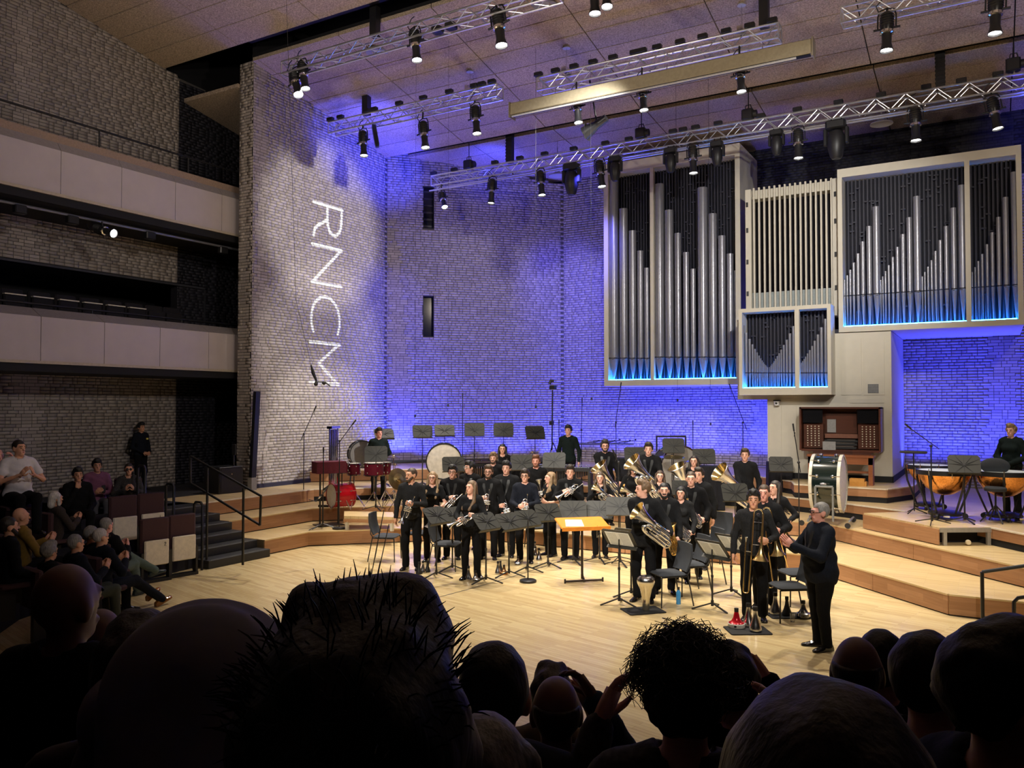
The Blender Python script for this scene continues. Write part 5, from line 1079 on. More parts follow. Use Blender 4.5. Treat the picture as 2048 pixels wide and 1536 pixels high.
# music stand facing -Y: the desk's music side looks to +Y (towards its player), its ribbed back to -Y
def ms_parts():
    P = {}
    mb = MB(); W_, H_ = .255, .17
    poly = [(-W_ + .03, -H_), (W_ - .03, -H_), (W_, -H_ + .03), (W_, H_ - .04), (W_ - .04, H_), (-W_ + .04, H_), (-W_, H_ - .04), (-W_, -H_ + .03)]
    mb.loft([[(x, y_, z) for x, z in poly] for y_ in (0, -.006)], True, True); P['desk'] = mb
    P['lip'] = MB().box((-W_, 0, -H_ - .004), (W_, .06, -H_ + .004))
    mb = MB(); ribs = []
    for a in (0, 22, 50, 130, 158, 180, 230, 310, 270, 90):
        c, s_ = math.cos(math.radians(a)), math.sin(math.radians(a)); L = min(W_ * .96 / max(abs(c), .01), H_ * .96 / max(abs(s_), .01)); n = Vector((-s_, 0, c)) * .005
        e = Vector((c * L, -.008, s_ * L)); o = Vector((0, -.02, -.02)); ribs.append(MB().loft([[tuple(o + n), tuple(o - n), tuple(o - n + Vector((0, .014, 0))), tuple(o + n + Vector((0, .014, 0)))], [tuple(e + n), tuple(e - n), tuple(e - n + Vector((0, .004, 0))), tuple(e + n + Vector((0, .004, 0)))]], True, True))
    P['ribs'] = ribs; return P
MSP = ms_parts(); M_desk = mat('music_stand_black', (.022, .022, .018), .5, 0, .1, 10); M_rib = mat('stand_rib', (.008, .008, .009), .5)
MSM = {'desk': MSP['desk'].mesh('desk', M_desk), 'lip': MSP['lip'].mesh('lip', M_desk), 'ribs': [m.mesh('desk_rib', M_rib) for m in MSP['ribs']]}
LEGM = MB().loft([[(-.012, 0, .10), (.012, 0, .10), (.012, 0, .085), (-.012, 0, .085)], [(-.014, -.3, .016), (.014, -.3, .016), (.014, -.3, .0), (-.014, -.3, .0)]], True, True).mesh('leg', M_blackm)
PAPER = None
def score_mesh():
    mb = MB(); mb.box((-.2, .004, -.155), (-.002, .007, .125)); mb.box((.002, .004, -.155), (.2, .007, .125)); mb.cur = 1
    for sx in (-.2, .002):
        for r in range(8):
            for k in range(3): mb.box((sx + .02, .0071, .1 - r * .032 - k * .005), (sx + .178, .0074, .1015 - r * .032 - k * .005))
            for k in range(9): x = sx + .025 + k * .017; mb.box((x, .0071, .083 - r * .032), (x + .007, .0075, .098 - r * .032))
    return mb.mesh('sheet_music', [M_paper, mat('ink', (.34, .37, .42), .8)])
SCORE = score_mesh()
def music_stand(label, pos, rz, zdesk, tilt=20, score=False, roll=0, wide=1.0):
    """zdesk: height of the desk centre above the stand's foot"""
    r = thing('music_stand', label, 'music stand', pos, rz, 'music stands')
    MB().cyl((0, 0, .09), (0, 0, zdesk * .55), .0145, n=8).cyl((0, 0, zdesk * .5), (0, 0, zdesk - .02), .0105, n=8).build('pole', M_blackm, r, True)
    MB().cyl((0, 0, .05), (0, 0, .13), .022, n=10).build('hub', M_blackm, r, True)
    MB().cyl((0, 0, zdesk * .52), (0, 0, zdesk * .56), .02, n=10).build('height_collar', M_blackm, r, True)
    for k in range(3): link('leg', LEGM, r, None, k * 2 * PI / 3 + .4)
    Md = Matrix.Translation((0, 0, zdesk)) @ Matrix.Rotation(math.radians(roll), 4, 'Y') @ Matrix.Rotation(math.radians(-tilt), 4, 'X') @ Matrix.Diagonal((wide, 1, wide, 1)) @ Matrix.Translation((0, -.0, .0))
    d = link('desk', MSM['desk'], r, M=Md); link('lip', MSM['lip'], d)
    for m in MSM['ribs']: link('desk_rib', m, d)
    if score:
        for k, dx in enumerate(([0] if score == 1 else [-.0, .1])): pass
        o = link('sheet_music', SCORE, None, None, None, f'open white sheet music on {score}', 'sheet music', M=Matrix.Translation(pos) @ Matrix.Rotation(rz, 4, 'Z') @ Md)
    return r
# stacking chair facing -Y
def chair_parts():
    P = {}
    mb = MB(); mb.bev((-.225, -.24, .435), (.225, .2, .485), .05); P['seat'] = mb.mesh('seat', M_fabric, True)
    mb = MB(); R = []
    for i in range(6):
        t = i / 5; z = .50 + .40 * t; y = .2 + .085 * t + .03 * math.sin(PI * t); w_ = .185 + .03 * math.sin(PI * (t * .7 + .15)); R.append([(x * w_, y + .03 * (1 - x * x) - th, z) for th in (0, .03) for x in ((-1, -.6, 0, .6, 1) if th == 0 else (1, .6, 0, -.6, -1))])
    mb.loft(R, True, True); P['backrest'] = mb.mesh('backrest', M_fabric, True)
    P['leg'] = [MB().tube(p, .0105, 7).mesh('leg', M_blackm, True) for p in ([(.2, -.22, .44), (.215, -.235, 0)], [(-.2, -.22, .44), (-.215, -.235, 0)], [(.2, .2, .47), (.215, .29, 0)], [(-.2, .2, .47), (-.215, .29, 0)])]
    P['back_tube'] = [MB().tube([(sx * .2, .19, .45), (sx * .2, .24, .52), (sx * .17, .25, .62)], .01, 7).mesh('back_tube', M_blackm, True) for sx in (1, -1)]
    P['side_rail'] = [MB().cyl((sx * .2, -.22, .437), (sx * .2, .2, .437), .01, n=7).mesh('side_rail', M_blackm, True) for sx in (1, -1)]
    return P
CHP = chair_parts()
def chair(label, pos, rz): 
    r = thing('stage_chair', label, 'chair', pos, rz, 'black chairs among the players')
    for k, ms in CHP.items():
        for me in (ms if isinstance(ms, list) else [ms]): link(k, me, r)
    return r
def mic_stand(label, pos, top, tip=None, base='tripod', tail=None, r=.011, mic=True, legs=.32):
    """upright from pos to top (world points), boom from tail through top to tip"""
    pos = Vector(pos); t = thing('microphone_stand', label, 'microphone stand', pos, 0, 'microphone stands'); L = lambda p: tuple(Vector(p) - pos)
    MB().cyl((0, 0, .05), L((pos.x, pos.y, top.z)), r, n=7).build('upright', M_blackm, t, True)
    if base == 'tripod':
        for k in range(3): a = k * 2 * PI / 3 + .5; MB().cyl((0, 0, .09), (legs * math.cos(a), legs * math.sin(a), .012), .009, n=6).build('leg', M_blackm, t, True)
        MB().cyl((0, 0, .05), (0, 0, .16), .02, n=8).build('hub', M_blackm, t, True)
    else: MB().lathe([(0, 0), (.14, 0), (.145, .01), (.14, .035), (.12, .045), (0, .05)], n=24).build('round_base', M_blackm, t, True)
    tp = Vector((pos.x, pos.y, top.z))
    if tip is not None:
        tip = Vector(tip); tl = tail and Vector(tail) or tp - (tip - tp) * .3
        MB().cyl(L(tl), L(tip), r * .8, n=7).build('boom', M_blackm, t, True); MB().ball(L(tp), .028, 8, 6).build('clutch', M_black, t, True)
        if mic: d = (tip - tp).normalized(); MB().cyl(L(tip), L(tip + d * .14), .016, n=8).build('microphone', M_black, t, True); MB().tube([L(tip - d * .02), L(tip + Vector((.02, 0, -.03))), L(tip + Vector((.0, 0, -.1)))], .006, 5).build('cable', M_black, t, True)
    elif mic: MB().cyl(L(tp), L(tp + Vector((0, 0, .12))), .016, n=8).build('microphone', M_black, t, True)
    return t
def drum(name, label, M, R, D, shell, head, hoop, nl=8, group=None, hoopw=.03):
    """drum with its axis along local Z, centre at the origin"""
    t = thing(name, label, 'drum', group=group, M=M); h = D / 2
    MB().lathe([(R * .97, -h), (R * .97, h)], n=36).build('shell', shell, t, True)
    for s_ in (-1, 1):
        MB().lathe([(0, s_ * h), (R * .97, s_ * h)], n=36).build('drum_head', head, t); MB().lathe([(R * .965, s_ * h + hoopw * .4), (R * 1.03, s_ * h + hoopw * .4), (R * 1.03, s_ * h - hoopw * .8), (R * .99, s_ * h - hoopw * .8)], n=36).build('hoop', hoop, t, True)
        for k in range(nl):
            a = 2 * PI * (k + .5) / nl; c, s2 = math.cos(a), math.sin(a); mb = MB(); mb.cyl((c * R * 1.035, s2 * R * 1.035, s_ * (h + .02)), (c * R * 1.02, s2 * R * 1.02, s_ * h * .55), .006 * max(1, R / .3), n=6); mb.ball((c * R, s2 * R, s_ * h * .55), .02 * max(.8, R / .3), 8, 5); mb.build('lug', M_steel, t, True)
    return t
def cymbal(label, pos, foot, R=.2, tiltv=(0, 0, 1), metal=None):
    t = thing('cymbal', label, 'cymbal', pos, 0, 'cymbals on stands'); ax = Vector(tiltv).normalized()
    MB().lathe([(R, -.012), (R * .6, .004), (R * .25, .012), (R * .2, .03), (.0, .04), (.0, .036), (R * .2, .025), (R * .6, 0), (R, -.015)], (0, 0, 0), ax, 28).build('plate', metal or mat('bronze', (.55, .42, .2), .25, 1), t, True)
    z = foot - pos[2]; MB().cyl((0, 0, .06), (0, 0, z + .3), .01, n=7).build('stand_pole', M_steel, t, True)
    for k in range(3): a = k * 2.094; MB().cyl((0, 0, z + .35), (.24 * math.cos(a), .24 * math.sin(a), z + .01), .008, n=6).build('leg', M_steel, t, True)
    return t
def timpano(label, pos, R, rz=0):
    t = thing('timpano', label, 'timpani', pos, rz, 'copper timpani'); zt = .86; cop = mat('hammered_copper', (.78, .34, .10), .2, 1, .25, 40, .25); h = R * .92
    MB().lathe([(.03, zt - h - .02), (R * .35, zt - h + .01), (R * .68, zt - h * .72), (R * .88, zt - h * .38), (R * .95, zt - .06)], n=36).build('bowl', cop, t, True)
    MB().lathe([(0, zt + .012), (R * .98, zt + .01)], n=36).build('drum_head', mat('timpani_skin', lin(206, 214, 214), .5), t); MB().lathe([(R * .94, zt + .018), (R * 1.04, zt + .018), (R * 1.05, zt - .06), (R * .97, zt - .07)], n=36).build('hoop', M_blackm, t, True)
    for k in range(8): a = 2 * PI * k / 8 + .2; MB().cyl((R * 1.06 * math.cos(a), R * 1.06 * math.sin(a), zt + .05), (R * 1.03 * math.cos(a), R * 1.03 * math.sin(a), zt - .1), .009, n=6).build('tension_rod', M_steel, t, True)
    for k in range(5):
        a = 2 * PI * k / 5 + .35; MB().tube([(R * 1.03 * math.cos(a), R * 1.03 * math.sin(a), zt - .06), (R * .95 * math.cos(a), R * .95 * math.sin(a), zt - .3), (R * .55 * math.cos(a), R * .55 * math.sin(a), .1)], [.024, .02, .018], 6).build('strut', M_blackm, t, True)
    MB().lathe([(0, .14), (R * .5, .13), (R * .62, .1), (R * .6, .06), (0, .05)], n=20).build('base_ring', M_blackm, t, True)
    for k in range(3):
        a = 2 * PI * k / 3 + .1; c = Vector((R * .72 * math.cos(a), R * .72 * math.sin(a), .05)); MB().cyl((R * .5 * math.cos(a), R * .5 * math.sin(a), .1), tuple(c + Vector((0, 0, .04))), .018, n=6).build('foot_arm', M_blackm, t, True); MB().lathe([(0, -.02), (.045, -.02), (.05, 0), (.045, .02), (0, .02)], c, (-math.sin(a), math.cos(a), 0), 14).build('castor', M_black, t, True)
    MB().cbox((0, -R * .75, .08), (.1, .26, .03)).build('pedal', M_steel, t)
    return t
def mute(kind, label, pos, s=1.0, col=None):
    """straight / cup mutes standing mouth down, stem up"""
    al = mat('spun_aluminium', (.72, .72, .73), .22, 1, .05, 30, stretch=(1, 1, 8)); c = col or al; r = thing('mute', label, 'mute', pos, random.random(), 'brass mutes on the floor')
    prof = {'straight': [(0, 0), (.05, 0), (.06, .008), (.06, .03), (.045, .07), (.026, .13), (.018, .2), (.02, .235)], 'cup': [(0, 0), (.07, 0), (.085, .02), (.08, .05), (.055, .065), (.035, .1), (.022, .16), (.02, .2)]}[kind]
    MB().lathe([(q * s, h * s) for q, h in prof], n=20).build('body', c, r, True); z = prof[-1][1] * s
    MB().lathe([(.0205 * s, z - .04 * s), (.023 * s, z - .038 * s), (.023 * s, z), (0, z)], n=14).build('cork', mat('black_cork', (.015, .013, .012), .9), r, True)
    return r
# ================================================================== the band
def ik(side, wrist, pole=None, up=.30, fo=.265):
    sh = np.array((.16 * side, .0, 1.425)); w_ = np.array(wrist, float); d = w_ - sh; L = np.linalg.norm(d)
    if L > (up + fo) * .985: w_ = sh + d / L * (up + fo) * .985; d = w_ - sh; L = np.linalg.norm(d)
    a = (up * up - fo * fo + L * L) / (2 * L); hgt = math.sqrt(max(up * up - a * a, 1e-6)); p = np.array(pole or (.7 * side, .35, -1.0)); dn = d / L; p = p - dn * p.dot(dn); p /= np.linalg.norm(p)
    return sh + dn * a + p * hgt, w_
def member(label, u, v, h, z, face, inst=None, hands=(.36, .3), arms=None, pull=.3, **kw):
    """inst = (kind, label, near-end pixel, bell pixel, how much nearer the bell is); hands = grip fractions for the left and right hand (None keeps the named pose)"""
    pos = stand_at(u, v, h, z); rz = turn(pos, face); s = h / 1.78; M = Matrix.Translation(pos) @ Matrix.Rotation(rz, 4, 'Z'); dep = (pos + Vector((0, 0, 1.2)) - CAM).dot(_fw)
    A = list(arms or ('hang', 'hang')); obj = None
    if inst:
        kind, ilab, p0, p1, dz = inst; a, b = atd(*p0, dep - pull), atd(*p1, dep - pull - dz); ax = (b - a)
        for i, (sd, g_) in enumerate(((1, hands[0]), (-1, hands[1]))):
            if g_ is None: continue
            toC = (CAM - pos).normalized(); off = Vector((0, 0, 0))
            wp = a + ax * g_ - toC * .0; lw = M.inverted() @ wp; l = np.array(lw) / s
            tgt = l + np.array((.085 * sd, .05, -.02)); e, w_ = ik(sd, tgt); hd = l - w_; A[i] = ((e[0] * sd, e[1], e[2]), (w_[0] * sd, w_[1], w_[2]), (hd[0] * sd, hd[1], hd[2]), (-.3 * 1, .9, 0), .85)
        hint = (CAM - a); toc = hint.normalized()
        if kind in UP:
            Hn = {'tenor horn': .52, 'baritone horn': .62, 'euphonium': .70, 'brass euphonium': .70, 'tuba': .98}[kind]
            Mi = frame_M(a, b, toc) @ Matrix.Diagonal((-1, 1, 1, 1)) @ Matrix.Scale(kw.pop('iscale', 1), 4)
            obj = assemble(kind.replace('brass ', '').replace(' ', '_'), ilab, kind.replace('brass ', ''), UP[kind], Mi, 'brass instruments')
        elif kind in CORN:
            Mi = frame_M(a + ax.normalized() * .06, b, toc) @ Matrix.Diagonal((kw.pop('mir', -1), 1, 1, 1)); obj = assemble(kind.split()[-1], ilab, kind.split()[-1], CORN[kind], Mi, 'brass instruments')
        elif kind == 'trombone': obj = assemble('trombone', ilab, 'trombone', TBN, frame_M(b, a, toc, kw.pop('iscale', 1)), 'brass instruments')
    r = person(label, pos, rz, h, tuple(A), seed=int(u), **kw); r['dep'] = dep; return r
J, S_ = 'jacket', 'shirt'
member('bearded man in a black shirt at the left, cornet held to his belly', 823, 935, 1.83, 0, -12, ('cornet', 'silver cornet held upright by the bearded man at the left', (819, 994), (806, 1034), .05), (.3, None), ('hang', 'hang'), top=S_, tcol='char', hair=('short', 'brown'), beard='brown', head=-38, skin='warm')
member('woman in glasses with long fair hair and a V-neck black top', 865, 942, 1.70, 0, -4, ('cornet', 'silver cornet held low by the fair-haired woman in glasses', (873, 1006), (860, 1040), .05), (.25, None), ('hang', 'hang'), top='blouse', tcol='soft', hair=('long', 'blond'), female=True, glasses='dark', bare=True, head=-5)
member('woman with long light brown hair standing foremost in the left group', 943, 960, 1.68, 0, -15, ('cornet', 'silver cornet held across by the foremost woman', (947, 1024), (913, 1044), .06), (.25, .7), top='blouse', tcol='soft', hair=('long', 'light'), female=True, head=-28)
member('dark-haired man in glasses and dinner jacket behind the fair-haired woman', 905, 930, 1.80, 0, -8, ('cornet', 'silver cornet against the dark dinner jacket, third player from the left', (916, 984), (893, 1008), .05), (None, .45), ('hang', 'hang'), top=J, tcol='black', hair=('mop', 'black'), glasses='dark')
member('man in glasses and dinner jacket looking left in the second row', 940, 922, 1.80, 0, -25, top=J, tcol='black', hair=('mop', 'black'), glasses='clear', head=-35, arms=('low', 'low'))
member('bearded man in glasses and blazer holding a cornet upright', 977, 930, 1.80, 0, -8, ('cornet', 'silver cornet held upright before the blazer of the bearded man in glasses', (970, 982), (968, 1020), .05), (None, .35), ('hang', 'hang'), top=J, tcol='soft', hair=('quiff', 'brown'), glasses='dark', beard='brown')
member('smiling man with curly fair hair at the back of the left group', 987, 905, 1.66, .3, -14, top=S_, hair=('curly', 'light'), beard='brown', arms=('behind', 'behind'))
member('tall black-haired man in an open suit jacket, hands down', 1013, 922, 1.86, 0, -16, ('cornet', 'brass-belled cornet pointing down beside the tall man', (1003, 1003), (1010, 1023), .1), (None, .4), ('hang', 'hang'), top=J, tcol='soft', hair=('mop', 'black'), g=1.1)
member('stocky man in glasses and black shirt holding a cornet low', 1050, 938, 1.75, 0, -10, ('cornet', 'silver cornet held low by the stocky man in glasses', (1046, 992), (1046, 1024), .05), (.5, .6), top=S_, tcol='navy', hair=('mop', 'dark'), glasses='dark', g=1.12)
member('red-haired man in a black shirt looking out from the back row', 1072, 910, 1.86, 0, -10, top=S_, hair=('quiff', 'ginger'), skin='pink', arms=('low', 'low'), beard='ginger')
member('woman with wavy blond hair in profile, short black sleeves', 1100, 943, 1.65, 0, -55, ('cornet', 'silver cornet held up by the woman in profile', (1086, 1008), (1081, 980), .0), (.2, .25), top='blouse', hair=('wavy', 'blond'), female=True, bare=True, head=-15)
member('man in a dinner jacket with satin lapels holding a flugelhorn across', 1140, 930, 1.80, 0, 0, ('flugelhorn', 'silver flugelhorn held diagonally across the satin lapels', (1157, 963), (1118, 995), .05), (.55, .6), top=J, hair=('mop', 'dark'))
member('woman with long wavy brown hair holding a silver tenor horn', 1200, 943, 1.66, 0, -3, ('tenor horn', 'silver tenor horn resting below the wavy brown hair', (1232, 1004), (1178, 964), .05), (.3, .6), top='blouse', hair=('wavy', 'brown'), female=True)
member('bearded tuba player in red-brown glasses and dinner jacket', 1210, 880, 1.88, .3, 3, ('tuba', 'silver tuba with gilt bell tilted left, before the bearded player', (1252, 1000), (1185, 918), .14), (.2, .45), top=J, hair=('curly', 'dark'), beard='dark', glasses='red', pull=.4)
member('smiling tuba player with smooth dark fringe', 1297, 885, 1.87, .3, -3, ('tuba', 'silver tuba with gilt bell tilted left, before the smiling player', (1330, 985), (1262, 922), .14), (.25, .5), top=J, hair=('mop', 'dark'), g=1.08, pull=.4)
member('woman with big curly brown hair and glasses in a round-necked black top', 1267, 925, 1.74, 0, -2, ('tenor horn', 'silver tenor horn held by the curly-haired woman', (1288, 1000), (1238, 972), .05), (.3, .55), top='sweater', hair=('bigcurl', 'dark'), female=True, glasses='red', g=1.12)
member('woman in glasses with straight brown hair behind the euphoniums', 1320, 940, 1.66, 0, 0, ('tenor horn', 'silver tenor horn half hidden behind the euphonium players', (1330, 1002), (1300, 968), .05), (.3, .5), top='blouse', hair=('long', 'brown'), female=True, glasses='clear')
member('man in profile hugging a euphonium at the front of the centre', 1287, 960, 1.82, 0, -14, ('euphonium', 'silver euphonium with gilt bell hugged by the man in profile', (1346, 1078), (1250, 1003), .10), (.18, .42), top=J, tcol='soft', hair=('quiff', 'light'), head=-58, pull=.33)
member('dark-bearded man in a suit with a small gold brooch', 1328, 965, 1.73, 0, 2, ('brass euphonium', 'brass euphonium hanging low before the man with the brooch', (1358, 1106), (1340, 1050), .02), (.45, .5), top=J, tcol='soft', hair=('short', 'black'), beard='black', g=1.05, chest=1.3, iscale=.66)
member('player with a straight black fringe and dark shirt', 1362, 972, 1.60, 0, -12, ('baritone horn', 'silver baritone horn lying low beside the black-fringed player', (1385, 1075), (1352, 1040), .0), (.3, .3), top=S_, tcol='char', hair=('bob', 'black'), female=True, iscale=.8)
member('tall man with brown hair standing behind the black-fringed player', 1382, 942, 1.82, 0, -4, ('baritone horn', 'silver baritone horn held under the tall man’s arm', (1408, 1048), (1366, 1000), .0), (.2, .3), top=J, tcol='black', hair=('short', 'brown'), beard=None, iscale=.8)
member('man with wavy dark hair partly hidden, right of the tall man', 1398, 935, 1.82, 0, -20, top=J, tcol='soft', hair=('quiff', 'dark'), arms=('hang', 'hang'))
member('woman with long dark hair looking down at the back', 1388, 910, 1.65, .3, -10, ('tuba', 'silver tuba showing a gilt bell beside the woman looking down', (1392, 1010), (1360, 945), .1), (.3, .4), top='blouse', hair=('long', 'dark'), female=True, pull=.35, iscale=.9)
member('tall tuba player with side-swept hair and collarless black top', 1490, 897, 1.78, .3, -6, ('tuba', 'silver tuba leaning left before the tall player at the right', (1512, 1000), (1450, 952), .14), (None, .3), ('hang', 'hang'), top='sweater', tcol='soft', hair=('quiff', 'brown'), pull=.35)
member('young man in a loose black shirt holding a trombone', 1507, 980, 1.78, 0, -2, ('trombone', 'brass trombone held upright, bell down, by the young man in front', (1526, 1030), (1521, 1121), .05), (.55, None), ('hang', 'hang'), top=S_, tcol='char', hair=('curly', 'black'), skin='warm')
member('smiling trombonist half hidden behind the young man', 1528, 968, 1.80, 0, -8, ('trombone', 'second brass trombone with its bell low, right of the first', (1540, 1010), (1556, 1110), .05), (.5, None), ('hang', 'hang'), top=J, tcol='soft', hair=('short', 'brown'), skin='pink')
member('woman with very long dark hair and a patterned scarf collar', 1550, 960, 1.72, 0, -22, ('trombone', 'third trombone, silver slide showing beside the long-haired woman', (1556, 1010), (1578, 1085), -.05), (.4, None), ('hang', 'hang'), top='blouse', tcol='soft', hair=('long', 'dark'), female=True, head=-18)
member('conductor in glasses and a black suit, applauding in profile', 1640, 1003, 1.78, 0, -62, arms=('clap', 'clap'), top=J, tcol='navy', hair=('short', 'grey'), glasses='dark', g=1.32, skin='pink', head=-8, fine_h=.0065)
member('timpanist with short fair curls, hands clasped, black high-neck top', 2022, 848, 1.70, .9, -24, arms=('clasp', 'clasp'), top='sweater', tcol='green', hair=('curly', 'blond'), female=True, g=1.05)
pd = atz(757, 1000, .6); hd = 1.80
rp = person('drummer in a dark green shirt standing behind the tom-toms', pd, turn(pd, 6), hd, ('behind', 'behind'), hair=('mop', 'dark'), top=S_, tcol='green', seed=90, head=18, skin='pink')
pp = atd(1137, 990, 20.6); pp.z = .6
person('percussionist with black hair standing behind the vibraphone', pp, turn(pp, -18), 1.86, ('hang', 'hang'), hair=('mop', 'black'), top=S_, tcol='green', seed=91, bare=False, skin='fair')
pp = atd(1005, 990, 19.4); pp.z = .3
person('woman with long black hair behind the keyboard percussion', pp, turn(pp, -2), 1.75, ('low', 'low'), hair=('long', 'black'), top='blouse', tcol='black', female=True, seed=92)
pp = atX(282, 857, -17.9); pp.z = .9
person('usher in dark clothes with a small yellow badge, leaning on the side wall', pp, turn(pp, 42), 1.64, ('low', 'low'), hair=('mop', 'black'), top=S_, tcol='navy', seed=93, skin='tan')
ou = PEOPLE[-1]; MB().cbox((.07, -.135, 1.24), (.06, .01, .04)).build('badge', mat('yellow_badge', lin(230, 220, 110), .5), ou['o'])

# ------------------------------------------------------------------ music stands (desk pixel, foot height, depth)
def ms(label, u, v, dep, z, a, tilt=22, score=False, wide=1.0, roll=0):
    c = atd(u, v, dep); p = Vector((c.x, c.y, z)); return music_stand(label, p, turn(p, a), c.z - z, tilt, score, roll, wide)
for k, (u, v, a, t) in enumerate([(768, 867, 10, 50), (845, 862, 6, 28), (889, 860, 6, 38), (949, 859, 3, 16), (1007, 859, 2, 14), (1070, 864, 10, 28)]):
    ms(f'tall black music stand against the blue wall, {ORD[k]} of six from the left', u, v, 20.9, .9, a + (0 if k < 5 else 8), t)
ms('black music stand in front of the drummer', 752, 907, 18.5, .6, -2, 14)
ms('black music stand beside the big white drum head', 907, 928, 18.4, .6, 8, 22)
ms('black music stand behind the tall man in the suit jacket', 1044, 925, 18.2, .6, 5, 20)
ms('black music stand with white pages at its edge, before the vibraphone', 1108, 920, 18.0, .6, -12, 12, False)
ms('black music stand just left of the smiling tuba player', 1270, 908, 19.4, .6, 10, 20)
ms('grey-backed music stand before the black gong frame', 1347, 891, 18.9, .6, 12, 14)
ms('black music stand behind the looking-down woman', 1408, 912, 18.6, .6, 12, 18)
ms('black music stand in front of the organ wall', 1562, 928, 18.0, .6, 10, 24)
ms('black music stand in front of the right-hand tuba player', 1470, 984, 15.4, .3, 22, 24)
ms('black music stand between the centre horn players', 1365, 975, 15.6, 0, 12, 10, wide=.8)
ms('black music stand low before the woman in glasses at the left', 873, 1030, 14.1, 0, 46, 44)
ms('black music stand behind the foremost woman’s shoulder', 905, 1030, 14.7, 0, 46, 44)
ms('front black music stand nearest the foremost woman', 972, 1042, 13.7, 0, 46, 44)
ms('front black music stand, second from the foremost woman', 1018, 1042, 14.2, 0, 46, 44)
ms('front black music stand, third from the foremost woman', 1055, 1036, 14.6, 0, 44, 42)
ms('front black music stand, fourth from the foremost woman, pages showing', 1096, 1024, 15.0, 0, 30, 34)
ms('front black music stand directly behind the orange conductor’s desk', 1146, 1019, 15.4, 0, 4, 22)
ms('front black music stand at the right of the orange conductor’s desk', 1199, 1019, 15.5, 0, -4, 22)
ms('dark music stand behind the euphonium player’s bell', 1240, 1012, 15.2, 0, 0, 20)
ms('music stand with open pages left of the euphonium player', 1238, 1076, 12.2, 0, 150, 40, 'the stand left of the euphonium player')
ms('second music stand with pages behind the euphonium player', 1262, 1074, 12.7, 0, 150, 36)
ms('music stand with open pages near the black chairs', 1424, 1096, 11.9, 0, 140, 42, 'the stand near the black chairs')
ms('music stand with open pages left of the young trombonist', 1462, 1084, 12.8, 0, 140, 42, 'the stand left of the young trombonist')
ms('black music stand beside the timpani', 1928, 928, 14.4, .9, 6, 30)
# conductor's desk
c = atd(1164, 1046, 13.8); r = thing('conductor_desk', 'orange wooden conductor’s desk on a dark T-shaped stand', 'conductor desk', (c.x, c.y, 0), turn(c, 18))
Mo = mat('orange_varnished_wood', lin(226, 140, 46), .3, 0, .1, 8, stretch=(1, 6, 1)); zd = c.z
mb = MB(); mb.bev((-.42, -.25, -.012), (.42, .25, .012), .03); mb.build('desk_top', Mo, r, M=Matrix.Translation((0, 0, zd)) @ Matrix.Rotation(math.radians(14), 4, 'X'))
MB().box((-.42, -.262, -.03), (.42, -.25, .035)).build('front_lip', Mo, r, M=Matrix.Translation((0, 0, zd)) @ Matrix.Rotation(math.radians(14), 4, 'X'))
MB().cyl((0, 0, .04), (0, 0, zd - .02), .022, n=10).build('pole', mat('brown_steel', (.03, .018, .014), .4, .3), r, True)
for a_, b_ in (((-.33, -.1, .03), (.33, -.1, .03)), ((0, -.1, .03), (.1, .28, .03))): MB().tube([a_, b_], .02, 6).build('foot_bar', MATS['brown_steel'], r)
for p_ in ((-.33, -.1, .0), (.33, -.1, 0), (.1, .28, 0)): MB().cyl(p_, (p_[0], p_[1], .07), .016, n=8).build('foot', M_black, r)
for x in (-.3, .2): MB().cyl((x, -.2, zd - .22), (x, -.2, zd - .02), .008, n=6).build('hanger', M_steel, r)
Mx = Matrix.Translation((c.x, c.y, 0)) @ Matrix.Rotation(turn(c, 18), 4, 'Z') @ Matrix.Translation((0, 0, zd)) @ Matrix.Rotation(math.radians(14), 4, 'X')
MB().add([(-.33, -.16, .013), (-.02, -.18, .013), (.02, .1, .013), (-.26, .13, .013), (-.33, -.16, .017), (-.02, -.18, .017), (.02, .1, .017), (-.26, .13, .017)], [(4, 5, 6, 7), (0, 1, 5, 4), (1, 2, 6, 5), (2, 3, 7, 6), (3, 0, 4, 7)]).build('loose_paper', M_paper, M=Mx, label='white sheet of paper lying on the orange conductor’s desk', cat='paper')
# ------------------------------------------------------------------ chairs
for lab, u, v, z, a in [('black chair at the far left front, beside the bearded cornet player', 772, 1120, 0, 72), ('black chair left of the foremost woman', 893, 1138, 0, 72), ('black chair behind the bearded cornet player', 842, 1112, 0, 60), ('black chair behind the blazered cornet player', 985, 1102, 0, 40),
                        ('black chair behind the stocky man', 1078, 1098, 0, 20), ('foremost black chair in the centre, facing left', 1338, 1208, 0, -62), ('black chair just behind the foremost centre chair', 1378, 1186, 0, -62), ('third black chair in the centre, behind two others', 1408, 1166, 0, -60),
                        ('black chair with a tall back beside the tall man', 1432, 1122, 0, -30), ('black chair right beside the conductor, seat in view', 1580, 1238, 0, -66), ('black chair behind the conductor’s neighbour chair', 1596, 1206, 0, -62), ('black chair behind the percussionist woman', 985, 1040, .3, 20)]:
    p = atz(u, v, z); chair(lab, p, turn(p, a))
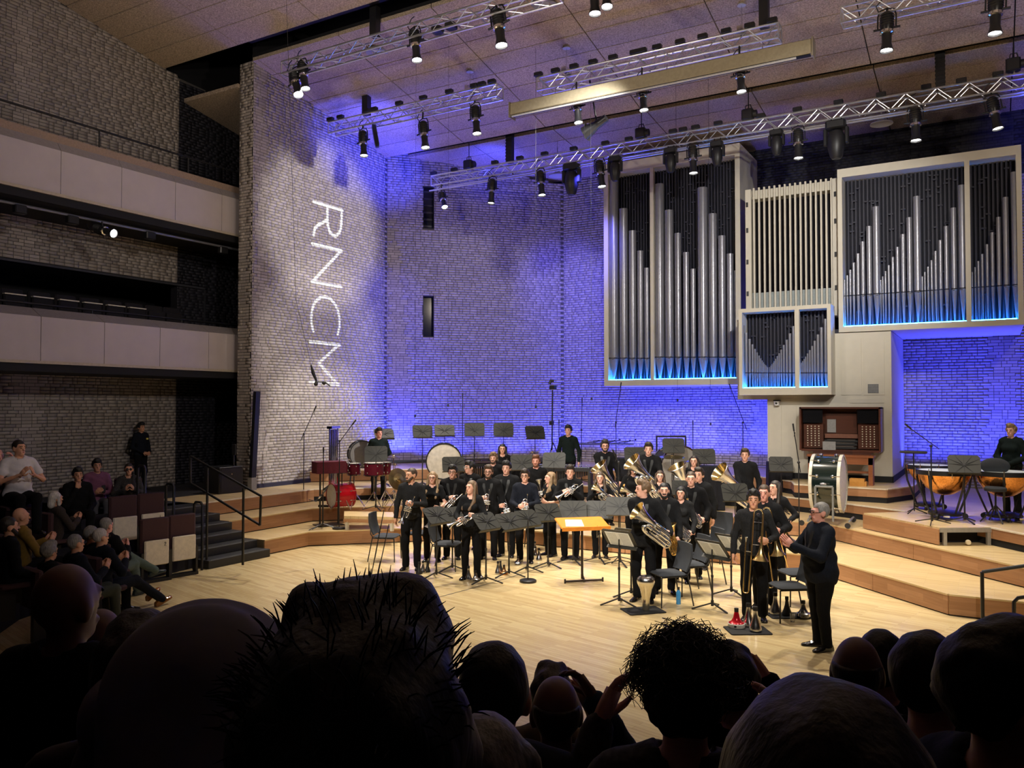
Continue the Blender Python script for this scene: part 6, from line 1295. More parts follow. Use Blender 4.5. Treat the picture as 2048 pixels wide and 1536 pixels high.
# ------------------------------------------------------------------ microphone stands
def mst(label, ft, z, dep, top, tip=None, tail=None, **kw):
    b = atz(*ft, z) if dep is None else None
    if b is None: b = atd(ft[0], 900, dep); b.z = z
    d = (b + Vector((0, 0, 1)) - CAM).dot(_fw); t = atd(*top, d); return mic_stand(label, b, t, tip and atd(*tip, d), tail=tail and atd(*tail, d), **kw)
mst('tall black boom stand standing free in front of the white brick wall', (607, 1004), .6, None, (609, 868), (628, 822), (601, 882))
mst('black boom stand leaning over the maroon drum table', (678, 1058), .3, None, (678, 882), (704, 850), (670, 896), base='round')
mst('thin straight stand beside the maroon drum table', (646, 1056), .3, None, (645, 905))
mst('tall thin straight stand against the blue wall behind the white drum', (925, 900), .9, 21.5, (924, 795))
mst('thin microphone stand between the percussionist and the camera tripod', (1118, 930), .9, 21.2, (1119, 848))
mst('tall straight stand right of the percussionist', (1163, 930), .9, 21.5, (1165, 860), (1164, 806))
mst('tall leaning boom stand under the main organ case', (1232, 930), .9, 21.5, (1232, 845), (1241, 775), (1230, 855))
mst('straight stand in front of the blue wall behind the horn players', (1386, 930), .9, 20.8, (1387, 850))
mst('long boom stand crossing the blue wall at the right', (1486, 930), .9, 20.8, (1486, 845), (1462, 778), (1494, 861))
mst('boom stand in front of the organ console', (1597, 1036), .3, 15.4, (1596, 925), (1588, 862), (1601, 945))
mst('boom stand in front of the timpani', (1864, 1048), .9, None, (1865, 892), (1822, 858), (1878, 898))
mst('microphone stand on a round base in the front row', (1056, 1164), 0, None, (1058, 1040), mic=False, base='round')
mst('microphone stand on a round base behind the conductor’s desk', (1147, 1117), 0, None, (1147, 990), mic=False, base='round')
mst('slim stand with a slanted microphone among the horn players', (1237, 1040), 0, 15.6, (1236, 925), (1231, 912), mic=True)
b = atz(735, 1215); t = thing('microphone_stand', 'pair of thin grey rods rising beside the far left chair', 'microphone stand', b, 0, 'microphone stands')
for (u0, v0, u1, v1) in ((768, 1020, 735, 1190), (778, 1048, 747, 1190)):
    d = (b - CAM).dot(_fw); MB().cyl(tuple(atd(u1, v1, d) - b), tuple(atd(u0, v0, d + .4) - b), .008, n=6).build('rod', mat('grey_rod', (.12, .12, .12), .4, .5), t, True)
    MB().cbox(tuple(atd(u1 + 4, v1 - 28, d) - b), (.03, .03, .05)).build('clamp', M_black, t)
MB().lathe([(0, 0), (.16, 0), (.15, .03), (0, .04)], n=20).build('base', M_blackm, t, True); MB().cyl((0, 0, .03), tuple(atd(741, 1190, (b - CAM).dot(_fw)) - b), .012, n=6).build('upright', M_blackm, t)
# tripod with a camera behind the band
b = atd(1106, 930, 21.3); b.z = .9; dd = 21.3; t = thing('camera_tripod', 'tall black tripod carrying a small camera against the blue wall', 'tripod', b); L = lambda u, v: tuple(atd(u, v, dd) - b)
MB().cyl(L(1104, 900), L(1105, 780), .02, n=8).build('column', M_blackm, t, True); h_ = atd(1104, 885, dd).z - .9
for k in range(3): a = 2.094 * k + .3; MB().cyl((0, 0, h_), (.5 * math.cos(a), .5 * math.sin(a), .01), .014, n=6).build('leg', M_steel if k == 1 else M_blackm, t, True)
MB().cbox(L(1106, 775), (.14, .14, .1)).build('camera_body', M_black, t); MB().tube([L(1099, 768), L(1102, 761), L(1108, 762)], .04, 8).build('lens_hood', M_black, t, True); MB().cbox(L(1103, 846), (.09, .09, .1)).build('clamp', M_black, t)
# hanging microphones on wires
for k, (u, v) in enumerate([(830, 832), (896, 811), (1072, 813), (1183, 798), (1355, 800), (1421, 848)]):
    p = atd(u, v, 18.5); y = p.y; zc = (ceil_z(y) if y < 19.4 else z3(y)); t = thing('hanging_microphone', f'tiny black microphone hanging on a wire, {ORD[k]} from the left', 'microphone', p, 0, 'microphones hung from the ceiling')
    MB().cyl((0, 0, -.03), (0, 0, .03), .022, n=8).build('capsule', M_black, t, True); MB().cyl((0, 0, .03), (0, 0, zc - p.z), .003, n=4).build('wire', M_black, t)
p = atd(635, 766, 16.0); t = thing('hanging_microphone', 'black stereo microphone bar hanging before the letter M', 'microphone', p, 0, 'microphones hung from the ceiling')
L = lambda u, v: tuple(atd(u, v, 16.0) - p)
MB().tube([L(622, 730), L(626, 745), L(633, 762)], [.012, .035, .02], 8).build('cable_grip', M_black, t, True); MB().tube([L(630, 764), L(650, 764), L(660, 772)], .014, 6).build('bar', M_black, t, True)
for q in ((632, 768), (648, 766)): MB().ball(L(*q), .04, 8, 5).build('capsule', M_black, t, True)
MB().tube([L(622, 730), L(592, 600), tuple(Vector((atd(565, 470, 16).x, atd(565, 470, 16).y, ceil_z(atd(565, 470, 16).y))) - p)], .005, 4).build('wire', M_black, t)

# ------------------------------------------------------------------ percussion
M_mar = mat('maroon_lacquer', lin(92, 22, 40), .25, 0, .1, 10); M_red = mat('red_lacquer', lin(190, 20, 36), .2, 0, .1, 10); M_skin = mat('drum_skin', lin(206, 200, 190), .7, 0, .12, 14); M_white_skin = mat('white_drum_skin', lin(225, 222, 218), .6)
def axis_M(p, d): d = Vector(d).normalized(); return Matrix.Translation(p) @ d.to_track_quat('Z', 'Y').to_matrix().to_4x4()
toC = lambda p: (Vector((CAM.x, CAM.y, p.z)) - p).normalized()
def dstand(t, M, R, z0, n=2, col=None):
    """cradle legs under a drum"""
    p = M.translation; inv = M.inverted()
    for sx in (-1, 1):
        for sy in (-1, 1):
            side = Vector((-toC(p).y, toC(p).x, 0)); a = p + side * sx * R * .72 - Vector((0, 0, R * .7)) + toC(p) * sy * .1; b = p + side * sx * R * .9 + toC(p) * sy * .25; b.z = z0; MB().cyl(tuple(inv @ a), tuple(inv @ b), .016, n=6).build('stand_leg', col or M_blackm, t)
p = atd(888, 922, 19.4); M = axis_M(p, toC(p)); t = drum('bass_drum', 'concert bass drum with a big cream head facing the audience', M, .415, .4, M_blackm, M_skin, M_blackm, 10); dstand(t, M, .42, .6)
p = atd(724, 908, 20.8); M = axis_M(p, toC(p) + Vector((.3, 0, 0))); t = drum('bass_drum', 'grey-headed bass drum standing behind the drummer', M, .34, .35, M_blackm, mat('grey_skin', (.16, .15, .14), .6), M_blackm, 8); dstand(t, M, .34, .9)
p = atd(1352, 938, 19.6); M = axis_M(p, toC(p) + Vector((.85, 0, 0))); t = drum('bass_drum', 'large bass drum with a chrome hoop behind the grey-backed music stand', M, .56, .4, mat('dim_shell', (.03, .03, .035), .3), mat('pale_skin', lin(170, 166, 160), .6), M_steel, 10); dstand(t, M, .55, .9)
p = atd(660, 990, 18.7); dr = (toC(p) * .55 + Vector((-1, -.25, 0)) * .6); M = axis_M(p + Vector((.22, .12, 0)), dr); t = drum('kick_drum', 'shiny red kick drum with a white front head', M, .27, .46, M_red, M_white_skin, mat('red_hoop', lin(150, 14, 28), .3), 8)
for sx in (-1, 1): MB().cyl((sx * .2, -.1 * 0, .1), (sx * .3, .0, .18), .01, n=6).build('spur', M_steel, t)
p = atd(1658, 966, 16.4); dr = _rt * 1.0 + toC(p) * .5; M = axis_M(p, dr)
t = drum('bass_drum', 'large dark green concert bass drum on a wheeled frame', M, .555, .52, mat('dark_green_shell', (.007, .014, .012), .15, 0, .2, 30, coat=.5), M_white_skin, mat('pale_hoop', lin(210, 205, 190), .3), 10, hoopw=.05)
z0 = .6; fr = thing('wheeled_drum_trolley', 'grey wheeled steel frame carrying the green bass drum', 'drum trolley', (p.x, p.y, z0)); gm = mat('frame_grey', (.25, .26, .26), .4, .4); dn = Vector(dr).normalized(); sd = Vector((-dn.y, dn.x, 0))
f = -sd * .62 if (-sd).dot(toC(p)) > 0 else sd * .62
for k in (-.16, .16): MB().cyl(tuple(f + dn * k + Vector((0, 0, .12))), tuple(f + dn * k + Vector((0, 0, .78))), .022, n=6).build('upright', gm, fr)
MB().cyl(tuple(f - dn * .16 + Vector((0, 0, .78))), tuple(f + dn * .16 + Vector((0, 0, .78))), .022, n=6).build('cross_bar', gm, fr); MB().lathe([(.06, 0), (.08, .01), (.06, .03)], f + Vector((0, 0, .82)), (0, 0, 1), 8).build('crest', M_steel, fr)
for s_ in (-1, 1):
    MB().cyl(tuple(f - dn * .3 + Vector((0, 0, .1))) if s_ < 0 else tuple(f + dn * .45 + Vector((0, 0, .14))), tuple(-f * .6 + dn * .4 * s_ + Vector((0, 0, .1))), .022, n=6).build('base_bar', gm, fr)
    for q in (f + dn * .42 * s_, -f * .6 + dn * .4 * s_): MB().lathe([(0, -.02), (.05, -.02), (.055, 0), (.05, .02), (0, .02)], q + Vector((0, 0, .055)), tuple(sd), 12).build('castor', M_black, fr, True)
# drum kit toms on a low platform
dp = thing('drum_platform', 'low wooden platform on legs carrying the drum kit', 'platform')
q = [atz(688, 1032, .6), atz(790, 1034, .6)]; bk = [Vector((-13.0, 14.95, .6)), Vector((-11.6, 16.2, .6))]
A0, A1 = q; MB().prism([(A0.x, A0.y), (A1.x, A1.y), (A1.x - .55, A1.y + .62), (A0.x - .55, A0.y + .62)], .54, .6).build('deck', M_tread, dp)
d_ = (A1 - A0); MB().prism([(A0.x, A0.y - .02), (A1.x, A1.y - .02), (A1.x, A1.y), (A0.x, A0.y)], .47, .54).build('front_rail', M_face, dp)
for t_ in (.05, .93): c = A0 + d_ * t_; MB().box((c.x - .03, c.y - .01, .3), (c.x + .03, c.y + .05, .5)).build('leg', M_white, dp)
for k, (u, v, w_, hh, dep) in enumerate([(684, 935, 24, 20, 18.6), (708, 938, 26, 22, 18.8), (748, 938, 40, 24, 18.6), (771, 937, 22, 24, 18.9)]):
    c = atd(u, v, dep); R = w_ / 2 * dep / FPX; D = hh * dep / FPX; t = drum('tom_tom', f'maroon tom-tom with chrome lugs, {ORD[k]} from the left', Matrix.Translation(c), R, D, M_mar, M_skin, M_steel, 6, 'maroon tom-toms', .02)
    zf = .6 - c.z; MB().cyl((0, 0, -D / 2), (0, 0, zf + .25), .014, n=7).build('stand_pole', M_steel, t, True)
    for j in range(3): a = 2.094 * j + k; MB().cyl((0, 0, zf + .4), (.26 * math.cos(a), .26 * math.sin(a), zf + .01), .011, n=6).build('stand_leg', M_steel, t, True)
for lab, u, v, dep, R, tv in [('bronze cymbal right of the drummer, upper one', 787, 913, 19.4, .15, (.1, 0, 1)), ('bronze cymbal right of the drummer, lower one', 790, 930, 19.2, .17, (0, .1, 1)), ('large dull cymbal standing on edge beside the cornet player', 797, 958, 18.4, .25, (.92, -.35, .25)), ('bronze cymbal behind the red-haired man', 1065, 906, 19.6, .18, (-.15, 0, 1)), ('bronze cymbal in front of the chrome-hooped drum', 1344, 913, 18.6, .28, (.04, -.1, 1)), ('lower bronze cymbal near the looking-down woman', 1385, 922, 18.4, .2, (0, 0, 1))]:
    cymbal(lab, atd(u, v, dep), .6, R, tv)
# trap table, tubular bells, keyboards, trays
c = atd(658, 934, 18.2); t = thing('trap_table', 'small table covered with a maroon cloth beside the drums', 'table', (c.x, c.y, .3), turn(c, 20)); zt = atd(658, 923, 18.2).z - .3
MB().box((-.32, -.18, zt - .03), (.32, .18, zt)).build('table_top', M_black, t); mb = MB(); n = 28
ring_ = lambda k, zz_: [((.34 + k * .012 * math.sin(7 * a)) * (1 if abs(math.cos(a)) > abs(math.sin(a)) * 1.8 else abs(math.cos(a)) / (abs(math.sin(a)) + 1e-6) / 1.8) * (1 if math.cos(a) > 0 else -1), (.2 + k * .01 * math.sin(9 * a)) * (1 if abs(math.sin(a)) * 1.8 > abs(math.cos(a)) else abs(math.sin(a)) * 1.8 / (abs(math.cos(a)) + 1e-6)) * (1 if math.sin(a) > 0 else -1), zz_) for a in np.linspace(0, 2 * PI, n, endpoint=False)]
mb.loft([ring_(0, zt + .004), ring_(0, zt - .01), ring_(1, zt - .13), ring_(1.6, zt - .25)], True); mb.build('cloth', mat('maroon_cloth', lin(88, 24, 44), .9, 0, .25, 40), t, True)
MB().cyl((-.2, 0, 0), (-.2, 0, zt - .03), .02, n=8).build('pole', M_blackm, t); MB().cyl((.22, 0, 0), (.22, 0, zt - .03), .02, n=8).build('pole', M_blackm, t); MB().box((-.3, -.2, 0), (.3, .2, .02)).build('base', M_blackm, t)
c = atd(667, 925, 19.3); t = thing('tubular_bells', 'chrome tubular bells in a narrow upright frame', 'tubular bells', (c.x, c.y, .6), turn(c, 72)); zt = atd(667, 852, 19.3).z - .6
for i in range(8): MB().cyl((-.2 + .055 * i, -.03 + .06 * (i % 2), .35), (-.2 + .055 * i, -.03 + .06 * (i % 2), zt - .08), .018, n=9).build('bell_tube', M_steel, t, True)
for x in (-.3, .3): MB().cyl((x, 0, .02), (x, 0, zt), .018, n=8).build('frame_post', M_steel, t)
MB().box((-.32, -.06, zt - .06), (.32, .06, zt)).build('top_rail', M_steel, t); MB().box((-.34, -.25, 0), (-.28, .25, .05)).box((.28, -.25, 0), (.34, .25, .05)).build('foot', M_blackm, t)
def mallets(label, c, z0, ang, L, bars, resm, h):
    t = thing('keyboard_percussion', label, 'vibraphone', (c.x, c.y, z0), turn(c, ang)); n = int(L / .052)
    for y, zz_ in ((-.13, 0), (.1, .035)):
        for i in range(n):
            if y > 0 and i % 7 in (2, 6): continue
            x = -L / 2 + L * (i + .5 + (.5 if y > 0 else 0)) / n; l = .2 - .08 * i / n; MB().box((x - .02, y - l / 2, h + zz_), (x + .02, y + l / 2, h + zz_ + .014)).build('bar', bars, t)
    for i in range(0, n): x = -L / 2 + L * (i + .5) / n; MB().cyl((x, -.13, h - .02), (x, -.13, h - .15 - .35 * (1 - i / n)), .021, n=8).build('resonator', resm, t, True)
    for y in (-.28, .28): MB().box((-L / 2 - .05, y - .015, h - .08), (L / 2 + .05, y + .015, h - .01)).build('side_rail', M_black, t)
    for x in (-L / 2, L / 2): MB().box((x - .03, -.3, .05), (x + .03, .3, h - .05)).build('end_panel', M_black, t)
    return t
c = atd(1128, 934, 19.3); mallets('vibraphone with silver bars and dark resonators before the percussionist', c, .6, -8, 1.25, mat('bar_metal', (.5, .52, .55), .3, .9), mat('resonator_grey', (.08, .085, .1), .35, .6), c.z - .6)
c = atd(968, 925, 20.4); mallets('dark xylophone below the tall music stands', c, .6, 6, 1.2, mat('rosewood_bars', (.05, .02, .014), .4), M_blackm, c.z - .6)
c = atd(1212, 887, 20.6); t = thing('mallet_tray', 'long black tray of beaters on a thin stand', 'tray', (c.x, c.y, .9), turn(c, 4)); h_ = c.z - .9
MB().box((-.68, -.13, h_ - .02), (.68, .13, h_)).build('tray', M_black, t); MB().cyl((0, 0, 0), (0, 0, h_ - .02), .014, n=7).build('pole', M_blackm, t); MB().lathe([(0, 0), (.2, 0), (.2, .02), (0, .03)], n=16).build('base', M_blackm, t)
for i in range(9): x = -.6 + .13 * i; MB().cyl((x, -.08, h_ + .02), (x + .3, .06, h_ + .05 + .02 * (i % 3)), .008, n=5).ball((x + .3, .06, h_ + .05 + .02 * (i % 3)), .022, 7, 5).build('beater', M_black if i % 3 else mat('felt_grey', (.2, .19, .18), .9), t)
c = atd(1827, 904, 15.6); t = thing('mallet_tray', 'small black tray on a single pole left of the timpani', 'tray', (c.x, c.y, .9), turn(c, 0)); h_ = c.z - .9
MB().bev((-.24, -.15, h_ - .02), (.24, .15, h_ + .02), .03).build('tray', M_black, t, True); MB().cyl((0, 0, .05), (0, 0, h_), .012, n=7).build('pole', M_blackm, t)
for k in range(3): MB().cyl((0, 0, .1), (.22 * math.cos(k * 2.09), .22 * math.sin(k * 2.09), .01), .01, n=6).build('leg', M_blackm, t)
c = atd(1342, 880, 20.4); t = thing('gong_frame', 'plain black square gong frame against the blue wall', 'gong frame', (c.x, c.y, .9), turn(c, 14)); zt = atd(1342, 871, 20.4).z - .9
MB().box((-.38, -.02, zt - .04), (.38, .02, zt)).build('top_bar', M_black, t)
for x in (-.38, .35): MB().box((x, -.02, .03), (x + .035, .02, zt - .04)).build('post', M_black, t); MB().box((x - .01, -.3, 0), (x + .045, .3, .03)).build('foot', M_black, t)
M_drape = mat('black_drape', (.006, .006, .010), .95, 0, .3, 20)
for lab, u0, u1, vt, dep, zb in [('black draped table behind the smiling tuba player', 1236, 1336, 916, 19.9, .9), ('black draped table left of the right-hand tuba player', 1400, 1448, 932, 18.6, .6), ('black draped table at the foot of the organ wall', 1535, 1582, 924, 19.6, .9), ('black draped table below the tall music stands', 1018, 1088, 922, 20.6, .9)]:
    a, b = atd(u0, vt, dep), atd(u1, vt, dep); m = (a + b) / 2; t = thing('draped_table', lab, 'table', (m.x, m.y, zb), turn(m, 5), 'draped percussion tables'); L_ = (b - a).length / 2; h_ = m.z - zb; n = 20
    mb = MB(); rg = lambda k, zz_: [(x + k * .012 * math.sin(40 * x), -.25 - k * .015 * (1 + math.sin(34 * x)), zz_) for x in np.linspace(-L_, L_, n)] + [(L_ + k * .01, .25, zz_), (-L_ - k * .01, .25, zz_)]
    mb.loft([rg(0, h_), rg(.6, h_ - .05), rg(1, h_ * .4), rg(1.4, .02)], True); mb.build('drape', M_drape, t, True); MB().box((-L_ + .02, -.22, h_ - .04), (L_ - .02, .22, h_ - .01)).build('table_top', M_black, t)
timpano('copper timpano at the back left of the set', Vector(atz(1858, 1018, .9)), .40, .3)
timpano('large copper timpano at the front left of the set', Vector(atz(1890, 1036, .9)), .46, .1)
timpano('large copper timpano at the front right of the set', Vector(atz(2008, 1040, .9)), .47, .6)
timpano('copper timpano half hidden behind the timpanist', Vector(atz(2046, 1006, .9)) + Vector((.5, .2, 0)), .40, .9)
c = atd(1990, 932, 14.6); t = thing('drum_stool', 'black padded stool back between the timpani', 'stool', (c.x, c.y, .9), turn(c, 0)); h_ = c.z - .9
MB().ball((0, 0, h_), (.235, .05, .145), 18, 10).build('back_pad', M_fabric, t, True); MB().cyl((0, .03, .1), (0, .03, h_), .016, n=7).build('pole', M_blackm, t); MB().lathe([(0, .55), (.17, .55), (.18, .6), (.15, .63), (0, .63)], (0, -.25, 0), n=18).build('seat', M_fabric, t, True)
for k in range(4): a = PI / 2 * k + .4; MB().cyl((0, -.22, .3), (.26 * math.cos(a), -.22 + .26 * math.sin(a), .01), .012, n=6).build('leg', M_blackm, t)
# hat clamps and small stands by the kick drum
c = atz(645, 1058, .3); t = thing('hi_hat_stand', 'low chrome clamp stand left of the red kick drum', 'stand', c); MB().cyl((0, 0, .05), (0, 0, .8), .012, n=7).build('pole', M_blackm, t)
for k in range(3): MB().cyl((0, 0, .12), (.34 * math.cos(k * 2.09 + .3), .34 * math.sin(k * 2.09 + .3), .01), .01, n=6).build('leg', M_blackm, t)
for k in range(5): MB().tube([(.0, 0, .72 + .03 * k), (-.1 + .05 * k, .05, .68 + .06 * k), (-.14 + .06 * k, -.05, .6 + .05 * k)], .014, 6).build('clamp', M_steel if k % 2 else M_blackm, t, True)

# ------------------------------------------------------------------ mutes, bottles and mats on the floor
alu = None; M_rmute = mat('red_mute', lin(200, 24, 40), .2, .3); M_copper = mat('copper_mute', (.75, .38, .16), .2, 1); M_bmute = mat('black_mute', (.02, .02, .02), .4)
for lab, kind, u, v, s_, c_ in [('dark straight mute by the bearded man’s shoes', 'straight', 838, 1148, .9, M_bmute), ('silver straight mute by the bearded man’s shoes', 'straight', 846, 1146, .9, None), ('black straight mute right of the bearded man’s shoes', 'straight', 855, 1144, .85, M_bmute), ('silver straight mute beside the foremost woman’s feet', 'straight', 937, 1160, 1, None), ('silver cup mute in front of the foremost woman', 'cup', 951, 1163, .9, None), ('small silver mute right of the cup mute', 'cup', 960, 1157, .7, None),
                                ('silver mute by the blazered player’s shoes', 'straight', 996, 1148, .95, None), ('copper mute in the front row', 'cup', 1008, 1149, .85, M_copper), ('black mute behind the copper mute', 'straight', 1001, 1143, .8, M_bmute), ('silver cup mute behind the front stands', 'cup', 1036, 1130, .8, None), ('silver mute near the stocky man', 'straight', 1078, 1121, 1, None), ('small silver mute behind the stocky man', 'straight', 1070, 1104, .9, None), ('silver mute under the left chairs', 'straight', 1071, 1112, .8, None)]:
    mute(kind, lab, atz(u, v), s_, c_)
c = atz(1292, 1222); c2 = atz(1286, 1222); MB().bev((-.28, -.2, 0), (.28, .2, .012), .02).build('floor_mat', M_dark, loc=(c2.x, c2.y, .0), rz=turn(c2, 25), label='small black mat under the tall euphonium mute', cat='mat')
t = thing('euphonium_mute', 'tall silver euphonium mute standing on a black mat', 'mute', c + Vector((0, 0, .012))); am = MATS['spun_aluminium']
MB().lathe([(0, 0), (.045, 0), (.05, .01), (.055, .16), (.085, .3), (.122, .38), (.127, .40)], n=24).build('body', mat('cream_metal', (.66, .6, .46), .25, .9), t, True); MB().lathe([(.127, .40), (.13, .41), (.12, .46), (.085, .49), (0, .49)], n=24).build('cap', am, t, True); MB().box((-.015, -.054, .12), (.015, -.048, .17)).build('maker_label', mat('dark_label', (.06, .03, .03), .5), t)
c = atz(1495, 1262); MB().bev((-.27, -.2, 0), (.27, .2, .012), .02).build('floor_mat', M_dark, loc=(c.x, c.y, 0), rz=turn(c, 18), label='black mat under the red mute', cat='mat')
up_ = Vector((0, 0, .012))
t = mute('cup', 'red and white cup mute on the front black mat', atz(1473, 1256) + up_, 1.25, M_rmute); MB().lathe([(.108, .002), (.11, .005), (.11, .05), (.104, .056)], n=22).build('white_band', mat('white_band', (.75, .72, .66), .5), t, True); MB().box((-.02, -.113, .02), (.01, -.109, .045)).build('maker_label', M_black, t)
mute('straight', 'silver straight mute at the back of the front black mat', atz(1497, 1254) + up_, 1.3); mute('straight', 'silver straight mute at the front of the front black mat', atz(1511, 1264) + up_, 1.35)
c = atz(1588, 1232); MB().bev((-.36, -.16, 0), (.36, .16, .012), .02).build('floor_mat', M_dark, loc=(c.x, c.y, 0), rz=turn(c, 20), label='black mat beneath the chairs beside the conductor', cat='mat')
mute('straight', 'silver mute between the chair legs beside the conductor', atz(1551, 1230) + up_, 1.3); mute('cup', 'wide silver mute beside the conductor’s trouser leg', atz(1607, 1236) + up_, 1.15); mute('straight', 'black mute in the middle of the mat beside the conductor', atz(1574, 1232) + up_, 1.1, M_bmute)
c = atz(1357, 1208); t = thing('water_bottle', 'blue water bottle under the foremost centre chair', 'bottle', c); MB().lathe([(0, 0), (.033, 0), (.035, .01), (.035, .17), (.022, .2), (.018, .215)], n=18).build('body', mat('blue_bottle', lin(60, 130, 180), .25), t, True); MB().lathe([(.019, .21), (.02, .25), (0, .252)], n=14).build('cap', M_black, t, True)
c = atz(1585, 1244); t = thing('drinking_glass', 'clear drinking glass on the floor by the mutes', 'glass', c); MB().lathe([(0, .004), (.03, .004), (.036, .12), (.033, .12), (.028, .01), (0, .01)], n=18).build('tumbler', mat('clear_glass', (.95, .95, .95), .03, trans=.95), t, True)
c = atz(1437, 1088); t = thing('wooden_block', 'pale wooden disc lying on the riser behind the trombone stands', 'disc', atz(1408 + 40, 1060, .3)); MB().lathe([(0, -.02), (.17, -.02), (.17, .02), (0, .02)], (0, 0, .17), (.3, -1, .3), 22).build('disc', mat('pale_birch', lin(210, 160, 90), .5), t, True)
# loudspeakers at the foot of the stage-left wall
p = atX(509, 962, -15.55); t = thing('column_speaker', 'tall slim black column loudspeaker leaning on the white brick wall', 'speaker', (0, 0, 0)); a, b = atX(505, 955, -15.5), atX(514, 783, -15.62)
MB().loft([[(q.x + dx, q.y + dy, q.z) for dx, dy in ((-.05, -.07), (.05, -.07), (.05, .07), (-.05, .07))] for q in (a, b)], True, True).build('cabinet', M_black, t); MB().box((a.x - .08, a.y - .08, .9), (a.x + .06, a.y + .08, a.z)).build('base', mat('plinth_grey', (.3, .29, .27), .7), t)
c = atX(455, 960, -15.6); c = atz(447, 985, .9); t = thing('bass_speaker', 'black loudspeaker box at the foot of the wall end', 'speaker', (c.x, c.y, .9), turn(c, 35)); MB().bev((-.33, -.3, 0), (.33, .3, .62), .02).build('cabinet', M_blackm, t); MB().box((-.28, -.31, .05), (.28, -.3, .57)).build('grille', M_black, t); MB().cyl((0, -.318, .45), (0, -.31, .45), .02, n=10).build('badge', M_steel, t)
t = thing('sign_holder', 'small black panel on a stalk on top of the loudspeaker', 'sign holder', (c.x + .2, c.y + .12, 1.52)); MB().cyl((0, 0, 0), (0, 0, .3), .02, n=8).build('stalk', M_black, t); MB().bev((-.06, -.02, .26), (.08, .02, .52), .015).build('panel', M_black, t)
# ================================================================== the audience
for nm, c_, v_ in (('mustard_knit', lin(128, 100, 38), .12), ('purple_knit', lin(120, 72, 100), .1), ('white_shirt', lin(205, 200, 205), .04), ('plaid_shirt', lin(150, 150, 176), .25), ('dark_print', (.03, .028, .03), .7), ('navy_wool', (.012, .014, .026), .2), ('brown_wool', (.03, .02, .016), .3), ('grey_cotton', (.07, .07, .085), .1), ('green_trousers', lin(86, 100, 92), .1), ('olive_trousers', lin(66, 72, 62), .1), ('blue_cloth', (.02, .035, .07), .2), ('tan_jacket', lin(120, 104, 84), .1)): mat(nm, c_, .9, 0, v_, 30 if v_ < .2 else 60, .1)
M_pin = mat('auditorium_seat_cloth', (.008, .007, .010), .95, 0, .2, 60)
def seat_parts():
    P = {'backrest': MB().bev((-.25, .2, .42), (.25, .29, .92), .03).mesh('backrest', M_maroon, True), 'seat_pan': MB().bev((-.23, -.22, .40), (.23, .2, .47), .03).mesh('seat_pan', M_maroon, True), 'pedestal': MB().box((-.05, -.02, 0), (.05, .24, .42)).mesh('pedestal', M_black)}
    return P
SP = seat_parts()
FOLD = {'backrest': MB().bev((-.25, .19, .42), (.25, .28, 1.06), .03).mesh('backrest', M_maroon, True), 'seat_board': MB().bev((-.215, .12, .28), (.215, .17, .70), .02).mesh('seat_board', M_seatpan, True), 'pedestal': MB().box((-.26, .14, 0), (-.22, .24, .5)).box((.22, .14, 0), (.26, .24, .5)).box((-.26, .12, .0), (.26, .26, .05)).mesh('pedestal', M_black)}
def seat(label, pos, rz, parts=SP, group='auditorium seats', sc_=None):
    r = thing('auditorium_seat', label, 'seat', pos, rz, group)
    for k, me in parts.items(): link(k, me, r)
    return r
def sit(label, u, v, fz, rz, h=1.75, st=.46, chair_=None, **kw):
    top = 1.78 * (h / 1.78) + st - .93; d = ray(u, v); p = CAM + d * ((fz + top - CAMH) / d.z); p.z = fz
    r = person(label, p, rz, h, seat=st, seed=int(u + v), **kw)
    if chair_: seat(chair_, p + Vector((0, 0, st - .46)) if False else p, rz)
    return r
# side block terraces that curve round the front of the hall
for k, (pl, z) in enumerate((([(-12.55, 10.0), (-12.3, 8.2), (-11.6, 6.4), (-9.9, 4.6), (-8.3, 3.0), (-14, 2.2), (-14, 10.0)], .3), ([(-13.5, 10.0), (-13.3, 8.2), (-12.4, 5.9), (-10.8, 4.0), (-9.5, 2.4), (-14.4, 2.2), (-14.4, 10)], .6))):
    mb = MB(); mb.prism(pl, z - .3 + .001, z + .001); struct(f'floor_curved_tier_{k + 1}', mb, M_carpet)
F_Y = PI   # facing the stage
fy_ = lambda a: PI + math.radians(a)
brown = shoe_mesh().mesh('shoe', mat('tan_leather', lin(150, 92, 30), .15, 0, .15, 20, coat=.5), True); grn = shoe_mesh().mesh('shoe', mat('dark_teal_leather', lin(38, 52, 56), .25), True)
X1 = {'legs': (((.1, -.47, .50), (.12, -.92, .20)), ((-.08, -.46, .47), (-.04, -.95, .11)))}
X1['toes'] = ((-.5, 0, .1), (-.35, 0, -.1))
X2 = {'legs': (((.05, -.44, .62), (-.22, -.72, .36)), ((-.1, -.42, .49), (-.1, -.5, .1))), 'toes': ((-.2, 0, -.4), (0, 0, 0))}
sit('grey-haired man in glasses and dark suit, front row, nearest of four', 160, 1066, 0, fy_(-8), arms=('clap', 'clap'), hair=('short', 'grey'), top='jacket', tcol='navy', legs='olive_trousers', glasses='dark', skin='warm', head=10, chair_='front row seat under the nearest grey-haired man')
sit('white-haired man in glasses with tan shoes, legs stretched out', 208, 1054, 0, fy_(6), arms=('clap', 'clap'), hair=('short', 'white'), top='jacket', tcol='navy', legs='navy', glasses='dark', skin='warm', extra=X1, shoes=brown, head=-5, chair_='front row seat under the man with tan shoes')
sit('grey-haired man hidden behind the man in tan shoes', 190, 1049, 0, fy_(4), h=1.76, arms=('lap', 'lap'), hair=('short', 'grey'), top='jacket', tcol='black', legs='black', skin='warm', chair_='front row seat under the half hidden man')
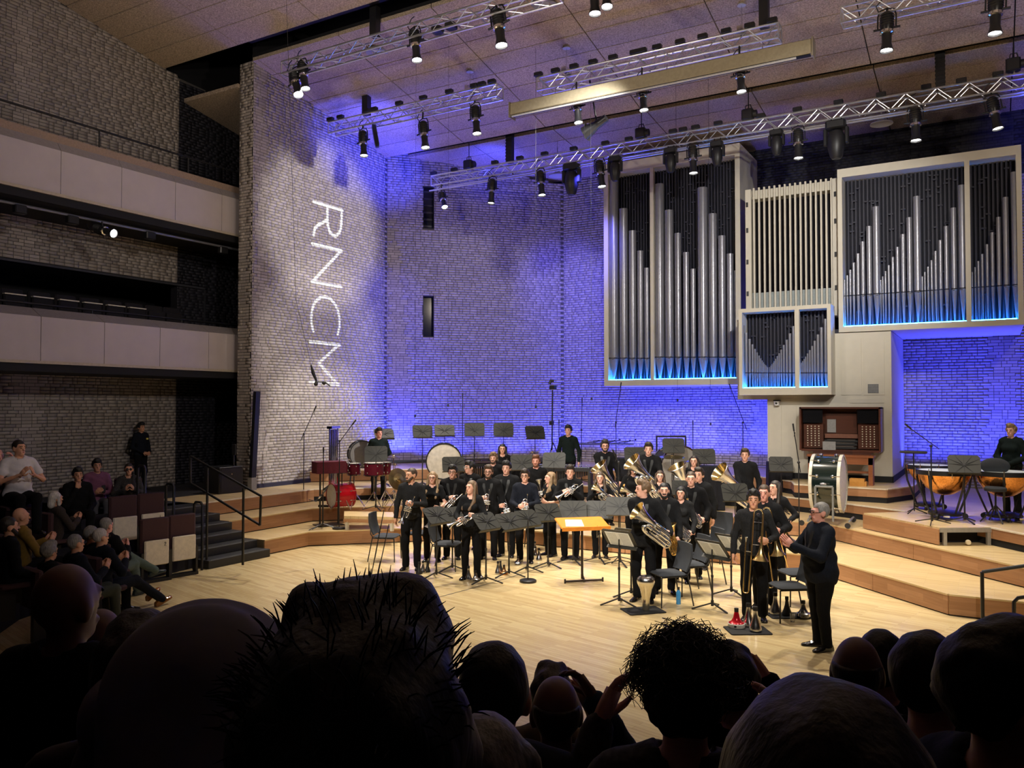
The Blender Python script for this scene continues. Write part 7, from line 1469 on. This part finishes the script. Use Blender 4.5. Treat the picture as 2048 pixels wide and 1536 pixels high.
sit('elderly man with crossed legs and dark pointed shoe, front row', 218, 1033, 0, fy_(14), arms=('clap', 'clap'), hair=('short', 'grey'), top='jacket', tcol='black', legs='green_trousers', skin='pink', extra=X2, shoes=grn, chair_='front row seat under the man with crossed legs')
sit('grey-haired person sunk low behind the front row', 108, 1082, 0, fy_(-10), h=1.7, arms=('lap', 'lap'), hair=('mop', 'grey'), top='jacket', tcol='black', skin='warm', head=25, chair_='seat under the grey-haired person sunk low')
sit('white-haired woman in brown with arms out, clapping', 118, 981, .3, fy_(-2), h=1.72, arms=('clap', 'clap'), hair=('bob', 'white'), top='sweater', tcol='brown_wool', female=True, skin='tan', chair_='seat under the white-haired woman')
sit('bald man in a mustard jumper clapping', 50, 1013, .3, fy_(-8), arms=('clap', 'clap'), hair=('none', 'grey'), top='sweater', tcol='mustard_knit', skin='warm', chair_='seat under the man in mustard')
sit('dark-haired bearded man looking down, black top', 28, 1031, .3, fy_(-14), arms=('lap', 'lap'), hair=('short', 'dark'), beard='dark', top='sweater', tcol='black', skin='warm', chair_='seat under the bearded man looking down')
sit('person at the left edge, only face and hands showing', -6, 968, .3, fy_(-10), arms=('clap', 'clap'), hair=('short', 'grey'), top='jacket', tcol='navy', skin='tan', chair_='seat under the person at the left edge')
sit('young man in black, hand to his chin', 157, 935, .6, math.radians(70), h=1.74, arms=('lap', 'chin'), hair=('mop', 'black'), top='sweater', tcol='black', skin='tan', chair_='upper side seat under the young man in black')
sit('young man in a purple jumper looking at a phone', 195, 918, .6, math.radians(66), h=1.78, arms=('phone', 'phone'), hair=('mop', 'black'), top='sweater', tcol='purple_knit', legs='grey_cotton', skin='tan', chair_='upper side seat under the young man in purple')
pr = PEOPLE[-1]; pm = pr['W'][1]; MB().bev((-.035, -.006, -.07), (.035, .006, .07), .008).build('mobile_phone', M_black, loc=pm + Vector((.05, -.03, .08)), rz=math.radians(60), label='dark mobile phone in the purple-jumpered man’s hands', cat='phone')
sit('smiling woman in black sunglasses clapping', 258, 926, .6, math.radians(58), h=1.70, arms=('clap', 'clap'), hair=('short', 'dark'), top='sweater', tcol='dark_print', female=True, glasses='dark', skin='warm', extra={'shades': 1}, chair_='upper side seat under the woman in sunglasses')
sit('stout man in a white shirt clapping, high at the left', 40, 879, .9, math.radians(78), h=1.86, st=.58, arms=('clap', 'clap'), hair=('short', 'dark'), top='shirt', tcol='white_shirt', legs='black', skin='warm', g=1.2, bare=True, head=20, chair_='upper side seat under the man in white')
sit('person in a pale checked shirt, hands raised, at the left edge', -2, 896, .9, math.radians(82), h=1.80, st=.46, arms=('raised', 'clap'), hair=('bald', 'grey'), top='shirt', tcol='plaid_shirt', skin='pink', g=1.1, chair_='upper side seat under the checked shirt')
# upper block floor for the last two rows, and empty tip-up seats
mb = MB(); mb.prism([(-14.55, 10), (-14.2, 8.2), (-13.2, 6.2), (-11.6, 4.4), (-18.2, 4), (-18.2, 10)], .6, .9); struct('floor_curved_tier_3', mb, M_carpet)
def digit(ch, x, z, s_, y):
    mb = MB(); pts = {'1': [[(.0, .0), (.0, 1)]], '2': [[(0, .85), (.15, 1), (.4, 1), (.5, .8), (.0, 0), (.5, 0)]]}[ch]
    for p in pts: mb.tube([(x + a * s_, y, z + b * s_) for a, b in p], s_ * .07, 4)
    return mb.mesh('seat_number', M_black)
for k, (u, v, fz, n_) in enumerate([(322, 1128, 0, '2'), (377, 1121, 0, None), (258, 1068, .3, None), (314, 1055, .3, '1')]):
    X = -11.95 if fz == 0 else -13.0; p = atX(u, v, X); p = Vector((X, p.y, fz)); r = seat(['folded front seat with a cream underside marked 2', 'folded front seat with a plain cream underside, next to the stair', 'folded second-row seat behind the crossed-legs man', 'folded second-row seat marked 1', 'folded second-row seat half hidden by grey heads'][k], p, math.radians(82), FOLD)
    if n_: link('seat_number', digit(n_, .12, .59, .06, .115), r)
for k, y in enumerate((7.0, 7.55)): seat(f'dark upper row seat before the side wall, {ORD[k]} from the left', Vector((-13.85, y + .1, .6)), math.radians(84), SP)

# ------------------------------------------------------------------ heads in the dark between the camera and the stage
def dark_seat(label, p, rz):
    r = thing('auditorium_seat', label, 'seat', p, rz, 'seats in the foreground rows')
    MB().bev((-.25, .2, .42), (.25, .27, .80), .03).build('backrest', M_pin, r, True); MB().bev((-.23, -.22, .40), (.23, .2, .46), .03).build('seat_pan', M_pin, r, True); MB().box((-.05, -.02, 0), (.05, .2, .4)).build('pedestal', M_dark, r)
def floor_at(dep):
    k = 0
    for k in range(7):
        if dep <= .4 + .88 * k: return max(1.75 - .3 * k, 0)
    return 0
def fore(label, u, v, dep, rz_rel, hair, tcol='black', arms=('lap', 'lap'), fine=.008, **kw):
    """seated member of the audience seen from behind; rz_rel 180 looks straight away from the camera, smaller turns the face to the left"""
    t = atd(u, v, dep); fz = floor_at((Vector((t.x, t.y, 0)) - Vector((0, 0, 0))).dot(_fh)); st = .46; need = t.z - fz - st + .93; h = max(1.45, min(1.98, need)); st = t.z - fz - h + .93
    p = Vector((t.x, t.y, fz)); rz = turn(p, rz_rel); top = kw.pop('top', 'sweater')
    r = person(label, p, rz, h, arms, hair=hair, top=top, tcol=tcol, seat=st, seed=int(u), fine_h=fine, **kw); dark_seat('dark seat under the ' + ' '.join(label.split()[:9]), p + Vector((0, 0, max(0, st - .47))), rz); return r, p, h, st
def strands(rec, h, st, n, L, rad, col, zmin=.0, curl=0, seed=1):
    s = h / 1.78; c = np.array((0, .05 + .018 * s, (1.675) * s + st - .93)); r_ = np.random.default_rng(seed); mb = MB()
    for i in range(n):
        a = r_.uniform(0, 2 * PI); z = r_.uniform(zmin, 1); q = np.array((math.cos(a) * math.sqrt(1 - z * z), math.sin(a) * math.sqrt(1 - z * z), z)); o = c + q * np.array(rad) * s * .97
        l = L * r_.uniform(.4, 1.3); d = q + r_.normal(0, .28, 3); d /= np.linalg.norm(d)
        if curl:
            e = np.cross(d, r_.normal(0, 1, 3)); e /= np.linalg.norm(e); f = np.cross(d, e); pts = [tuple(o + d * l * t * .6 + (e * math.cos(t * 7) + f * math.sin(t * 7) - e) * curl * (.4 + t)) for t in np.linspace(0, 1, 9)]
            mb.tube(pts, [.0009] * 9, 3)
        else: mb.tube([tuple(o - d * .01), tuple(o + d * l * .5 + np.array((0, 0, .1 * l))), tuple(o + d * l)], [.0009, .0008, .0003], 3)
    mb.build('hair_strands', col, rec['o'], True, kind='stuff')
hd_ = lambda k: mat('hair_' + k, HAIR[k], .55, 0, .35, 90, .3, stretch=(1, 1, .15))
r, p, h, st = fore('large head with spiky black hair in the centre foreground', 736, 1190, .72, 172, ('mop', 'black'), 'black', fine=.006); strands(r, h, st, 420, .018, (.102, .12, .128), hd_('black'), .25, 0, 3)
r, p, h, st = fore('large dark brown-haired head in glasses at the right foreground', 1615, 1303, .70, 192, ('short', 'dark'), 'black', fine=.006, glasses='dark', head=0)
r, p, h, st = fore('curly grey-brown head raised above the centre right row', 1372, 1272, 1.95, 176, ('curly', 'dark'), 'dark_print', arms=('wideclap', 'wideclap')); strands(r, h, st, 1300, .07, (.105, .12, .118), mat('hair_greybrown', (.05, .04, .036), .6), .0, .016, 5)
fore('short dark head just right of the spiky hair', 985, 1266, 2.2, 182, ('short', 'black'), 'navy')
fore('person with loose grey-fair hair below the short dark head', 975, 1398, 1.55, 176, ('long', 'grey'), 'brown_wool', female=True)
fore('bald head before the stage floor, arm raised beside it', 1110, 1334, 2.7, 184, ('bald', 'dark'), 'blue_cloth', arms=('lap', 'raised'), skin='shaded')
fore('dark head peeping over the bald head in the centre', 1102, 1328, 3.6, 180, ('mop', 'brown'), 'tan_jacket', arms=('lap', 'raised'))
fore('bald man with glasses in the right-hand middle row', 1716, 1258, 2.9, 176, ('bald', 'dark'), 'black', glasses='gold', skin='shaded')
fore('short dark head right behind the bald man with glasses', 1760, 1248, 3.35, 184, ('short', 'black'), 'navy')
fore('broad dark-haired head in pale-framed glasses, right foreground', 1880, 1252, 2.3, 150, ('short', 'dark'), 'black', glasses='clear')
fore('dark head in the gap left of the right-edge man', 1938, 1274, 2.7, 180, ('bob', 'black'), 'black')
fore('man in profile at the right edge, hands held up clapping', 2046, 1250, 1.65, 128, ('mop', 'black'), 'navy', arms=('claphigh', 'claphigh'), skin='tan')
fore('head and clapping hand behind the curly hair', 1462, 1292, 3.3, 186, ('mop', 'black'), 'black', arms=('clap', 'raised'))
fore('bald man in profile at the lower left, dark coat', 158, 1112, 2.75, 138, ('none', 'dark'), 'black', skin='shaded', top='jacket')
fore('bald head low at the left behind the bent back', 212, 1204, 3.5, 156, ('none', 'dark'), 'navy', skin='shaded')
fore('reddish dark head low beside the bent back', 282, 1232, 1.95, 170, ('mop', 'dark'), 'brown_wool')
# the man bending forward: grey shirt stretched over a rounded back
t = atd(405, 1268, 1.5); fz = floor_at(1.5); p = Vector((t.x, t.y, fz)); dn = Vector((-.75, .65, 0)); rzb = math.atan2(dn.x, -dn.y); g = 1.0
SKIN_ = mat('skin_tan', SKIN['tan'], .5, 0, .06, 30)
hz0 = t.z - fz
bp_ = [('c', np.array((0, .05, hz0 - .52)), np.array((0, -.12, hz0 - .16)), .17, .165), ('c', np.array((0, -.12, hz0 - .16)), np.array((0, -.34, hz0 - .22)), .16, .13), ('c', np.array((-.15, -.33, hz0 - .24)), np.array((.15, -.33, hz0 - .24)), .07, .07), ('c', np.array((0, -.36, hz0 - .25)), np.array((0, -.46, hz0 - .33)), .06, .055), ('e', np.array((0, -.52, hz0 - .38)), np.array((.075, .1, .095))),
       ('c', np.array((-.17, -.33, hz0 - .24)), np.array((-.24, -.42, hz0 - .5)), .055, .045), ('c', np.array((-.24, -.42, hz0 - .5)), np.array((-.2, -.62, hz0 - .6)), .045, .03), ('c', np.array((.17, -.33, hz0 - .24)), np.array((.24, -.42, hz0 - .5)), .055, .045), ('c', np.array((.24, -.42, hz0 - .5)), np.array((.2, -.62, hz0 - .6)), .045, .03),
       ('c', np.array((.1, .05, hz0 - .56)), np.array((.12, -.38, hz0 - .56)), .085, .06), ('c', np.array((-.1, .05, hz0 - .56)), np.array((-.12, -.38, hz0 - .56)), .085, .06), ('c', np.array((.12, -.38, hz0 - .56)), np.array((.12, -.4, .09)), .055, .04), ('c', np.array((-.12, -.38, hz0 - .56)), np.array((-.12, -.4, .09)), .055, .04)]
V, F = blend(bp_, .02, .03); MI = np.zeros(len(F), int)
for sd in (1, -1):
    mb = MB(); hand_mb(mb, (.2 * sd, -.62, hz0 - .6), (-.2 * sd, -1, -.3), (0, 0, -1), -sd, .5); V, F, MI = append(V, F, MI, mb, 0)
ob = link('person', quad_mesh('person', V, F, [SKIN_], MI), None, p, rzb, 'man in a grey shirt bending forward at the lower left, back rounded', 'person')
nzb = lambda X, Y, Z: .006 * np.sin(26 * Y + 30 * Z) * np.sin(9 * X + 1) + .004 * np.sin(52 * Y + 38 * Z + 14 * X)
V, F = blend(bp_[:3] + [bp_[5], bp_[7]], .013, .05, [lambda X, Y, Z: (hz0 - .58) - Z + 0 * X + 0 * Y], .016, nzb); link('shirt', np_mesh('shirt', V, F, [mat('grey_shirt', lin(128, 124, 140), .9, 0, .06, 20)], True), ob)
V, F = blend([bp_[9], bp_[10], bp_[11], bp_[12]], .022, .03, [lambda X, Y, Z: .03 - Z + 0 * X + 0 * Y], .012); link('trousers', np_mesh('trousers', V, F, [mat('cloth_black', CLOTH['black'])], True), ob)
V, F = blend([('e', np.array((0, -.515, hz0 - .36)), np.array((.088, .11, .10)))], .01, .02, [lambda X, Y, Z: -np.maximum(Y + .56, Z - hz0 + .40) + 0 * X], 0, lambda X, Y, Z: .005 * np.sin(70 * X) * np.sin(60 * Y)); link('hair', np_mesh('hair', V, F, [hd_('dark')], True), ob)
for sd in (1, -1): link('shoe', SHOE, ob, (.12 * sd, -.4, 0), 0)
dark_seat('dark seat under the man bending forward', p + Vector((0, 0, max(0, hz0 - 1.1))), rzb)
